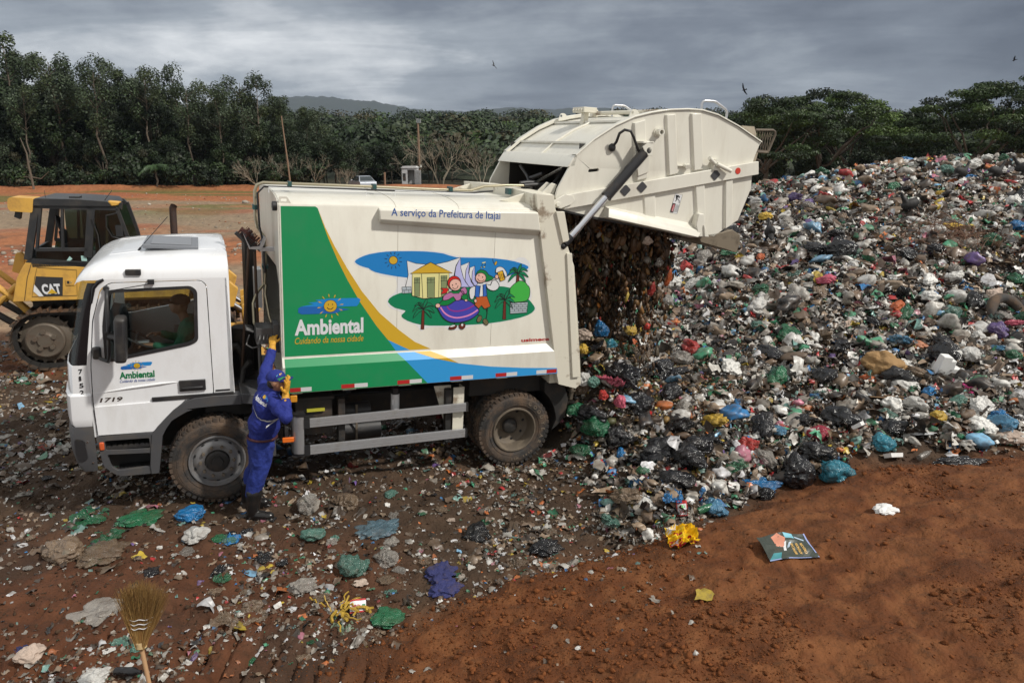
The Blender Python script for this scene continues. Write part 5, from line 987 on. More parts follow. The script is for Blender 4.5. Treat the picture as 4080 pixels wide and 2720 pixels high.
# ------------------------------------------------------------------ vegetation
def leafcloud(cl, per, size, cols, elong=.5, up=.25, core=True, mi_=None):
    """cl: (n, 6) clump centres and radii; per: leaves per clump; returns V, F, C"""
    cl = np.asarray(cl, float); n = len(cl) * per; ci = np.repeat(np.arange(len(cl)), per)
    d = RNG.normal(0, 1, (n, 3)); d[:, 2] = d[:, 2] * .9 + up; d /= np.linalg.norm(d, axis=1)[:, None]
    r = RNG.uniform(.55, 1.08, n)[:, None]; P = cl[ci, :3] + d * cl[ci, 3:6] * r
    nrm = d + RNG.normal(0, .55, (n, 3)); nrm[:, 2] += .3; nrm /= np.linalg.norm(nrm, axis=1)[:, None]
    t = np.cross(nrm, RNG.normal(0, 1, (n, 3))); t /= np.linalg.norm(t, axis=1)[:, None]; bt = np.cross(nrm, t)
    s = size * RNG.uniform(.55, 1.35, n)[:, None]; e = elong
    q = np.stack([P - t * s * .5, P + bt * s * .5 * e, P + t * s * .5, P - bt * s * .5 * e], 1)
    cc = np.array(cols)[RNG.integers(0, len(cols), len(cl))][ci] * RNG.uniform(.65, 1.3, (n, 1)); cc = cc * (1 + .25 * RNG.normal(0, 1, (len(cl), 1))[ci].clip(-1, 1))
    return q.reshape(-1, 3), np.arange(n * 4).reshape(-1, 4), np.clip(cc, .003, 1)
leaf_m = mat('leaves', (.05, .08, .03), .55, attr='tint', spec=.3)
bark = mat('pale_bark', (.125, .10, .075), .85, dirt=(.07, .05, .035), dirt_amt=.8, dirt_scale=4, bump=.5, bump_scale=12)
barkd = mat('dark_bark', (.075, .058, .042), .9, bump=.5, bump_scale=12)
EUC = [(.032, .050, .022), (.044, .062, .034), (.022, .036, .013), (.042, .058, .022)]
DRK = [(.011, .022, .007), (.015, .027, .008), (.009, .018, .006), (.018, .030, .011)]
MIX = [(.016, .030, .009), (.022, .040, .010), (.028, .040, .015), (.032, .030, .013), (.013, .024, .008), (.038, .055, .028)]
UMB = [(.018, .036, .007), (.024, .046, .008), (.013, .025, .006), (.036, .062, .010)]
def limb(mb, a, b, r0, r1, mi=0, wob=.06, n=5, sides=6):
    a, b = Vector(a), Vector(b); l = (b - a).length; pts = []
    for i in range(n + 1):
        t = i / n; p = a.lerp(b, t)
        if 0 < i < n: p += Vector([random.gauss(0, wob * l / 3) for _ in range(3)])
        pts.append(p)
    mb.tube(pts, [r0 + (r1 - r0) * i / n for i in range(n + 1)], sides, mi)
def make_tree(kind, h, seed, cols):
    global RNG
    RNG = np.random.default_rng(seed); random.seed(seed); tb = MB(); cl = []
    if kind == 'euc':
        lean = random.uniform(-.05, .05) * h; top = Vector((lean, 0, h * .93)); limb(tb, (0, 0, -.5), top, .012 * h, .03, wob=.04, n=8)
        for i in range(17):
            z = h * random.uniform(.42, .97); a = random.uniform(0, 2 * pi); wdt = h * .15 * (1.25 - abs(z / h - .72) * 1.9); c_ = Vector((lean * z / h + cos(a) * wdt * random.uniform(.2, 1), sin(a) * wdt * random.uniform(.2, 1), z))
            limb(tb, (lean * z / h * .9, 0, z - h * .09), c_, .035, .012, sides=4, n=3); s_ = h * random.uniform(.045, .085); cl.append((*c_, s_, s_, s_ * 1.25))
        per, sz = 260, .27
    elif kind == 'dome':
        limb(tb, (0, 0, -.5), (0, 0, h * .5), .02 * h, .01 * h)
        for i in range(26):
            a = random.uniform(0, 2 * pi); rr = sqrt(random.random()) * h * .40; z = h * (.93 - .55 * (rr / (h * .40)) ** 2 * random.uniform(.6, 1.3)); c_ = Vector((cos(a) * rr, sin(a) * rr, max(z, h * .15)))
            if i % 2 == 0: limb(tb, (0, 0, h * .3), c_, .05, .012, sides=4, n=3)
            s_ = h * random.uniform(.09, .15); cl.append((*c_, s_, s_, s_ * .8))
        per, sz = 230, .30
    elif kind == 'umb':
        limb(tb, (0, 0, -.5), (0, 0, h * .38), .024 * h, .016 * h); 
        for i in range(7):
            a = i * .9 + random.random(); limb(tb, (0, 0, h * random.uniform(.25, .4)), (cos(a) * h * .42, sin(a) * h * .42, h * random.uniform(.66, .82)), .012 * h, .004 * h, sides=5, wob=.1)
        for i in range(64):
            a = random.uniform(0, 2 * pi); rr = sqrt(random.random()) * h * .62; z = h * (.95 - .36 * (rr / (h * .62)) ** 2) - random.choice((0, 0, .10, .2)) * h; s_ = h * random.uniform(.06, .11); cl.append((cos(a) * rr, sin(a) * rr, z, s_ * 1.25, s_ * 1.25, s_ * .42))
        per, sz = 330, .23
    elif kind == 'bush':
        limb(tb, (0, 0, -.3), (0, 0, h * .4), .03, .02)
        for i in range(15):
            a = random.uniform(0, 2 * pi); rr = random.random() * h * .55; s_ = h * random.uniform(.14, .24); cl.append((cos(a) * rr, sin(a) * rr, h * random.uniform(.15, .8) * (1 - .4 * rr / (h * .55)), s_, s_, s_ * .85))
        per, sz = 140, .32
    V, F, c = leafcloud(cl, per, sz, cols, .55)
    root = empty('tree' if kind != 'bush' else 'bush'); tr_ = tb.build('trunk', bark if kind == 'euc' else barkd, root, smooth=60)
    cr = np_mesh('crown', V, F, leaf_m, c, root); return root
def clone(root, loc, rz=0, s=1.0, sz=None):
    r = root.copy(); C.objects.link(r)
    for chd in root.children:
        c_ = chd.copy(); C.objects.link(c_); c_.parent = r
    r.location = loc; r.rotation_euler = (0, 0, rz); r.scale = (s, s, sz or s); return r
used = set()
def place(protos, k, loc, rz, s, sz=None):
    p = protos[k % len(protos)]
    if id(p) in used: o = clone(p, loc, rz, s, sz)
    else: o = p; used.add(id(p)); o.location = loc; o.rotation_euler = (0, 0, rz); o.scale = (s, s, sz or s)
    return o
eucs = [make_tree('euc', 14, 100 + i, EUC) for i in range(5)]
domes = [make_tree('dome', 8, 200 + i, MIX if i % 2 else DRK) for i in range(5)]
umbs = [make_tree('umb', 10, 300 + i, UMB if i != 1 else [(.055, .095, .012), (.065, .11, .016)]) for i in range(4)]
umbs[2:4] = [make_tree('umb', 10, 320 + i, DRK) for i in range(2)] if False else umbs[2:4]
bushes = [make_tree('bush', 3.5, 400 + i, DRK if i % 2 else MIX) for i in range(4)]
RNG = np.random.default_rng(77); random.seed(77)
# tall trees at the left edge of the clearing, from left to right: x, y, height
row = [(-58.5, 86, 17.0), (-53.5, 82, 15.9), (-52, 88, 14.2), (-47.5, 80, 13.6), (-46.5, 86, 13.5), (-42.5, 78, 12.4), (-43.5, 86, 12.6), (-41.0, 84, 11.6), (-38.5, 80, 12.4), (-37.2, 86, 12.6), (-34.2, 80, 10.8), (-32.4, 84, 10.2), (-30.4, 80, 10.6), (-29.3, 82, 11.6), (-27.2, 81, 11.3), (-25.4, 84, 9.2), (-23.2, 86, 8.6), (-21.6, 84, 8.4), (-50, 78, 10.5), (-56, 77, 11.0)]
row += [(x_, 89 + (i_ % 3), h_) for i_, (x_, h_) in enumerate([(-62, 15), (-57, 14.5), (-54.5, 13.0), (-49, 12.6), (-45, 11.8), (-42.2, 11.2), (-40, 10.8), (-37.5, 11.2), (-35.4, 10.2), (-33.2, 9.4), (-31.2, 9.4), (-28.2, 10.2), (-26.6, 9.2), (-24.2, 8.0), (-51.5, 11.5), (-47, 10.6)])]
where = ['tallest slender eucalyptus-like tree cut off by the left picture edge', 'tall slender tree with a ragged twin-headed crown near the left picture edge', None, 'dense-headed slender tree standing above the bulldozer cab', None, None, None, None, 'lighter open-crowned slender tree left of the gap in the skyline', None, None, None, None, 'tall tree standing alone above its neighbours with three rounded heads', 'right head of the tall three-headed tree group on the skyline', None, None, None, None, None]
for i, (x, y, h) in enumerate(row):
    o = place(eucs, i, (x, y, 0), random.uniform(0, 6), h / 14); 
    tag(o, (where[i] if i < len(where) else None) or 'slender pale-trunked tree in the wood behind the bulldozer', 'tree', 'slender trees at the wood edge on the left')
for i in range(46):                                                    # rounded trees filling the wood edge
    x = -64 + i * 1.25 + random.uniform(-.8, .8); y = random.uniform(82, 93) + (10 if x > -19 else 0); h = float(np.interp(x, [-60, -48, -36, -28, -18, 0], [11.5, 10.2, 8.6, 7.0, 5.0, 4.2])) * random.uniform(.75, 1.1)
    o = place(domes, i, (x, y, 0), random.uniform(0, 6), h / 8); tag(o, 'dark rounded tree in the wood edge beyond the clearing', 'tree', 'rounded trees at the wood edge')
for i in range(24):                                                    # nearer trees that hide the trunks
    x = -60 + i * 1.75 + random.uniform(-.6, .6); y = random.uniform(79, 82); h = float(np.interp(x, [-60, -45, -30, -20], [7.6, 6.2, 5.0, 3.6])) * random.uniform(.55, 1.1)
    if x > -23: continue
    o = place(domes, i + 1, (x, y, 0), random.uniform(0, 6), h / 8, h / 8 * random.uniform(.9, 1.4)); tag(o, 'mid-height leafy tree hiding the trunks of the wood edge', 'tree', 'mid-height trees at the wood edge')
for i in range(30):
    x = -60 + i * 1.55 + random.uniform(-.5, .5); y = random.uniform(76.5, 80) + (20 if x > -20 else 0); o = place(bushes, i, (x, y, -.1), random.uniform(0, 6), random.uniform(.7, 1.25)); tag(o, 'dark leafy bush at the foot of the wood', 'bush', 'bushes along the clearing edge')
for i, (x, y, h, k, lb) in enumerate([(21.0, 62, 9.0, 0, 'broad flat-crowned tree just right of the raised hopper'), (27.0, 66, 9.8, 0, 'dark layered flat-crowned tree behind the heap, left of the sky gap'), (31.8, 74, 10.0, 1, 'bright yellow-green domed tree behind the heap'), (25.0, 72, 8.6, 2, 'dull olive tree crown rising behind the flat-crowned one'),
        (38.2, 62, 10.1, 3, 'large dark umbrella-crowned tree right of the sky gap'), (44.0, 66, 11.0, 2, 'large dark flat-crowned tree cut by the right picture edge'), (49, 64, 10.6, 0, 'outermost flat-crowned tree at the right picture edge'), (36, 80, 8.2, 3, 'low dark tree filling the dip of the tree line')]):
    o = place(umbs, k, (x, y, -.6), i * 1.3, h / 10); tag(o, lb, 'tree', 'flat-crowned trees behind the heap')
for i in range(16):
    x = 14 + i * 2.6; y = random.uniform(64, 74); o = place(domes, i + 2, (x, y, -.6), random.uniform(0, 6), random.uniform(.55, .72)); tag(o, 'low dark tree in the shade behind the rubbish heap', 'tree', 'understorey behind the heap')
# wood rising over the far slope: one closed mass
n = 620; yy = RNG.uniform(100, 330, n); xx = RNG.uniform(-.75, .8, n) * yy * 1.0; base = np.where(True, (yy - 100) * .062, 0) - 1.2
hh = RNG.uniform(2.6, 6.6, n) + yy * .004; r_ = RNG.uniform(2.4, 5.2, n) * (1 + yy / 400)
cl = np.stack([xx, yy, base + hh * .62 + 1.5 * fbm(xx * .02, yy * .02, 2, 60), r_, r_, hh * .45], -1)
cols = [(.018, .034, .010), (.025, .045, .010), (.032, .044, .018), (.048, .042, .014), (.014, .026, .009), (.042, .060, .032), (.032, .058, .010)]
V, F, c = leafcloud(cl, 340, .85, cols, .75, up=.5); o = np_mesh('forest', V, F, leaf_m, c); tag(o, 'unbroken dark green wood covering the far slope', 'forest', kind='stuff')
ys2 = np.linspace(86, 420, 40); xs2 = np.linspace(-1.1, 1.1, 60); G_ = [[(u * y, y, -1.4 + max(0, y - 100) * .060) for u in xs2] for y in ys2]
fl = MB(); fl.grid(G_); o = fl.build('hills', mat('wood_floor', (.022, .03, .012), .95), smooth=60); tag(o, kind='structure')
# far mountains
prof = [(-900, 480), (0, 480), (500, 470), (900, 450), (1000, 402), (1100, 388), (1250, 380), (1400, 392), (1500, 402), (1620, 425), (1700, 441), (1850, 441), (1930, 432), (2050, 424), (2150, 434), (2300, 428), (2400, 424), (2500, 438), (2700, 450), (2900, 460), (3000, 484), (3100, 505), (3300, 530), (5000, 560)]
px_ = np.array([p_[0] for p_ in prof]); pz_ = np.array([(600 - p_[1]) * 2500 / 3190 for p_ in prof]); xs3 = np.linspace(-2600, 2700, 900); rz_ = np.interp(xs3 / 2500 * 3011 + 2040, px_, pz_)
rows_ = []
for j, t in enumerate(np.linspace(0, 1, 22)):
    y = 1500 + 1000 * t; k = t ** 1.1; nz = (fbm(xs3 * .004, xs3 * 0 + y * .004, 4, 90) - .5) * 90 * t * (1 - t) * 2 + (fbm(xs3 * .06, xs3 * 0 + y * .03, 3, 91) - .5) * 8 * t; rows_.append([(xs3[i] * (y / 2500) ** .3, y, 3 + rz_[i] * k + nz[i] - 12 * (1 - t)) for i in range(len(xs3))])
rows_.append([(x, 3000, 0) for x in xs3])
mt = MB(); mt.grid(rows_); o = mt.build('mountains', mat('mountain_wood', (.016, .026, .022), .95, dirt=(.026, .034, .022), dirt_amt=.8, dirt_scale=.02, bump=1.0, bump_scale=.05), smooth=80); tag(o, kind='structure')
# leafless scrub
twig = mat('bare_twigs', (.25, .215, .16), .9)
def branchy(mb, p, d, l, r, depth):
    q_ = p + d * l; mid = p.lerp(q_, .5) + Vector([random.gauss(0, l * .05) for _ in range(3)]); mb.tube([p, mid, q_], [r, r * .85, r * .7], 3 if depth < 3 else 4, caps=False)
    if depth == 0: return
    for _ in range(random.choice((2, 3)) if depth > 1 else 2):
        nd = (d + Vector([random.gauss(0, .42) for _ in range(3)]) + Vector((0, 0, .12))).normalized(); branchy(mb, q_, nd, l * random.uniform(.62, .88), r * .68, depth - 1)
def bare(name, x, y, hgt, spread, ns, seed, label, cat):
    random.seed(seed); mb = MB(); l0 = hgt * .30
    for i in range(ns):
        a = random.uniform(0, 2 * pi); d = Vector((cos(a) * spread, sin(a) * spread, 1)).normalized(); branchy(mb, Vector((cos(a) * .3, sin(a) * .3, -.1)), d, l0 * random.uniform(.7, 1.1), .05 * hgt / 4, 5)
    o = mb.build(name, twig, None, smooth=60, weld=False); o.location = (x, y, 0); tag(o, label, cat); return o
bare('bare_shrub', -25.6, 77, 3.4, .9, 6, 1, 'wide leafless shrub left of the tall thin pole behind the truck', 'shrub'); bare('bare_shrub', -21.4, 78, 3.6, .8, 6, 2, 'leafless grey shrub directly behind the tall thin pole', 'shrub'); bare('bare_shrub', -17.6, 79, 2.8, .8, 5, 3, 'low leafless shrub left of the silver car', 'shrub')
bare('bare_tree', -8.2, 86, 6.0, .45, 4, 14, 'bare branching tree right of the guard booth', 'tree'); bare('bare_tree', -3.6, 88, 5.0, .6, 4, 5, 'low bare tree beside the raised hopper', 'tree'); bare('bare_shrub', -12.8, 93, 4.4, .7, 5, 6, 'leafless shrub behind the guard booth', 'shrub')
random.seed(9); o = MB(); o.tube([(0, 0, -.2), (-.05, 0, 1.2), (-.2, .05, 2.6), (-.15, 0, 3.6), (-.55, 0, 5.1)], [.11, .10, .09, .07, .03], 6); o.tube([(-.02, 0, 1.35), (.9, 0, 1.2), (1.7, .1, 1.9)], [.06, .05, .02], 5); o.tube([(-.02, 0, 1.3), (-.9, 0, 1.4)], [.05, .02], 5)
o = o.build('dead_trunk', bark, None, smooth=60); o.location = (-47.4, 74, 0); tag(o, 'bare dead trunk with two crooked side limbs above the bulldozer', 'dead tree')
o = MB(); o.tube([(.15, 0, 0), (.0, 0, 3), (-.28, 0, 7.2)], [.09, .08, .05], 7); o = o.build('thin_pole', mat('weathered_wood', (.23, .15, .10), .85), None, smooth=60); o.location = (-22.5, 75.5, 0); tag(o, 'tall thin leaning wooden pole without a lamp', 'pole')
o = MB(); o.tube([(0, 0, -.3), (.02, 0, 1.65)], [.11, .10], 8); o = o.build('wooden_post', MATS['weathered_wood'], None, smooth=60); o.location = (-13.6, 80, 0); tag(o, 'short wooden post between the silver car and the booth', 'post')
# palm
pm = empty('palm_tree', (-35.6, 75.0, 0), label='small drooping palm in front of the dark wood', cat='palm'); o = MB(); limb(o, (0, 0, 0), (0, 0, 2.3), .12, .09); o.build('trunk', barkd, pm, smooth=60)
vs = []; fs = []; random.seed(3)
for k in range(15):
    a = k * 2.4; el = random.uniform(.2, 1.1); L_ = random.uniform(1.6, 2.2); prev = Vector((0, 0, 2.3)); 
    for i in range(12):
        t = (i + 1) / 12; p = Vector((cos(a) * L_ * t * cos(el * .6), sin(a) * L_ * t * cos(el * .6), 2.3 + sin(el) * L_ * t * .8 - 1.3 * t * t)); side_ = Vector((-sin(a), cos(a), 0)); w_ = .42 * sin(pi * min(t + .08, 1)) + .05
        b0 = len(vs); vs += [prev, p, p + side_ * w_ - Vector((0, 0, .22 + w_ * .3)), prev + side_ * w_ * .8 - Vector((0, 0, .1)), p - side_ * w_ - Vector((0, 0, .22 + w_ * .3)), prev - side_ * w_ * .8 - Vector((0, 0, .1))]; fs += [(b0, b0 + 1, b0 + 2), (b0, b0 + 4, b0 + 1)]; prev = p
o = MB(); o.add(vs, fs); o.build('fronds', mat('palm_green', (.035, .07, .022), .5), pm)

# ------------------------------------------------------------------ booth, flood light, car
BO = empty('guard_booth', (-12.2, 90, -.08), label='small white guard booth with its door standing open', cat='booth'); wb = mat('booth_white', (.55, .55, .56), .6, dirt=(.3, .27, .22), dirt_amt=.5)
b = MB()
plate(b, [(-.9, 0), (-.35, 0), (-.35, 1.95), (-.9, 1.95)], [[(-.82, .45), (-.43, .45), (-.43, 1.35), (-.82, 1.35)]], -.9, -.85); plate(b, [(-.35, 0), (.9, 0), (.9, 1.95), (-.35, 1.95)], [[(-.22, .02), (.62, .02), (.62, 1.75), (-.22, 1.75)]], -.9, -.85)
b.box((-.9, .85, 0), (.9, .9, 1.95)); plate(b, [(-.85, 0), (.85, 0), (.85, 1.95), (-.85, 1.95)], [[(-.5, .7), (.5, .7), (.5, 1.5), (-.5, 1.5)]], .85, .9, axis='x'); b.box((-.9, -.85, 0), (-.85, .85, 1.95)); b.box((-.85, -.85, 0), (.85, .85, .03)); b.build('wall', wb, BO)
b = MB(); b.box((-.98, -.98, 1.95), (.98, .98, 2.03)); b.prism([(-.95, 2.03), (.95, 2.03), (.75, 2.16), (-.75, 2.16)], -.93, .93); b.build('roof', wb, BO, bevel=.01)
b = MB(); b.box((-.82, -.88, .45), (-.43, -.87, 1.35)); b.build('window', glass_c, BO)
b = MB(); M_ = Matrix.Translation((.62, -.9, 0)) @ Matrix.Rotation(radians(-20), 4, 'Z'); b.box((0, -.04, .03), (.84, 0, 1.72), M=M_)
for (a, c_, d_, e_) in ((.12, 1.15, .72, 1.6), (.12, .75, .72, 1.05), (.12, .12, .72, .65)): b.box((a, -.05, c_), (d_, -.04, e_), M=M_)
b.build('door', wb, BO, bevel=.006)
LP = empty('flood_light_pole', (-11.35, 92, 0), label='wooden pole carrying one flood light behind the booth', cat='light pole'); b = MB(); b.tube([(0, 0, -.2), (.02, 0, 3.5), (.0, 0, 7.05)], [.16, .15, .12], 10); b.build('pole', MATS['weathered_wood'], LP, smooth=60)
b = MB(); M_ = Matrix.Translation((.1, 0, 7.35)) @ Matrix.Rotation(.15, 4, 'Y'); b.box((-.27, -.15, -.22), (.27, .1, .22), M=M_); b.box((-.23, -.16, -.18), (.23, -.15, .18), M=M_, mi=1); b.cyl((0, 0, 7.0), (.02, 0, 7.2), .04); b.build('flood_light', [alu, glass_c], LP)
b = MB(); b.box((.1, -.25, 1.9), (.35, -.1, 2.2)); b.build('meter_box', cream, LP)
CA = empty('parked_car', (-15.2, 76, 0), (0, 0, radians(-62)), label='silver saloon car parked beyond the truck roof', cat='car'); silver = mat('silver_paint', (.45, .48, .53), .25, .5, coat=.4)
def carsec(prof, mb, w, mi=0, inset=0):
    mb.prism(prof, -w, w, mi)
b = MB(); lo = rnd([(-2.05, .30), (-2.1, .62), (-1.95, .85), (-1.15, .93), (1.55, .95), (2.0, .88), (2.08, .55), (2.02, .28)], .08); b.prism(lo, -.84, .84); cbody = b.build('body', silver, CA, bevel=.05, seg=3)
b = MB(); vs = []; gh = [(-1.2, .92), (-.45, 1.38), (-.2, 1.43), (.75, 1.43), (1.0, 1.38), (1.65, .94)]
for s_ in (-1, 1): vs += [(a, s_ * (.80 if z < 1 else .60), z) for a, z in gh]
b.add(vs, [(0, 1, 7, 6), (1, 2, 8, 7), (2, 3, 9, 8), (3, 4, 10, 9), (4, 5, 11, 10), tuple(range(6)), tuple(range(11, 5, -1))]); b.build('cabin', silver, CA, bevel=.03)
b = MB(); b.add([(-1.12, -.70, .96), (-.48, -.55, 1.37), (-.48, .55, 1.37), (-1.12, .70, .96)], [(0, 1, 2, 3)]); b.add([(1.58, -.70, .98), (1.02, -.55, 1.37), (1.02, .55, 1.37), (1.58, .70, .98)], [(0, 1, 2, 3)])
vs2 = [(p_[0] + (-.02 if i_ in (0,) else 0), p_[1], p_[2]) for i_, p_ in enumerate(b.v)]
b.v = [(x + (-.03 if x < 0 else .03), y, z + .012) for x, y, z in b.v]
for s_ in (-1, 1):
    for (a, c_, d_, e_) in ((-1.0, -.42, .22, .22), (.30, .30, .98, 1.38)): b.add([(a, s_ * .815, .96), (c_, s_ * .635, 1.36), (d_, s_ * .635, 1.37), (e_, s_ * .815, .97)], [(0, 1, 2, 3)])
b.build('window', mat('car_glass', (.03, .04, .045), .06), CA)
for x_ in (-1.3, 1.25):
    for s_ in (-1, 1): b = MB(); b.lathe([(-.1, .2), (-.1, .3), (.08, .31), (.1, .29), (.1, .2), (.06, .18), (.07, 0)], (x_, s_ * .75, .31), (0, s_, 0), 24); b.build('wheel', rubber, CA, smooth=40)
for s_ in (-1, 1): b = MB(); b.box((-.75, s_ * .84, .92), (-.6, s_ * 1.0, 1.03)); b.build('mirror', silver, CA, bevel=.02)
# vultures
vul = mat('vulture_black', (.012, .011, .011), .7)
def flyer(loc, rz, roll, s, label):
    b = MB(); b.tube([(-.36, 0, 0), (-.22, 0, .01), (0, 0, .02), (.2, 0, .02), (.27, 0, .01), (.33, 0, 0)], [.02, .07, .095, .06, .035, .01], 8); b.add([(-.15, -.05, 0), (-.45, -.13, 0), (-.48, .13, 0), (-.15, .05, 0)], [(0, 1, 2, 3)])
    for k in (-1, 1):
        W_ = [(.12, .05, .03), (.17, .35, .14), (.10, .70, .22), (-.05, .82, .24), (-.12, .72, .21), (-.10, .35, .12), (-.15, .05, .02)]; vs = [(a, k * b_, c_) for a, b_, c_ in W_]; vs += [(a, b_, c_ - .015) for a, b_, c_ in vs]; n = 7
        b.add(vs, [tuple(range(n)), tuple(range(2 * n - 1, n - 1, -1))] + [(i, (i + 1) % n, n + (i + 1) % n, n + i) for i in range(n)])
        for i in range(4): b.add([(.04 - i * .04, k * .74, .22), (.06 - i * .05, k * .98, .27), (.03 - i * .05, k * .98, .27), (.0 - i * .04, k * .74, .22)], [(0, 1, 2, 3)])
    o = b.build('vulture', vul, None, smooth=50); o.location = loc; o.rotation_euler = (roll, .2, rz); o.scale = (s, s, s); tag(o, label, 'vulture')
flyer((-3.5, 150, 19.7), .9, .9, 1.15, 'flying vulture above the truck, banking with raised wings'); flyer((38.5, 128, 13.6), 2.4, 1.0, 1.1, 'flying vulture above the right end of the raised hopper'); flyer((84.5, 131, 18.6), 2.7, .4, .95, 'small flying vulture near the top right corner of the sky')
# ------------------------------------------------------------------ people
def caps(mb, a, b, ra, rb=None, n=14):
    rb = ra if rb is None else rb; a, b = Vector(a), Vector(b); mb.ball(a, ra, n, 8); mb.ball(b, rb, n, 8); mb.tube([a, b], [ra, rb], n)
def organic(mb, name, material, parent, voxel=.014, it=6, fac=.6, disp=0.0, dscale=9.0):
    """melts overlapping solids into one continuous surface"""
    o = mb.build(name + '_tmp', material, None, weld=False); m1 = o.modifiers.new('r', 'REMESH'); m1.mode = 'VOXEL'; m1.voxel_size = voxel; m2 = o.modifiers.new('s', 'SMOOTH'); m2.factor = fac; m2.iterations = it
    bpy.context.view_layer.update(); me = bpy.data.meshes.new_from_object(o.evaluated_get(bpy.context.evaluated_depsgraph_get())); bpy.data.objects.remove(o)
    if disp:
        me.update(); nn = [v.normal.copy() for v in me.vertices]
        for v, n in zip(me.vertices, nn):
            p = v.co * dscale; f = 1 - abs(noise.noise(Vector((p.x, p.y, p.z * .55)))) * 2; f += .5 * (1 - abs(noise.noise(Vector((p.x * 2.1 + 5, p.y * 2.1, p.z * 1.6)))) * 2); v.co += n * (f - .8) * disp
    me.polygons.foreach_set('use_smooth', [True] * len(me.polygons)); me.name = name; o = bpy.data.objects.new(name, me); C.objects.link(o); o.parent = parent
    if not me.materials: me.materials.append(material)
    return o
def hand(mb, wrist, d, pn, curl=.5, size=1.0, spread=.12, thumb=1):
    """palm and five fingers; d points along the hand, pn is the palm normal (fingers curl towards it)"""
    d = Vector(d).normalized(); pn = Vector(pn); pn = (pn - d * pn.dot(d)).normalized(); s_ = d.cross(pn); w = Vector(wrist); S = size
    for k in range(4):
        off = (k - 1.5) * .021 * S; caps(mb, w + d * .01 * S + s_ * off * .7, w + d * .085 * S + s_ * off, .016 * S, .0145 * S)
        ln = (.034, .040, .037, .028)[k] * S; p = w + d * .088 * S + s_ * off; dd = (d + s_ * (k - 1.5) * spread).normalized()
        for j in range(3):
            a = curl * (.5 + .45 * j); d3 = (dd * cos(a) + pn * sin(a)).normalized(); q_ = p + d3 * ln * (1, .75, .6)[j]; caps(mb, p, q_, (.0125 - .0012 * j) * S, (.0118 - .0012 * j) * S, 10); p = q_
    p = w + d * .03 * S - s_ * .03 * S * thumb; t1 = (d * .55 - s_ * thumb * .75 + pn * .35).normalized(); q_ = p + t1 * .042 * S; caps(mb, w + d * .02 * S - s_ * .018 * S * thumb, p, .017 * S, .016 * S); caps(mb, p, q_, .015 * S, .013 * S); t2 = (d * .85 - s_ * thumb * .3 + pn * .4).normalized(); caps(mb, q_, q_ + t2 * .032 * S, .013 * S, .0115 * S)
def boot(mb, top, ankle, toe_d, L=.20):
    a, t = Vector(ankle), Vector(top); td = Vector(toe_d).normalized(); caps(mb, t, a.lerp(t, .35), .090, .070); caps(mb, a.lerp(t, .35), a, .070, .062)
    caps(mb, a - td * .035 + Vector((0, 0, -.045)), a + td * L * .55 + Vector((0, 0, -.045)), .052, .052); mb.ball(a + td * L * .78 + Vector((0, 0, -.045)), (.065, .052, .045), 12, 8)
    mb.box((-.07, -.045, -.012), (L + .03, .045, .014), M=Matrix.Translation(a + Vector((0, 0, -.088))) @ td.to_track_quat('X', 'Z').to_matrix().to_4x4())
skin = mat('skin', (.30, .155, .095), .5); bluew = mat('royal_blue_cotton', (.009, .020, .19), .8, bump=.5, bump_scale=45, dirt=(.01, .02, .16), dirt_amt=.5, dirt_scale=5); bluet = mat('work_trouser_cotton', (.010, .026, .19), .85, bump=.5, bump_scale=40, dirt=(.03, .04, .14), dirt_amt=.5, dirt_scale=4)
glv = mat('yellow_leather', (.62, .32, .03), .6, dirt=(.25, .12, .03), dirt_amt=.6, dirt_scale=14, bump=.4, bump_scale=60); bootm = mat('rubber_boot', (.012, .011, .011), .28, dirt=(.06, .04, .03), dirt_amt=.4, dirt_scale=9, dirt_lo=.55, dirt_hi=.7)
WK = empty('person', (-2.72, 7.15, .05), label='worker in blue overalls, cap, yellow gloves and rubber boots reaching up to the truck controls', cat='person')
def wloc(o): o.location = -WK.location
b = MB()
caps(b, (-2.48, 7.21, 1.44), (-2.445, 7.19, 1.53), .055, .052); b.ball((-2.415, 7.175, 1.605), (.092, .075, .108), 18, 14); b.ball((-2.37, 7.17, 1.565), (.052, .055, .06), 14, 10); b.ball((-2.318, 7.165, 1.60), (.018, .014, .022), 8, 6)
b.ball((-2.425, 7.095, 1.60), (.022, .012, .032), 8, 6); b.ball((-2.34, 7.165, 1.625), (.025, .05, .012), 8, 6); b.ball((-2.335, 7.165, 1.555), (.012, .022, .008), 8, 6)
caps(b, (-2.52, 7.22, 1.35), (-2.63, 7.21, .98), .09, .09); caps(b, (-2.62, 7.33, 1.50), (-2.62, 7.48, 1.68), .035, .03); caps(b, (-2.62, 7.48, 1.68), (-2.605, 7.70, 1.86), .03, .026); caps(b, (-2.44, 7.12, 1.42), (-2.27, 7.0, 1.28), .035, .03); caps(b, (-2.27, 7.0, 1.28), (-2.31, 7.10, 1.52), .03, .026)
caps(b, (-2.63, 7.22, .98), (-2.68, 7.16, .6), .06, .045); caps(b, (-2.68, 7.16, .6), (-2.73, 7.14, .40), .042, .035); caps(b, (-2.68, 7.26, .98), (-2.78, 7.36, .6), .06, .045); caps(b, (-2.78, 7.36, .6), (-2.86, 7.39, .40), .042, .035)
caps(b, (-2.58, 7.30, 1.45), (-2.50, 7.15, 1.42), .05); bodyo = organic(b, 'body', skin, WK, .012, 4); wloc(bodyo)
b = MB(); b.ball((-2.335, 7.10, 1.625), (.004, .006, .004), 8, 6); b.ball((-2.332, 7.195, 1.625), (.004, .006, .004), 8, 6); o = b.build('eye', ink, WK, smooth=60); wloc(o)
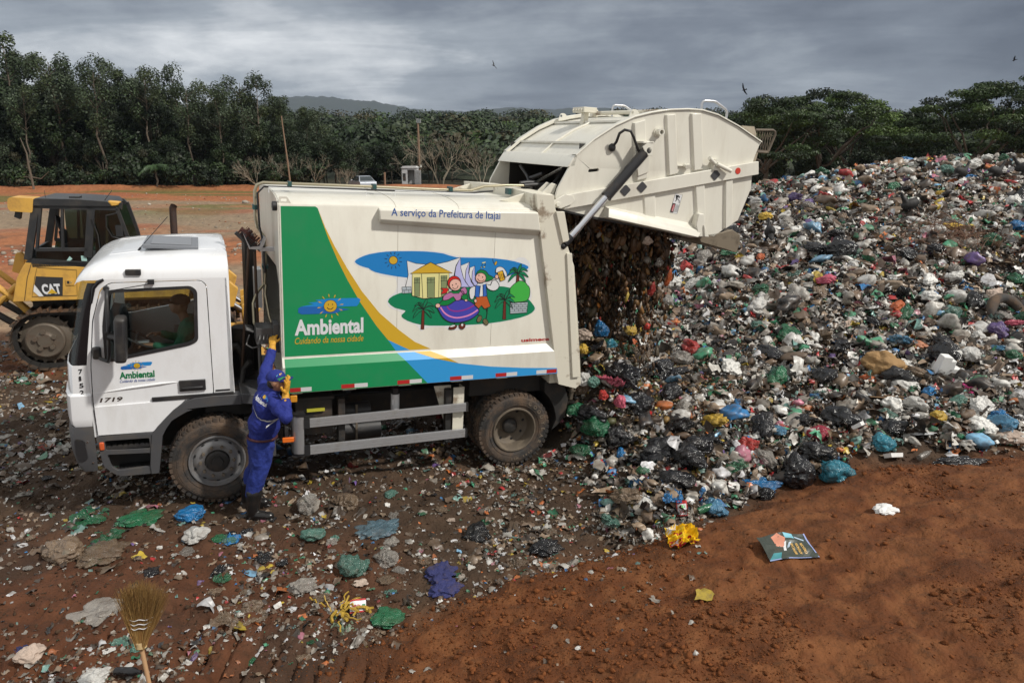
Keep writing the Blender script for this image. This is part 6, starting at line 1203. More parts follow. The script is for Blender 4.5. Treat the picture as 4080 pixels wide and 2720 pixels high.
b = MB(); b.ball((-2.44, 7.18, 1.585), (.082, .079, .065), 16, 10); o = b.build('hair', mat('dark_hair', (.015, .012, .010), .7), WK, smooth=60); wloc(o)
b = MB()
b.ball((-2.545, 7.215, 1.33), (.155, .165, .20), 18, 14); b.ball((-2.605, 7.21, 1.12), (.165, .15, .18), 18, 14); b.ball((-2.63, 7.215, 1.01), (.145, .14, .08), 18, 10); caps(b, (-2.60, 7.32, 1.46), (-2.49, 7.13, 1.42), .085, .085)
caps(b, (-2.60, 7.33, 1.48), (-2.625, 7.48, 1.665), .082, .066); caps(b, (-2.625, 7.48, 1.665), (-2.605, 7.66, 1.80), .066, .044); caps(b, (-2.45, 7.11, 1.41), (-2.29, 6.99, 1.285), .085, .068); caps(b, (-2.29, 6.99, 1.285), (-2.31, 7.07, 1.43), .068, .045)
caps(b, (-2.50, 7.23, 1.47), (-2.46, 7.19, 1.51), .075, .068)
jk = organic(b, 'jacket', bluew, WK, .013, 5, disp=.016, dscale=8); wloc(jk)
b = MB(); caps(b, (-2.625, 7.215, .96), (-2.68, 7.23, .93), .125, .12); caps(b, (-2.625, 7.19, .90), (-2.685, 7.16, .60), .118, .096); caps(b, (-2.685, 7.16, .60), (-2.755, 7.14, .37), .096, .082); caps(b, (-2.69, 7.27, .90), (-2.78, 7.36, .60), .112, .09); caps(b, (-2.78, 7.36, .60), (-2.90, 7.41, .36), .09, .08)
tr = organic(b, 'trousers', bluet, WK, .013, 4, disp=.017, dscale=7); wloc(tr)
b = MB(); b.tube([Vector((-2.635, 7.215, .985)) + Vector((cos(t) * .147, sin(t) * .142, -cos(t) * .012)) for t in np.linspace(0, 2 * pi, 28)[:-1]], .013, 6, closed=True); o = b.build('belt', mat('maroon_belt', (.06, .015, .02), .6), WK, smooth=60); wloc(o)
b = MB(); boot(b, (-2.75, 7.14, .37), (-2.775, 7.125, .165), (1, -.12, 0), .215); o = organic(b, 'boot', bootm, WK, .009, 3); wloc(o)
b = MB(); boot(b, (-2.90, 7.41, .36), (-2.945, 7.43, .145), (1, .25, 0), .215); o = organic(b, 'boot', bootm, WK, .009, 3); wloc(o)
b = MB(); caps(b, (-2.605, 7.665, 1.815), (-2.61, 7.70, 1.85), .040, .034); hand(b, (-2.61, 7.70, 1.85), (-.10, .55, .50), (.25, .55, -.75), 1.0, 1.05); o = organic(b, 'glove', glv, WK, .0055, 3, .5); wloc(o)
b = MB(); caps(b, (-2.31, 7.07, 1.435), (-2.31, 7.09, 1.49), .044, .036); hand(b, (-2.31, 7.09, 1.49), (.22, .04, .9), (-.95, .1, .2), .28, 1.1, .26, -1); o = organic(b, 'glove', glv, WK, .0055, 3, .5); wloc(o)
b = MB(); b.ball((-2.425, 7.175, 1.642), (.104, .088, .088), 24, 14); cut = []
for i, v in enumerate(b.v): b.v[i] = (v[0], v[1], max(v[2], 1.630 - (v[0] + 2.42) * .05))
b.ball((-2.425, 7.175, 1.728), (.010, .010, .006), 8, 6); bill = [(-2.365, 7.10), (-2.30, 7.105), (-2.262, 7.135), (-2.25, 7.18), (-2.262, 7.225), (-2.30, 7.25), (-2.365, 7.25)]
n0 = len(b.v); b.prism(bill, 1.634, 1.642, axis='z'); 
for i in range(n0, len(b.v)): x, y, z = b.v[i]; b.v[i] = (x, y, z - ((y - 7.18) / .08) ** 2 * .018 + (x + 2.365) * .05)
cp = b.build('cap', bluew, WK, smooth=50); wloc(cp)
# printed sun and name on the back and the cap, laid on the cloth
def cloth_print(name, org, ux, uz, parent, mw, ms, sc_, out, txt_only=False):
    ux, uz = Vector(ux).normalized(), Vector(uz).normalized(); nrm = Vector(out).normalized(); org = Vector(org)
    def fn(a, b_, l=1):
        p = org + ux * a * sc_ + uz * (b_ - .2) * sc_; return tuple(p + nrm * (.02 + .0004 * l) - Vector(WK.location))
    G = Art(fn); i = G.mi(mw); put_text(G.mb, 'Ambiental', lambda a, b_: fn(a, b_ + .20, 1), w=1.0, h=.27, bold=.03, mi=i)
    G.fill([(.35, .55), (.95, .55), (1.0, .68), (.7, .8), (.4, .74)], P_('print_blue', (.02, .16, .50)), 1); G.ell((.6, .66), (.11, .11), yellowp, 3, 0, n=12); return G
G = cloth_print('x', (-2.655, 7.06, 1.445), (.80, -.40, -.50), (.45, .0, .85), WK, letw, None, .165, (-.45, -.88, .10)); o = G.build('back_print', jk); 
# lay the print on the jacket
from mathutils.bvhtree import BVHTree
def drape(o, target, dirv, off=.003):
    bv = BVHTree.FromObject(target, bpy.context.evaluated_depsgraph_get()); d = Vector(dirv).normalized()
    for v in o.data.vertices:
        h_ = bv.ray_cast(v.co - d * .3, d)
        if h_[0]: v.co = h_[0] - d * (off + (v.co.dot(d) * 0))
def fix_draped(o, tgt, d, off=.003):
    bpy.context.view_layer.update(); me = o.data
    for v in me.vertices: v.co = v.co + Vector(WK.location)
    drape(o, tgt, d, off)
fix_draped(o, jk, (.33, .94, .05)); o.parent = jk
sb_ = MB(); pts = [(-2.715, 7.1, 1.375), (-2.70, 7.1, 1.33), (-2.68, 7.1, 1.285), (-2.64, 7.1, 1.24), (-2.59, 7.1, 1.21), (-2.54, 7.1, 1.198), (-2.49, 7.1, 1.20)]; rows = []
for t in (0, .018): rows.append([(a, 6.95, c_ - t) for a, b_, c_ in smoothpoly(pts, 4, False)])
sb_.grid(rows); o = sb_.build('reflective_stripe', mat('stripe_silver', (.55, .56, .56), .45), jk); drape(o, jk, (.33, .94, .05), .004)
G = Art(lambda a, b_, l=1: (-2.40 + a * .075 + .005, 7.0, 1.665 + b_ * .055)); i = G.mi(P_('cap_green', (.05, .35, .10))); put_text(G.mb, 'Ambiental', lambda a, b_: G.fn(a + b_ * .2, b_ * 1.0 + a * .35 - .25, 1), w=.9, h=.3, bold=.03, mi=i); G.fill([(.0, .4), (.5, .75), (.45, .95), (.05, .75)], P_('cap_cyan', (.05, .35, .6)), 1); G.ell((.28, .7), (.12, .14), yellowp, 2, 0, n=10)
o = G.build('cap_print', cp); drape(o, cp, (.1, .99, -.05), .002)
# driver, in the truck's own axes
DR = empty('person', TT, (0.01929, 0.04762, 0.394955), label='driver in a green jacket and dark cap sitting at the steering wheel', cat='person')
b = MB(); caps(b, (-.24, -.52, 1.42), (-.28, -.50, 1.54), .055, .05); b.ball((-.305, -.50, 1.625), (.092, .075, .11), 16, 12); b.ball((-.35, -.50, 1.585), (.05, .05, .055), 12, 8); b.ball((-.40, -.50, 1.615), (.018, .014, .02), 8, 6); b.ball((-.29, -.578, 1.62), (.02, .012, .03), 8, 6)
caps(b, (-.22, -.52, 1.35), (-.15, -.52, 1.1), .08, .08); hand(b, (-.585, -.72, 1.235), (-.9, .2, .12), (.0, .3, -1), .9); hand(b, (-.52, -.38, 1.28), (-.9, -.2, .1), (0, -.2, -1), .8, thumb=-1); caps(b, (-.35, -.74, 1.18), (-.59, -.72, 1.235), .035, .028); caps(b, (-.3, -.34, 1.22), (-.53, -.38, 1.28), .035, .028); caps(b, (-.2, -.7, 1.4), (-.36, -.75, 1.18), .04, .036)
organic(b, 'body', skin, DR, .011, 4)
b = MB(); b.ball((-.20, -.52, 1.30), (.14, .20, .20), 16, 12); b.ball((-.15, -.52, 1.14), (.14, .18, .14), 16, 12); caps(b, (-.21, -.70, 1.42), (-.21, -.36, 1.42), .075); caps(b, (-.21, -.72, 1.40), (-.35, -.76, 1.175), .072, .06); caps(b, (-.35, -.76, 1.175), (-.55, -.725, 1.225), .062, .046); caps(b, (-.21, -.34, 1.40), (-.31, -.33, 1.20), .07, .058); caps(b, (-.31, -.33, 1.20), (-.49, -.375, 1.27), .058, .044)
organic(b, 'jacket', mat('green_cotton', (.008, .15, .085), .8, bump=.5, bump_scale=40), DR, .014, 5, disp=.008, dscale=8)
b = MB(); b.ball((-.29, -.50, 1.675), (.105, .09, .075), 18, 10); b.prism([(-.37, -.57), (-.45, -.55), (-.47, -.50), (-.45, -.45), (-.37, -.43)], 1.655, 1.665, axis='z'); b.build('cap', mat('black_cotton', (.012, .012, .014), .85), DR, smooth=50)
b = MB(); caps(b, (-.1, -.62, 1.08), (-.55, -.64, 1.10), .085, .07); caps(b, (-.55, -.64, 1.10), (-.72, -.64, .82), .065, .05); caps(b, (-.1, -.42, 1.08), (-.55, -.42, 1.10), .085, .07); caps(b, (-.55, -.42, 1.10), (-.72, -.42, .82), .065, .05); organic(b, 'trousers', mat('dark_green_cotton', (.006, .07, .045), .85), DR, .016, 4)
b = MB(); b.box((-.74, -.72, 1.265), (-.62, -.62, 1.272)); b.build('paper_slip', whitef, DR)
# ------------------------------------------------------------------ rubbish you can count
def plastic(name, col, rough=.28, dirt=(.11, .072, .048), amt=.45, wr=.62, thin=0.0, scale=5):
    m = mat(name, col, rough, dirt=dirt, dirt_amt=amt, dirt_scale=3.5, dirt_lo=.5, dirt_hi=.7, vary=.3, spec=.55); N = m.node_tree; L = N.links.new; b = N.nodes['Principled BSDF']
    tc_ = N.nodes.new('ShaderNodeTexCoord'); h = None
    for sc_, wt in ((scale * .5, .8), (scale * 1.3, .30), (scale * 3.2, .06)):        # creases of crumpled film at three sizes
        v = N.nodes.new('ShaderNodeTexVoronoi'); v.feature = 'DISTANCE_TO_EDGE'; v.inputs['Scale'].default_value = sc_; nz_ = N.nodes.new('ShaderNodeTexNoise'); nz_.inputs['Scale'].default_value = sc_ * .8; nz_.inputs['Detail'].default_value = 2
        mx_ = N.nodes.new('ShaderNodeMix'); mx_.data_type = 'RGBA'; mx_.blend_type = 'LINEAR_LIGHT'; mx_.inputs[0].default_value = .28; L(tc_.outputs['Object'], mx_.inputs[6]); L(nz_.outputs['Color'], mx_.inputs[7]); L(tc_.outputs['Object'], nz_.inputs['Vector']); L(mx_.outputs[2], v.inputs['Vector'])
        mu = N.nodes.new('ShaderNodeMath'); mu.operation = 'MULTIPLY'; mu.inputs[1].default_value = wt; L(v.outputs['Distance'], mu.inputs[0])
        if h is None: h = mu.outputs[0]
        else: ad = N.nodes.new('ShaderNodeMath'); ad.operation = 'ADD'; L(h, ad.inputs[0]); L(mu.outputs[0], ad.inputs[1]); h = ad.outputs[0]
    bn = N.nodes.new('ShaderNodeBump'); bn.inputs['Strength'].default_value = wr; bn.inputs['Distance'].default_value = .07; L(h, bn.inputs['Height']); L(bn.outputs[0], b.inputs['Normal'])
    if thin: b.inputs['Alpha'].default_value = 1 - thin
    return m
PM = {'black': plastic('black_plastic_film', (.010, .010, .012), .16, (.07, .055, .04), .3), 'white': plastic('white_plastic_film', (.60, .59, .56), .28), 'grey': plastic('grey_clear_film', (.27, .25, .225), .2, thin=.35), 'brown': plastic('muddy_clear_film', (.19, .135, .09), .26, amt=.7, thin=.3),
      'green': plastic('green_plastic_film', (.018, .12, .055), .22, thin=.25), 'teal': plastic('teal_plastic_film', (.08, .18, .145), .22, thin=.25), 'blue': plastic('blue_plastic_film', (.010, .13, .32), .20), 'lightblue': plastic('light_blue_film', (.09, .25, .40), .2, thin=.25), 'turq': plastic('turquoise_film', (.03, .20, .28), .18, thin=.22), 'slate': plastic('slate_blue_film', (.07, .12, .15), .25, thin=.25),
      'red': plastic('red_plastic_film', (.34, .025, .02), .35), 'pink': plastic('pink_plastic_film', (.45, .08, .13), .35), 'magenta': plastic('magenta_cloth', (.50, .04, .19), .6), 'maroon': plastic('maroon_film', (.22, .012, .03), .3), 'yellow': plastic('yellow_plastic_film', (.42, .27, .03), .45), 'orange': plastic('orange_plastic_film', (.48, .10, .02), .4), 'tan': plastic('tan_cloth', (.27, .16, .065), .85, wr=.4), 'peach': plastic('peach_film', (.52, .22, .12), .45), 'purple': plastic('purple_film', (.09, .055, .17), .4), 'navy': plastic('navy_cloth', (.018, .022, .10), .8), 'card': plastic('brown_cardboard', (.30, .185, .10), .85, wr=.1), 'foam': mat('white_foam', (.74, .74, .73), .6, dirt=(.3, .24, .18), dirt_amt=.3), 'sage': plastic('grey_green_film', (.13, .18, .12), .6), 'cream': plastic('cream_cloth', (.42, .33, .27), .8, wr=.4)}
def nz(p, f, s=0.0): return noise.noise(Vector((p.x * f + s, p.y * f - s, p.z * f + s * .7)))
def crease(p, f, s=0.0):
    d = noise.voronoi(Vector((p.x * f + s, p.y * f + s * 2, p.z * f - s)))[0]; return d[1] - d[0]
PROTO = {}
def proto_bag(kind, seed):
    k = (kind, seed)
    if k in PROTO: return PROTO[k]
    s = seed * 13.7 + 1.1; bm = bmesh.new()
    if kind in ('tied', 'full', 'flat'):
        bmesh.ops.create_icosphere(bm, subdivisions=5, radius=.5); kn = Vector((cos(s), sin(s), .35 + .3 * sin(s * 3))).normalized()
        ax1 = kn.orthogonal().normalized(); ax2 = kn.cross(ax1)
        for v in bm.verts:
            p = v.co * 2; q_ = p.copy(); c_ = p.normalized().dot(kn); th = atan2(p.dot(ax2), p.dot(ax1))
            r = 1 + .30 * nz(p, 1.1, s) + .16 * nz(p, 2.3, s) 
            if kind == 'flat': r += .40 * (crease(p, 1.3, s) - .35) + .20 * (crease(p, 2.9, s) - .3) + .06 * (crease(p, 6.5, s) - .3)
            else: r += .24 * (crease(p, 1.0, s) - .3) + .15 * (crease(p, 2.4, s) - .3) + .05 * (crease(p, 5.5, s) - .3)
            w = max(0.0, (c_ - .15) / .85)
            if kind in ('tied', 'full'):
                r *= 1 - .42 * w ** 1.5 * (1 if kind == 'tied' else .5); r += .055 * w * sin(11 * th + 3 * nz(p, 1.5, s)) * (1 - w ** 4)
                if w > .965: r += .35 * (w - .93) * 8 * (.7 + .6 * sin(5 * th))
            q_ = p.normalized() * r * .5; zz = {'tied': .72, 'full': .85, 'flat': .42}[kind]; q_.z *= zz
            if q_.z < -.24 * zz: q_.z = -.24 * zz + (q_.z + .24 * zz) * .35
            v.co = q_
    else:                                                             # 'sheet': crumpled film lying on what is under it
        bmesh.ops.create_grid(bm, x_segments=54, y_segments=54, size=.5)
        for v in bm.verts:
            p = v.co * 2; rr = p.length; q_ = Vector((p.x, p.y, 0)); n1_ = nz(q_, 1.2, s); th = atan2(p.y, p.x)
            lim = .75 + .3 * noise.noise(Vector((cos(th) * 1.3 + s, sin(th) * 1.3, s))); k_ = lim * (1 - .25 * max(0, rr - .8))
            z = .13 + .20 * n1_ + .26 * (crease(q_, 1.6, s) - .3) + .20 * (crease(q_, 3.7, s) - .3) + .08 * (crease(q_, 8, s) - .3); z *= (1 - .55 * min(1, rr) ** 2)
            v.co = Vector((p.x * k_ * .5 + .05 * nz(q_, 3, s), p.y * k_ * .5 + .05 * nz(q_, 3, s + 9), z * .75 - .02))
    for f in bm.faces: f.smooth = True
    me = bpy.data.meshes.new(kind + '_bag'); bm.to_mesh(me); bm.free(); me.materials.append(PM['black']); PROTO[k] = me; return me
def refuse(kind, seed, m, loc, size, rot=(0, 0, 0), name='rubbish_bag', label=None, cat='bag', group=None):
    o = bpy.data.objects.new(name, proto_bag(kind, seed % 6)); C.objects.link(o); o.location = loc; o.scale = size; o.rotation_euler = rot; o.material_slots[0].link = 'OBJECT'; o.material_slots[0].material = PM[m]; return tag(o, label, cat, group)
def on(x, y, w, h, kind, m, label, name='rubbish_bag', cat='bag', seed=None, rz=None, dz=0.0, tilt=0.0, deep=.85):
    seed = int(abs(x * 31 + y * 17) * 10) if seed is None else seed; rz = (seed * 1.7) % 6.28 if rz is None else rz
    kz = {'tied': .72, 'full': .80, 'flat': .42, 'sheet': .30}[kind]; hh = h * (.85 if kind in ('tied', 'full') else .6); sz = max(hh / kz, w * .45)
    gz = H(x, y); return refuse(kind, seed, m, (x, y, gz + {'tied': .20, 'full': .24, 'flat': .07, 'sheet': .0}[kind] * sz + dz), (w * 1.02, w * deep, sz), (tilt, 0, rz), name, label, cat)
# --- single pieces one can point at; positions cast from image pixels onto the terrain
on(3.38, 7.98, .46, .50, 'full', 'black', 'large upright black rubbish bag leaning at the heap edge beside the blue bag', seed=2, rz=.3)
on(3.86, 8.08, .40, .38, 'full', 'turq', 'big see-through blue bag resting on the dirt right of the upright black bag', seed=1, rz=0)
on(2.89, 7.86, .50, .24, 'flat', 'blue', 'bright blue crumpled plastic sheet left of the upright black bag', 'plastic_sheet', 'plastic sheet', rz=.1, deep=.6)
on(2.92, 7.68, .22, .20, 'tied', 'black', 'small black bag tucked below the bright blue sheet')
on(2.25, 7.33, .29, .25, 'tied', 'lightblue', 'light blue knotted bag standing on the heap edge by the dirt')
on(1.88, 8.38, .56, .40, 'full', 'black', 'large shiny black bag lying in front of the pink plastic', rz=.2)
on(1.88, 7.70, .43, .30, 'tied', 'black', 'round creased black bag below the large shiny one')
on(1.47, 7.34, .29, .19, 'tied', 'white', 'greyish white tied bag near the red and white packet')
on(1.54, 7.98, .22, .22, 'tied', 'green', 'small round green bag left of the creased black bag'); on(1.26, 7.64, .18, .18, 'tied', 'green', 'second small green bag nearest the muddy ground')
on(1.47, 7.80, .34, .13, 'flat', 'teal', 'two-lobed teal bag between the small green bags'); on(1.38, 8.54, .16, .28, 'tied', 'blue', 'narrow twisted blue bag standing in the litter')
on(1.05, 8.92, .42, .34, 'tied', 'green', 'heaped green netting bag beside the truck mud flap', dz=.10); on(.88, 8.75, .30, .24, 'flat', 'green', 'torn green film hanging below the netting bag', dz=.08); on(1.16, 8.80, .26, .2, 'sheet', 'green', 'loose green film lying against the netting bag', dz=.2)
on(1.70, 9.25, .42, .34, 'full', 'black', 'round shiny black bag right of the pink plastic', rz=1.2); on(1.91, 10.3, .32, .28, 'tied', 'grey', 'dark grey bag behind the round black bag')
on(1.30, 9.20, .50, .30, 'sheet', 'pink', 'stretched pink-red plastic sagging from the load', 'plastic_sheet', 'plastic sheet', rz=2.5, dz=.25, tilt=.7, deep=.45); on(1.42, 9.12, .20, .26, 'tied', 'pink', 'lower bulge of pink-red plastic above the black bag', dz=.05)
on(1.00, 9.92, .34, .22, 'tied', 'cream', 'beige bag at the top of the load pushing out of the truck', dz=.15); on(1.22, 9.86, .26, .30, 'tied', 'blue', 'blue clear bag beside the beige one at the top of the load', dz=.15); on(1.12, 9.6, .48, .20, 'sheet', 'black', 'black sheet folded over the load behind the truck', dz=.2, tilt=.5)
on(1.20, 9.1, .15, .20, 'tied', 'red', 'red and white bag below the pink plastic', dz=.2); on(.95, 9.35, .26, .22, 'tied', 'white', 'white bag squeezed against the truck rear post', dz=.25); on(.85, 9.15, .24, .24, 'tied', 'green', 'deep green bag by the foot of the truck rear post', dz=.25); on(1.08, 9.25, .20, .2, 'tied', 'teal', 'small teal bag in the load behind the truck', dz=.22); on(.80, 9.45, .22, .18, 'tied', 'brown', 'muddy bag at the middle of the load behind the truck', dz=.35); on(.98, 9.55, .20, .18, 'tied', 'yellow', 'yellow stained bag in the load behind the truck', dz=.35)
on(2.21, 9.2, .30, .12, 'flat', 'teal', 'pale teal bag behind the large shiny black bag'); on(1.34, 8.83, .34, .34, 'tied', 'black', 'dark slate bag between the netting and the twisted blue bag')
on(2.85, 8.2, .32, .26, 'sheet', 'red', 'crimson torn sheet propped above the bright blue sheet', 'plastic_sheet', 'plastic sheet', tilt=.5); on(2.54, 8.1, .32, .18, 'flat', 'green', 'flat green bag left of the crimson sheet'); on(2.41, 7.86, .20, .26, 'sheet', 'white', 'white cloth standing in folds left of the bright blue sheet', 'cloth_rag', 'cloth', tilt=.8)
on(4.01, 8.88, .38, .30, 'tied', 'maroon', 'plump maroon bag below the large dark bag'); on(4.45, 9.28, .55, .36, 'full', 'black', 'large black bag above the maroon one', rz=.4)
on(5.79, 10.93, .68, .50, 'full', 'tan', 'big bundle wrapped in tan cloth on the heap', 'cloth_bundle', 'bundle', rz=.5); on(6.69, 11.73, .50, .28, 'flat', 'peach', 'peach coloured plastic bag above the long black bags'); on(6.14, 11.45, .80, .28, 'flat', 'black', 'long black bag stretched out behind the tan bundle', rz=0, deep=.5); on(6.81, 11.3, .92, .32, 'flat', 'black', 'longest black bag right of the tan bundle', rz=.1, deep=.5)
on(5.41, 10.66, .26, .24, 'tied', 'orange', 'bright orange-red bag at the foot of the tan bundle'); on(5.87, 10.43, .42, .30, 'full', 'white', 'round white bag right of the orange-red bag'); on(6.74, 10.38, .52, .26, 'flat', 'magenta', 'magenta cloth crumpled below the white foam', 'cloth_rag', 'cloth', deep=.5)
on(6.10, 10.14, .24, .22, 'tied', 'blue', 'left blue bag of the pair below the magenta cloth'); on(6.32, 10.16, .22, .22, 'tied', 'blue', 'right blue bag of the pair below the magenta cloth'); on(5.08, 9.34, .26, .25, 'full', 'teal', 'smooth teal bag standing left of centre on the lower heap'); on(6.31, 9.22, .38, .26, 'full', 'white', 'round white print bag near the right end of the dirt edge'); on(6.57, 9.08, .48, .34, 'flat', 'cream', 'beige cloth spread beside the round white print bag', 'cloth_rag', 'cloth')
on(4.73, 8.72, .38, .28, 'tied', 'turq', 'turquoise bag above the foam tray at the dirt edge'); on(5.74, 8.9, .36, .18, 'flat', 'blue', 'bright blue cloth on the lower right of the heap', 'cloth_rag', 'cloth', deep=.4); on(5.30, 8.02, .64, .20, 'flat', 'black', 'long dark bag lying on the dirt at the right edge', rz=.1, deep=.35)
on(7.22, 16.0, .75, .60, 'full', 'black', 'dome-shaped black bag in the middle of the far slope'); on(8.77, 16.45, 1.0, .22, 'sheet', 'orange', 'orange plastic sheet lying right of the dome-shaped black bag', 'plastic_sheet', 'plastic sheet'); on(13.73, 25.0, .62, .40, 'tied', 'orange', 'orange bag sticking up on the crest of the heap'); on(13.54, 23.9, .5, .25, 'flat', 'orange', 'second flatter orange piece on the heap crest'); on(14.06, 23.8, .46, .32, 'full', 'white', 'white round bag on the heap crest right of the orange ones')
# foreground pieces on the mud
for (x, y, w, h, k, m_, lb) in [(-4.36, 6.34, .44, .24, 'tied', 'brown', 'muddy brown bag, left of the pair, before the truck front wheel'), (-3.99, 6.38, .52, .18, 'flat', 'brown', 'muddy pinkish bag, right of the pair, before the truck front wheel'), (-4.53, 7.11, .58, .14, 'sheet', 'green', 'long torn green film beneath the truck bumper'), (-3.97, 7.06, .46, .18, 'flat', 'green', 'green bag left of the blue bag near the front wheel'), (-4.11, 6.70, .40, .12, 'sheet', 'green', 'flat green film above the muddy bags'),
        (-3.42, 7.11, .33, .20, 'tied', 'blue', 'bright blue bag just before the front wheel'), (-3.19, 6.66, .28, .16, 'tied', 'white', 'white crushed bag below the blue bag at the front wheel'), (-2.87, 6.73, .32, .12, 'sheet', 'blue', 'dark blue film by the worker boots'), (-2.50, 6.42, .42, .16, 'sheet', 'black', 'black film strip trodden into mud below the worker'), (-2.72, 6.10, .30, .22, 'sheet', 'black', 'lower end of the trodden black film'), (-2.27, 7.42, .27, .26, 'tied', 'grey', 'grey-white pointed bag right of the worker boots'),
        (-1.91, 7.62, .35, .24, 'tied', 'brown', 'clear brown bag beneath the side guard'), (-1.44, 6.99, .48, .20, 'flat', 'slate', 'slate blue bag in the mud in front of the side guard'), (-2.06, 6.80, .26, .16, 'tied', 'teal', 'dull teal bag right of the worker'), (-1.53, 6.22, .30, .24, 'full', 'teal', 'smooth teal bag alone in the mud of the foreground'), (-1.22, 6.36, .26, .18, 'tied', 'grey', 'see-through grey bag beside the smooth teal bag'), (-1.91, 5.90, .28, .16, 'flat', 'grey', 'crumpled clear film in the middle foreground'), (-2.33, 5.47, .55, .16, 'sheet', 'brown', 'wide clear sheet over the track marks'),
        (-2.66, 5.95, .22, .10, 'sheet', 'green', 'small green film at the end of the black strip'), (-3.54, 5.52, .48, .16, 'flat', 'grey', 'long grey-white sack left of the broom'), (-3.33, 5.68, .26, .10, 'sheet', 'green', 'green film behind the broom bristles'), (-3.07, 5.0, .34, .14, 'sheet', 'teal', 'teal film just left of the broom handle'), (-3.85, 5.0, .36, .16, 'sheet', 'navy', 'dark blue tangled net in the lower left corner'), (-3.75, 4.88, .25, .14, 'tied', 'cream', 'pale printed bag under the dark blue net'), (-3.12, 4.64, .24, .14, 'flat', 'white', 'white and green wrapper heap at the bottom left'),
        (-1.43, 5.40, .30, .14, 'sheet', 'sage', 'grey-green cloth bundle by the yellow net'), (-1.08, 5.58, .36, .14, 'flat', 'green', 'green film right of the red and white card'), (-1.16, 5.42, .20, .10, 'sheet', 'brown', 'clear piece under the green film'), (-.68, 6.2, .34, .20, 'flat', 'navy', 'navy jacket lying crumpled on the mud, upper half'), (-.62, 5.98, .34, .16, 'flat', 'navy', 'lower sleeve of the navy jacket on the mud'), (3.81, 6.78, .26, .14, 'flat', 'foam', 'crushed white foam box on the red dirt'), (-.35, 7.0, .34, .22, 'tied', 'black', 'black bag where the mud meets the dirt bank'), (.35, 6.75, .36, .22, 'flat', 'black', 'grey-black torn bag at the dirt edge left of the yellow packet'), (.05, 6.45, .26, .14, 'sheet', 'brown', 'clear torn film on the dirt edge')]:
    on(x, y, w, h, k, m_, lb, cat='bag' if k in ('tied', 'full') else 'plastic film', name='rubbish_bag' if k in ('tied', 'full') else 'plastic_film')
# netting bag, yellow
b = MB(); random.seed(4)
for i in range(14):
    a = random.uniform(0, 6.28); p = Vector((-1.53 + random.gauss(0, .06), 5.58 + random.gauss(0, .05), 0)); pts = []
    for j in range(6): p = p + Vector((cos(a), sin(a), 0)) * .035; a += random.uniform(-.9, .9); pts.append((p.x, p.y, H(p.x, p.y) + .02 + random.random() * .04))
    b.tube(pts, random.uniform(.006, .014), 5)
tag(b.build('net_bag', PM['yellow'], None, smooth=60), 'torn yellow net bag left of the red and white card', 'net bag')
# printed pieces
def packet(name, org, w, h, rz, tilt, arts, label, cat, bow=.05, crump=.0, seed=1):
    """a thin folded sheet with print; arts: list of (poly, material) in unit sheet coordinates"""
    R_ = Matrix.Rotation(rz, 3, 'Z') @ Matrix.Rotation(tilt, 3, 'X'); o3 = Vector(org)
    def fn(a, b_, l=0):
        z = bow * (sin(a * 3.1) * .8 + .3 * sin(a * 9 + b_ * 5 + seed)) * (.6 + .6 * b_) + crump * noise.noise(Vector((a * 5 + seed, b_ * 5, seed))) * 1.2
        return tuple(o3 + R_ @ Vector(((a - .5) * w, (b_ - .5) * h, z + l * .0012)))
    G = Art(fn)
    for k in range(2):
        g = [[fn(i / 16, j / 12, -k * 3) for i in range(17)] for j in range(13)]; G.mb.grid(g, G.mi(arts[0][1]))
    for p, m_ in arts[1:]:
        # subdivide the print so that it follows the folds
        xs = [q_[0] for q_ in p]; ys_ = [q_[1] for q_ in p]; me_ = bmesh.new(); vs = [me_.verts.new((q_[0], q_[1], 0)) for q_ in p]; me_.faces.new(vs); bmesh.ops.triangulate(me_, faces=me_.faces); bmesh.ops.subdivide_edges(me_, edges=me_.edges, cuts=4, use_grid_fill=True); me_.verts.index_update()
        G.mb.add([fn(v.co.x, v.co.y, 1.5) for v in me_.verts], [tuple(v.index for v in f.verts) for f in me_.faces], G.mi(m_)); me_.free()
    return G, fn
G, fn = packet('snack', (1.62, 6.26, H(1.62, 6.26) + .07), .31, .20, .25, .55, [(None, P_('packet_yellow', (.70, .44, .01))), ([(0, 0), (.45, .0), (.33, .30), (.05, .38)], P_('packet_crimson', (.34, .012, .02))), ([(.1, .45), (.6, .35), (.62, .42), (.12, .52)], P_('packet_yellow2', (.65, .5, .03))), ([(.62, .05), (.8, .0), (.72, .35), (.58, .4)], P_('packet_crimson', (.34, .012, .02))), ([(.0, .6), (.35, .7), (.4, 1), (.05, 1)], whitef), ([(.12, .52), (.5, .48), (.52, .58), (.14, .62)], P_('packet_crimson', (.34, .012, .02))), ([(.5, .78), (.75, .8), (.72, .92), (.52, .9)], brownf)], '', '', .05, .10, 3)
i = G.mi(letw); put_text(G.mb, 'ing', lambda a, b_: fn(.10 + a, .14 + b_, 3), w=.14, h=.13, bold=.03, mi=i)
for p_ in G.mb.mats if hasattr(G.mb, 'mats') else []: pass
tag(G.build('snack_packet', None), 'torn yellow and crimson snack packet lying on the red dirt', 'packet')
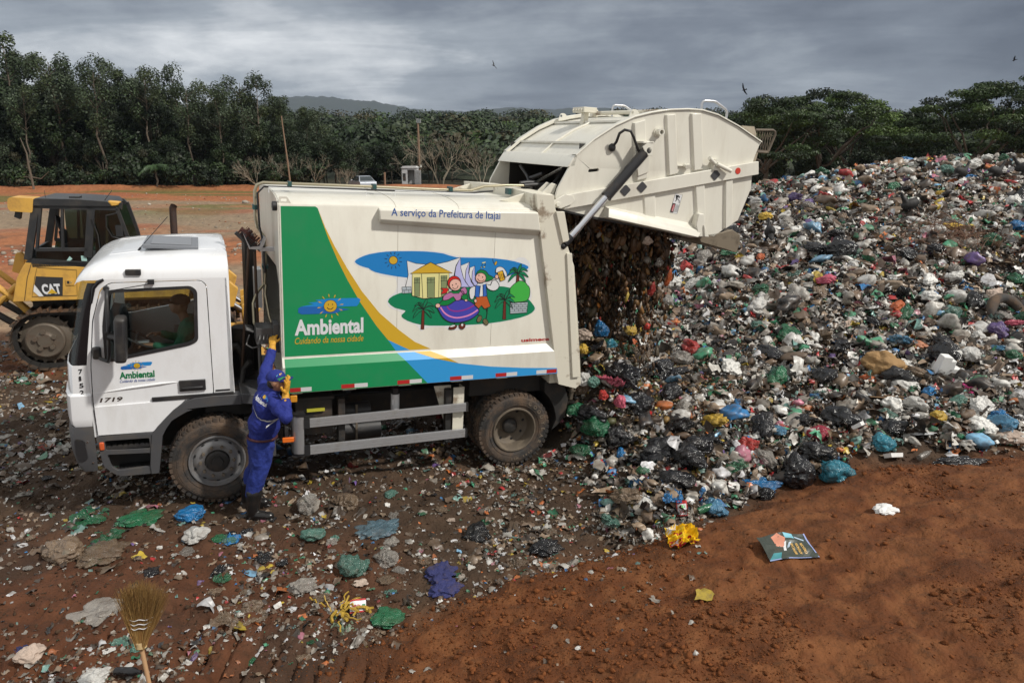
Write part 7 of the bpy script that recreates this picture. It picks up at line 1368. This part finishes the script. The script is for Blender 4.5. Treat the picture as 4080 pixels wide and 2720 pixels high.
G, fn = packet('mag', (2.50, 5.95, H(2.50, 5.95) + .075), .46, .30, .12, .24, [(None, P_('magazine_dark', (.045, .055, .045))), ([(0, 0), (1, 0), (1, .03), (0, .03)], P_('magazine_edge', (.30, .36, .62))), ([(.97, 0), (1, 0), (1, 1), (.97, 1)], P_('magazine_edge', (.30, .36, .62))), ([(0, .03), (.22, .03), (.30, .25), (.12, .22)], P_('magazine_teal', (.05, .24, .27))), ([(.28, .55), (.42, .50), (.52, .8), (.40, 1), (.26, .9)], P_('magazine_coral', (.62, .26, .17))), ([(.52, .78), (.68, .72), (.72, .98), (.52, 1)], P_('magazine_cyan', (.22, .50, .60))), ([(.36, .30), (.42, .32), (.50, .66), (.44, .62)], whitef), ([(.45, .42), (.52, .46), (.6, .62), (.54, .6)], P_('magazine_pale', (.4, .5, .6))), ([(.7, .75), (.9, .7), (.92, .78), (.72, .85)], P_('magazine_pale', (.4, .5, .6)))], '', '', .03, .012, 5)
i = G.mi(P_('magazine_gold', (.60, .38, .12)))
for k, tx in enumerate(('BRINCAR', 'APRENDER', 'CRESCER')): put_text(G.mb, tx, lambda a, b_, k=k: fn(.60 + k * .10 - b_, .15 + a, 3), w=.42, h=.05, bold=.03, mi=i)
tag(G.build('magazine', None), 'torn printed magazine cover lying open on the red dirt', 'magazine')
G, fn = packet('card', (-1.36, 5.66, H(-1.36, 5.66) + .05), .14, .12, .2, .6, [(None, whitef), ([(0, 0), (1, 0), (1, .12), (0, .12)], redp), ([(0, .88), (1, .88), (1, 1), (0, 1)], redp), ([(.75, .2), (.95, .2), (.95, .6), (.75, .6)], grass)], '', '', .012, 0, 1)
i = G.mi(redp); put_text(G.mb, 'TIROL', lambda a, b_: fn(.1 + a, .35 + b_, 3), w=.62, h=.24, bold=.03, mi=i); tag(G.build('milk_carton', None), 'red and white carton panel lettered TIROL beside the yellow net', 'carton')
G, fn = packet('card2', (1.83, 7.17, H(1.83, 7.17) + .09), .12, .16, .1, 1.1, [(None, redp), ([(.08, .08), (.92, .05), (.9, .8), (.1, .75)], whitef), ([(.2, .45), (.85, .5), (.7, .72), (.25, .7)], bushg)], '', '', .012, 0, 2)
i = G.mi(redp); put_text(G.mb, 'TIROL', lambda a, b_: fn(.82 - a, .36 - b_, 3), w=.6, h=.2, bold=.03, mi=i); tag(G.build('milk_carton', None), 'red milk carton with TIROL upside down, standing at the heap foot', 'carton')
# foam blocks, tray, cardboard, tyre, bottles
def lump_obj(name, m, label, cat, fnb, loc, rot=(0, 0, 0), bev=.008):
    b = MB(); fnb(b); o = b.build(name, m, None, bevel=bev); o.location = loc; o.rotation_euler = rot; return tag(o, label, cat)
lump_obj('foam_block', PM['foam'], 'stepped white packing foam standing above the magenta cloth', 'foam', lambda b: b.prism([(-.27, 0), (.24, 0), (.28, .13), (.2, .16), (.17, .1), (.10, .17), (-.02, .15), (-.05, .28), (-.12, .26), (-.13, .32), (-.27, .30)], -.07, .07), (6.80, 10.9, H(6.8, 10.85) + .02), (.2, .25, .1))
def tray(b): b.grid([[(x * (1 + z * 1.4), y * (1 + z * 1.4), z) for x, y in ((-.09, -.06), (.09, -.06), (.09, .06), (-.09, .06), (-.09, -.06))] for z in (0, .045)]); b.box((-.09, -.06, -.006), (.09, .06, 0))
lump_obj('foam_tray', PM['foam'], 'white foam food tray below the turquoise bag', 'tray', tray, (4.78, 8.50, H(4.78, 8.5) + .05), (-.5, .1, .3), 0); lump_obj('foam_tray', PM['foam'], 'curved white foam tray on the large black bag', 'tray', tray, (4.55, 9.0, H(4.55, 9.0) + .12), (-.7, .2, .9), 0); lump_obj('foam_tray', PM['foam'], 'white plate lying open in the lower heap middle', 'tray', tray, (3.1, 9.4, H(3.1, 9.4) + .08), (-.6, .1, 2.3), 0)
def cardb(b): b.prism([(-.42, -.1), (-.1, -.2), (.38, -.12), (.42, .02), (.05, .12), (-.1, .2), (-.38, .16)], 0, .012, axis='z'); b.prism([(-.1, .12), (.3, .0), (.33, .1), (-.05, .2)], .05, .062, axis='z')
lump_obj('cardboard_sheet', PM['card'], 'torn brown cardboard sheet on the heap above the smooth teal bag', 'cardboard', cardb, (5.5, 9.95, H(5.5, 9.95) + .10), (-.35, .1, 0), 0); lump_obj('cardboard_sheet', PM['card'], 'bent cardboard box near the rear step of the hopper', 'cardboard', cardb, (3.2, 17.2, H(3.2, 17.2) + .2), (-.8, .1, .5), 0); lump_obj('cardboard_sheet', PM['card'], 'small square of cardboard under the open hopper', 'cardboard', lambda b: b.prism([(-.12, -.14), (.12, -.12), (.13, .14), (-.11, .15)], 0, .02, axis='z'), (1.9, 16.2, H(1.9, 16.2) + .22), (-1.0, 0, .2), 0)
lump_obj('paper_sheet', whitef, 'white printed sheets of paper near the right of the dirt edge', 'paper', lambda b: (b.prism([(-.13, -.09), (.1, -.1), (.14, .06), (-.1, .1)], 0, .004, axis='z'), b.prism([(-.02, -.05), (.2, -.02), (.18, .12), (-.03, .08)], .008, .012, axis='z')), (5.34, 8.92, H(5.34, 8.92) + .08), (-.3, 0, .1), 0)
b = MB(); b.tube([(cos(t) * .36, 0, sin(t) * .36) for t in np.linspace(-.2, pi + .2, 22)], .095, 12); o = b.build('car_tyre', rubber, None, smooth=60); o.location = (9.15, 13.2, H(9.15, 13.2) + .05); o.rotation_euler = (-.5, 0, .3); tag(o, 'old black tyre half buried in the heap near the right edge', 'tyre')
b = MB(); b.lathe([(0, 0), (0, .032), (.14, .034), (.16, .03), (.19, .014), (.21, .014), (.21, 0)], (0, 0, 0), (1, 0, 0), 20); b.build  # bottle
o = b.build('bottle', PM['black'], None, smooth=50); o.location = (-2.98, 4.70, H(-2.98, 4.7) + .04); o.rotation_euler = (0, -.1, -.15); tag(o, 'dark bottle lying at the bottom left by the broom', 'bottle')
for i, (x, y, rz, cm, lb) in enumerate([(2.02, 7.22, .4, 'green', 'green plastic bottle end beside the TIROL carton'), (4.45, 8.62, 2.0, 'green', 'green bottle left of the turquoise bag'), (5.1, 8.5, .5, 'grey', 'clear drinks bottle by the foam tray')]):
    b = MB(); b.lathe([(0, 0), (0, .035), (.05, .04), (.14, .038), (.18, .03), (.21, .013), (.235, .013), (.235, 0)], (0, 0, 0), (1, 0, 0), 20); o = b.build('bottle', PM[cm], None, smooth=50); o.location = (x, y, H(x, y) + .07); o.rotation_euler = (0, -.2, rz); tag(o, lb, 'bottle')
b = MB(); random.seed(8)
for i in range(420):
    p = Vector((9.9 + random.gauss(0, .55), 16.5 + random.gauss(0, .5), 0)); p.z = H(p.x, p.y) + random.uniform(.05, .45); d = Vector((random.gauss(0, 1), random.gauss(0, 1), random.gauss(0, .5))).normalized() * random.uniform(.15, .4); b.tube([p, p + d * .5 + Vector((0, 0, .03)), p + d], .006, 3, caps=False)
tag(b.build('dry_branches', mat('dry_branch', (.16, .085, .055), .9), None), 'tangle of dry reddish branches on the far right slope', 'branches', kind='stuff')
# --- the many bags of the heap, each its own object
RB = np.random.default_rng(2024)
kinds = [('black', 'black', 62), ('white', 'white', 56), ('grey', 'grey', 34), ('green', 'green', 30), ('teal', 'teal', 14), ('blue', 'blue', 14), ('brown', 'muddy brown', 24), ('red', 'red', 8), ('pink', 'pink', 5), ('yellow', 'yellow', 8), ('orange', 'orange', 6), ('lightblue', 'light blue', 8), ('cream', 'beige', 10), ('purple', 'purple', 5)]
taken = []
for m_, word, n in kinds:
    k = 0; tries = 0
    while k < n and tries < 4000:
        tries += 1; t = RB.uniform(); y = (6.6 ** .1 + t * (26 ** .1 - 6.6 ** .1)) ** 10; x = RB.uniform(-.0, .86) * y
        if float(heapness(np.array([x]), np.array([y]))[0]) < .55: continue
        X_, Y_ = tl(x, y)
        if X_ < 4.55 and abs(Y_) < 1.4: continue
        w = RB.uniform(.17, .33) * (1 + .02 * y) * (1.35 if m_ == 'black' else 1)
        if any((x - a) ** 2 + (y - b_) ** 2 < (.32 * (w + c_)) ** 2 for a, b_, c_ in taken): continue
        taken.append((x, y, w)); k += 1; kd = RB.choice(['tied', 'full', 'flat', 'sheet'], p=[.34, .14, .36, .16]); near = edge(x) + 1.3 > y
        zone = 'at the front edge of the heap by the dirt' if near else ('on the lower slope of the heap' if y < 12.5 else ('on the middle slope of the heap' if y < 18.5 else 'near the crest of the heap')); zone = 'at the foot of the heap behind the truck' if (x < 2.2 and y < 12) else zone
        big = w > .40; noun = 'film' if kd == 'sheet' else 'bag'; tex = {'tied': 'knotted', 'full': 'plump', 'flat': 'flattened', 'sheet': 'crumpled'}[kd]
        hh = w * RB.uniform(.5, .8); kz = {'tied': .20, 'full': .24, 'flat': .07, 'sheet': .02}[kd]; sz = w * RB.uniform(.8, 1.05) * (1.15 if kd == 'flat' else 1)
        refuse(kd, int(RB.integers(0, 6)), m_, (x, y, H(x, y) + kz * sz + .05 + .006 * y * RB.uniform(.3, 1)), (w * RB.uniform(1, 1.35), w * RB.uniform(.7, 1), sz), (RB.normal(0, .3), RB.normal(0, .3), RB.uniform(0, 6.28)), 'plastic_film' if kd == 'sheet' else 'rubbish_bag', f"{'large' if big else 'small'} {tex} {word} {noun} {zone}", 'plastic film' if kd == 'sheet' else 'bag', f"{'large' if big else 'small'} {tex} {word} {noun}s {zone}")
# trodden bags round the truck
for i in range(160):
    x, y = RB.uniform(-.75, .12), RB.uniform(4.3, 13); x *= y
    if edge(x) > y or bool(under_truck(np.array([x]), np.array([y]))[0]): continue
    m_ = RB.choice(['grey', 'white', 'brown', 'green', 'black', 'teal', 'cream', 'blue'], p=[.12, .10, .34, .12, .18, .06, .04, .04]); w = RB.uniform(.07, .18); kd = RB.choice(['flat', 'sheet', 'tied'], p=[.4, .4, .2]); zone = 'in the foreground mud' if y < 6.8 else ('beside the truck' if x > -5 else 'behind the truck cab by the bulldozer') ; word = {'brown': 'muddy brown', 'cream': 'beige'}.get(m_, m_)
    refuse(kd, int(RB.integers(0, 6)), m_, (x, y, H(x, y) + .01), (w * 1.2, w, w * .6), (0, 0, RB.uniform(0, 6.28)), 'plastic_film', f'small trodden {word} plastic {zone}', 'plastic film', f'small trodden {word} plastic {zone}')
# --- vultures standing on the heap
for (x, y, rz, lb) in [(12.86, 21.5, .4, 'standing vulture, left of the pair near the heap crest'), (13.85, 21.5, .3, 'standing vulture, right of the pair near the heap crest'), (14.85, 21.8, 2.8, 'vulture by the right picture edge on the heap'), (10.11, 18.85, 3.3, 'hunched vulture on the middle of the slope'), (6.1, 17.4, 1.4, 'small vulture seen from behind near the hopper step')]:
    V_ = empty('vulture', (x, y, H(x, y) + .12), (0, 0, rz), label=lb, cat='vulture'); b = MB(); b.ball((0, 0, .28), (.24, .12, .13), 14, 10, M=Matrix.Rotation(.3, 3, 'Y')); b.ball((-.20, 0, .20), (.18, .07, .05), 10, 8, M=Matrix.Rotation(-.35, 3, 'Y')); b.tube([(.14, 0, .34), (.22, 0, .44), (.26, 0, .52)], [.07, .04, .035], 10); b.ball((.28, 0, .54), (.05, .033, .035), 10, 8); b.tube([(.31, 0, .54), (.36, 0, .53), (.38, 0, .51)], [.015, .011, .004], 6)
    for k in (-1, 1): b.tube([(0, k * .05, .2), (.02, k * .055, .10), (.0, k * .055, .0)], [.04, .014, .01], 6); b.tube([(-.02, k * .055, .0), (.07, k * .055, -.01)], .01, 5)
    o = organic(b, 'body', vul, V_, .014, 2); o.scale = (1.05,) * 3
# --- load falling out of the raised hopper
RNG = np.random.default_rng(5); n = 11000; t = RNG.beta(1.0, 1.15, n); X = RNG.uniform(4.80, 6.25, n); X = 5.35 + (X - 5.35) * (1 - .45 * t) + .12 * RNG.normal(0, 1, n); Yl = RNG.uniform(-.95, .95, n) * (1 - .2 * t)
P = np.array([list(TM @ Vector((a, b_, 0)) + TT) for a, b_ in zip(X, Yl)]); top = 2.74 - (X - 4.5) * .14; gz = Hh(P[:, 0], P[:, 1]); z = (top + .61) * (1 - t) + (gz + .05) * t; clump = fbm(X * 5, Yl * 3, 2, 5) + .3 * (1 - t) > RNG.uniform(.28, .66, n) + .16 * t; P[:, 2] = z; P = P[clump]; t = t[clump]; n = len(P)
FALL = np.array([(.085, .045, .022), (.11, .058, .026), (.03, .022, .016), (.12, .065, .025), (.20, .10, .03), (.42, .15, .02), (.34, .30, .25), (.35, .03, .02), (.05, .16, .06), (.10, .08, .05), (.02, .12, .18), (.30, .22, .04)]); FW = np.array([22, 22, 14, 15, 7, 1.4, 2.5, 1.0, 1.5, 12, .6, .6]); FW = FW / FW.sum()
def strands(P, s, stretch):
    v, f = ico(1); n = len(P); L = np.repeat(v[None], n, 0) * (1 + RNG.normal(0, .22, (n, len(v), 1))); L *= np.stack([RNG.uniform(.5, 1.2, n), RNG.uniform(.5, 1.2, n), stretch], -1)[:, None, :] * s[:, None, None] * .5; sh = RNG.normal(0, .25, (n, 2)); L[:, :, 0] += L[:, :, 2] * sh[:, :1]; L[:, :, 1] += L[:, :, 2] * sh[:, 1:]
    L += P[:, None, :]; return L.reshape(-1, 3), (f[None] + (np.arange(n) * len(v))[:, None, None]).reshape(-1, 3)
s = RNG.lognormal(-3.55, .5, n) * (1 + .7 * (1 - t)); V, F = strands(P, s, RNG.uniform(.8, 2.6, n)); c = np.repeat(FALL[RNG.choice(len(FALL), n, p=FW)] * RNG.uniform(.7, 1.2, (n, 1)), 20, 0)
wet = mat('wet_refuse', (.1, .06, .03), .5, attr='tint', spec=.5, bump=.3, bump_scale=40); tag(np_mesh('falling_refuse', V, F, wet, c), 'dark wet refuse pouring from the raised hopper onto the heap', 'falling refuse', kind='stuff')
n = 2600; X = RNG.uniform(4.72, 6.1, n); Yl = RNG.uniform(-1.02, 1.02, n); P = np.array([list(TM @ Vector((a, b_, 0)) + TT) for a, b_ in zip(X, Yl)]); P[:, 2] = .61 + 2.72 - (X - 4.5) * .15 - RNG.beta(1, 2.2, n) * .42 * (1.1 - .3 * (X - 4.5)); V, F = strands(P, RNG.uniform(.04, .15, n), RNG.uniform(.8, 1.8, n)); c = np.repeat(FALL[RNG.choice(4, n)] * RNG.uniform(.35, .9, (n, 1)), 20, 0)
tag(np_mesh('hanging_refuse', V, F, wet, c), 'dense dark refuse still hanging in the mouth of the hopper', 'hanging refuse', kind='stuff')
for (X, Yl, z, m_, sc_, lb) in [(5.55, -1.0, 1.75, 'red', (.10, .08, .34), 'red rag falling below the hopper mouth'), (5.80, -1.0, 1.90, 'orange', (.10, .07, .42), 'long orange strip falling at the right of the load'), (5.35, -1.08, 2.42, 'cream', (.16, .1, .20), 'beige bag hanging from the hopper lip'), (5.62, -1.0, 2.12, 'grey', (.14, .08, .22), 'grey bag falling beside the red rag'), (5.1, -.8, .95, 'turq', (.2, .12, .28), 'teal and yellow bundle dropping onto the pile')]:
    p = TM @ Vector((X, Yl, z)) + TT; refuse('tied', 1, m_, p, sc_, (.1, .2, .5), 'falling_bag', lb, 'falling bag')
RNG = np.random.default_rng(6); n = 5200; x = RNG.normal(1.9, .55, n); y = RNG.normal(10.6, .9, n); s = RNG.lognormal(-3.5, .42, n); z = Hh(x, y) + s * .4 + RNG.uniform(0, .10, n); OC = np.array([(.13, .075, .03), (.19, .115, .035), (.09, .055, .03), (.24, .15, .045), (.22, .09, .03), (.09, .09, .035), (.05, .035, .022)]); c = OC[RNG.integers(0, 7, n)] * RNG.uniform(.7, 1.2, (n, 1)); V, F, c = lumps(np.stack([x, y, z], -1), s * 1.3, c, jit=.2); tag(np_mesh('food_waste', V, F, wet, c), 'ochre brown food waste piled where the load lands', 'food waste', kind='stuff')
# ------------------------------------------------------------------ broom stuck handle-down in the foreground
BR = empty('broom', (-2.468, 4.2, .695), label='straw broom standing bristles up with wooden handle in the foreground', cat='broom'); BR.scale = (.857,) * 3; straw = mat('broom_straw', (.34, .20, .07), .8, attr='tint'); random.seed(12)
b = MB(); b.tube([(0, 0, .0), (.045, -.03, -.45), (.09, -.08, -.9)], .017, 10); b.lathe([(0, .0175), (.0, .0185), (.03, .0185), (.03, .0175)], (.0, 0, -.10), (0, 0, 1), 12, mi=1); b.build('handle', [mat('pale_wood', (.46, .28, .15), .55, dirt=(.3, .17, .09), dirt_amt=.5, dirt_scale=9), P_('handle_tape', (.55, .25, .22))], BR, smooth=60)
nS = 1500; tt = np.linspace(0, 1, 7); u = RNG.uniform(-1, 1, nS); w_ = RNG.uniform(-1, 1, nS); ln = RNG.uniform(.46, .60, nS) * (1 - .10 * np.abs(u)); lean_ = .11
wd = np.interp(tt, [0, .18, .5, 1], [.028, .05, .10, .155]); dp = np.interp(tt, [0, .18, .5, 1], [.026, .03, .032, .05]); rj = RNG.normal(0, .016, (nS, 2))
cx = (lean_ * tt[None] ** 1.2 - .035 * (tt[None] ** 2) * (1 - u[:, None]) * .5) + u[:, None] * wd[None] + rj[:, :1] * tt[None] ** 2 * 1.6 - .02 * tt[None]; cy = w_[:, None] * dp[None] + rj[:, 1:] * tt[None] ** 2; cz = tt[None] * ln[:, None] * (1 - .04 * u[:, None] ** 2)
Pc = np.stack([cx, cy, cz], -1); hw = (.0016 * (1 - .6 * tt))[None, :, None]; A1 = Pc + np.array([1, 0, 0]) * hw; A2 = Pc + np.array([-.5, .87, 0]) * hw; A3 = Pc + np.array([-.5, -.87, 0]) * hw
Vb = np.stack([A1, A2, A3], 2).reshape(nS, 21, 3); q = []
for i in range(6):
    for j in range(3): q.append((i * 3 + j, i * 3 + (j + 1) % 3, (i + 1) * 3 + (j + 1) % 3, (i + 1) * 3 + j))
Fb = (np.array(q)[None] + (np.arange(nS) * 21)[:, None, None]).reshape(-1, 4); tone = np.array([(.46, .28, .09), (.40, .23, .075), (.50, .33, .13), (.30, .165, .06)])[RNG.integers(0, 4, nS)]
seg = np.repeat(np.interp(np.arange(6) / 5, [0, .4, 1], [1.0, .9, .62]), 3); cb_ = (tone[:, None, :] * np.stack([seg, seg * .95, seg * .85], -1)[None]).reshape(-1, 3)
np_mesh('bristles', Vb.reshape(-1, 3), Fb, straw, cb_, BR)
b = MB()
for k, t_ in enumerate((.36, .43, .50)):
    cxk = lean_ * t_ ** 1.2 - .02 * t_; wk = np.interp(t_, [0, .18, .5, 1], [.028, .05, .10, .155]) + .008; dk = .040; b.tube([(cxk + wk * cos(a) - .01 * 0, dk * sin(a), t_ * .55 + .006 * sin(a * 7) + .012 * cos(a)) for a in np.linspace(0, 2 * pi, 40)[:-1]], .0035, 5, closed=True)
b.build('stitching', whitef, BR, smooth=60)
b = MB()
for k in range(5): b.tube([((.030 + .004 * abs(k - 2)) * cos(a), .030 * sin(a), .015 + k * .011) for a in np.linspace(0, 2 * pi, 20)[:-1]], .006, 5, closed=True)
b.build('binding', mat('binding_wire', (.50, .36, .18), .5), BR, smooth=60)
# tools standing in the gap
def to_w(p): return TM @ Vector(p) + TT
for nm, lb, X1, X2, y1, y2 in (('push_broom', 'push broom with dark red bristles standing in the bracket behind the cab', .44, .30, -.70, -.55), ('push_broom', 'second broom pole standing right of the first behind the cab', .50, .52, -.68, -.5)):
    T_ = empty(nm, to_w((X2, y2, .62)), (0.01929, 0.04762, 0.394955), label=lb, cat='broom'); b = MB(); b.cyl((0, 0, 0), (X1 - X2, y1 - y2, 1.68), .0165, 10); b.build('handle', mat('dark_pole', (.07, .04, .025), .6), T_, smooth=50)
    b = MB(); d_ = (X1 - X2, y1 - y2); M_ = Matrix.Translation((d_[0] - .02, d_[1], 1.72)) @ Matrix.Rotation(.8, 4, 'Y'); b.box((-.16, -.03, -.02), (.12, .03, .02), M=M_, mi=1)
    for i in range(60): a = random.uniform(-.15, .11); c_ = random.uniform(-.028, .028); b.tube([M_ @ Vector((a, c_, .02)), M_ @ Vector((a + random.gauss(0, .008), c_ * 1.4, .095))], .004, 4)
    b.build('brush_head', [mat('dark_red_bristle', (.07, .022, .018), .8), blackp], T_)
# ------------------------------------------------------------------ haze
b = MB(); b.box((-2750, -60, -16), (2850, 3120, 260)); hz_ = bpy.data.materials.new('haze'); hz_.use_nodes = True; N = hz_.node_tree; N.nodes.clear()
o_ = N.nodes.new('ShaderNodeOutputMaterial'); v_ = N.nodes.new('ShaderNodeVolumePrincipled'); v_.inputs['Color'].default_value = (.62, .72, .88, 1); v_.inputs['Density'].default_value = .0001; v_.inputs['Anisotropy'].default_value = .1; N.links.new(v_.outputs[0], o_.inputs['Volume'])
o = b.build('haze', hz_); tag(o, 'thin bluish air fading the far mountains', 'haze', kind='stuff')
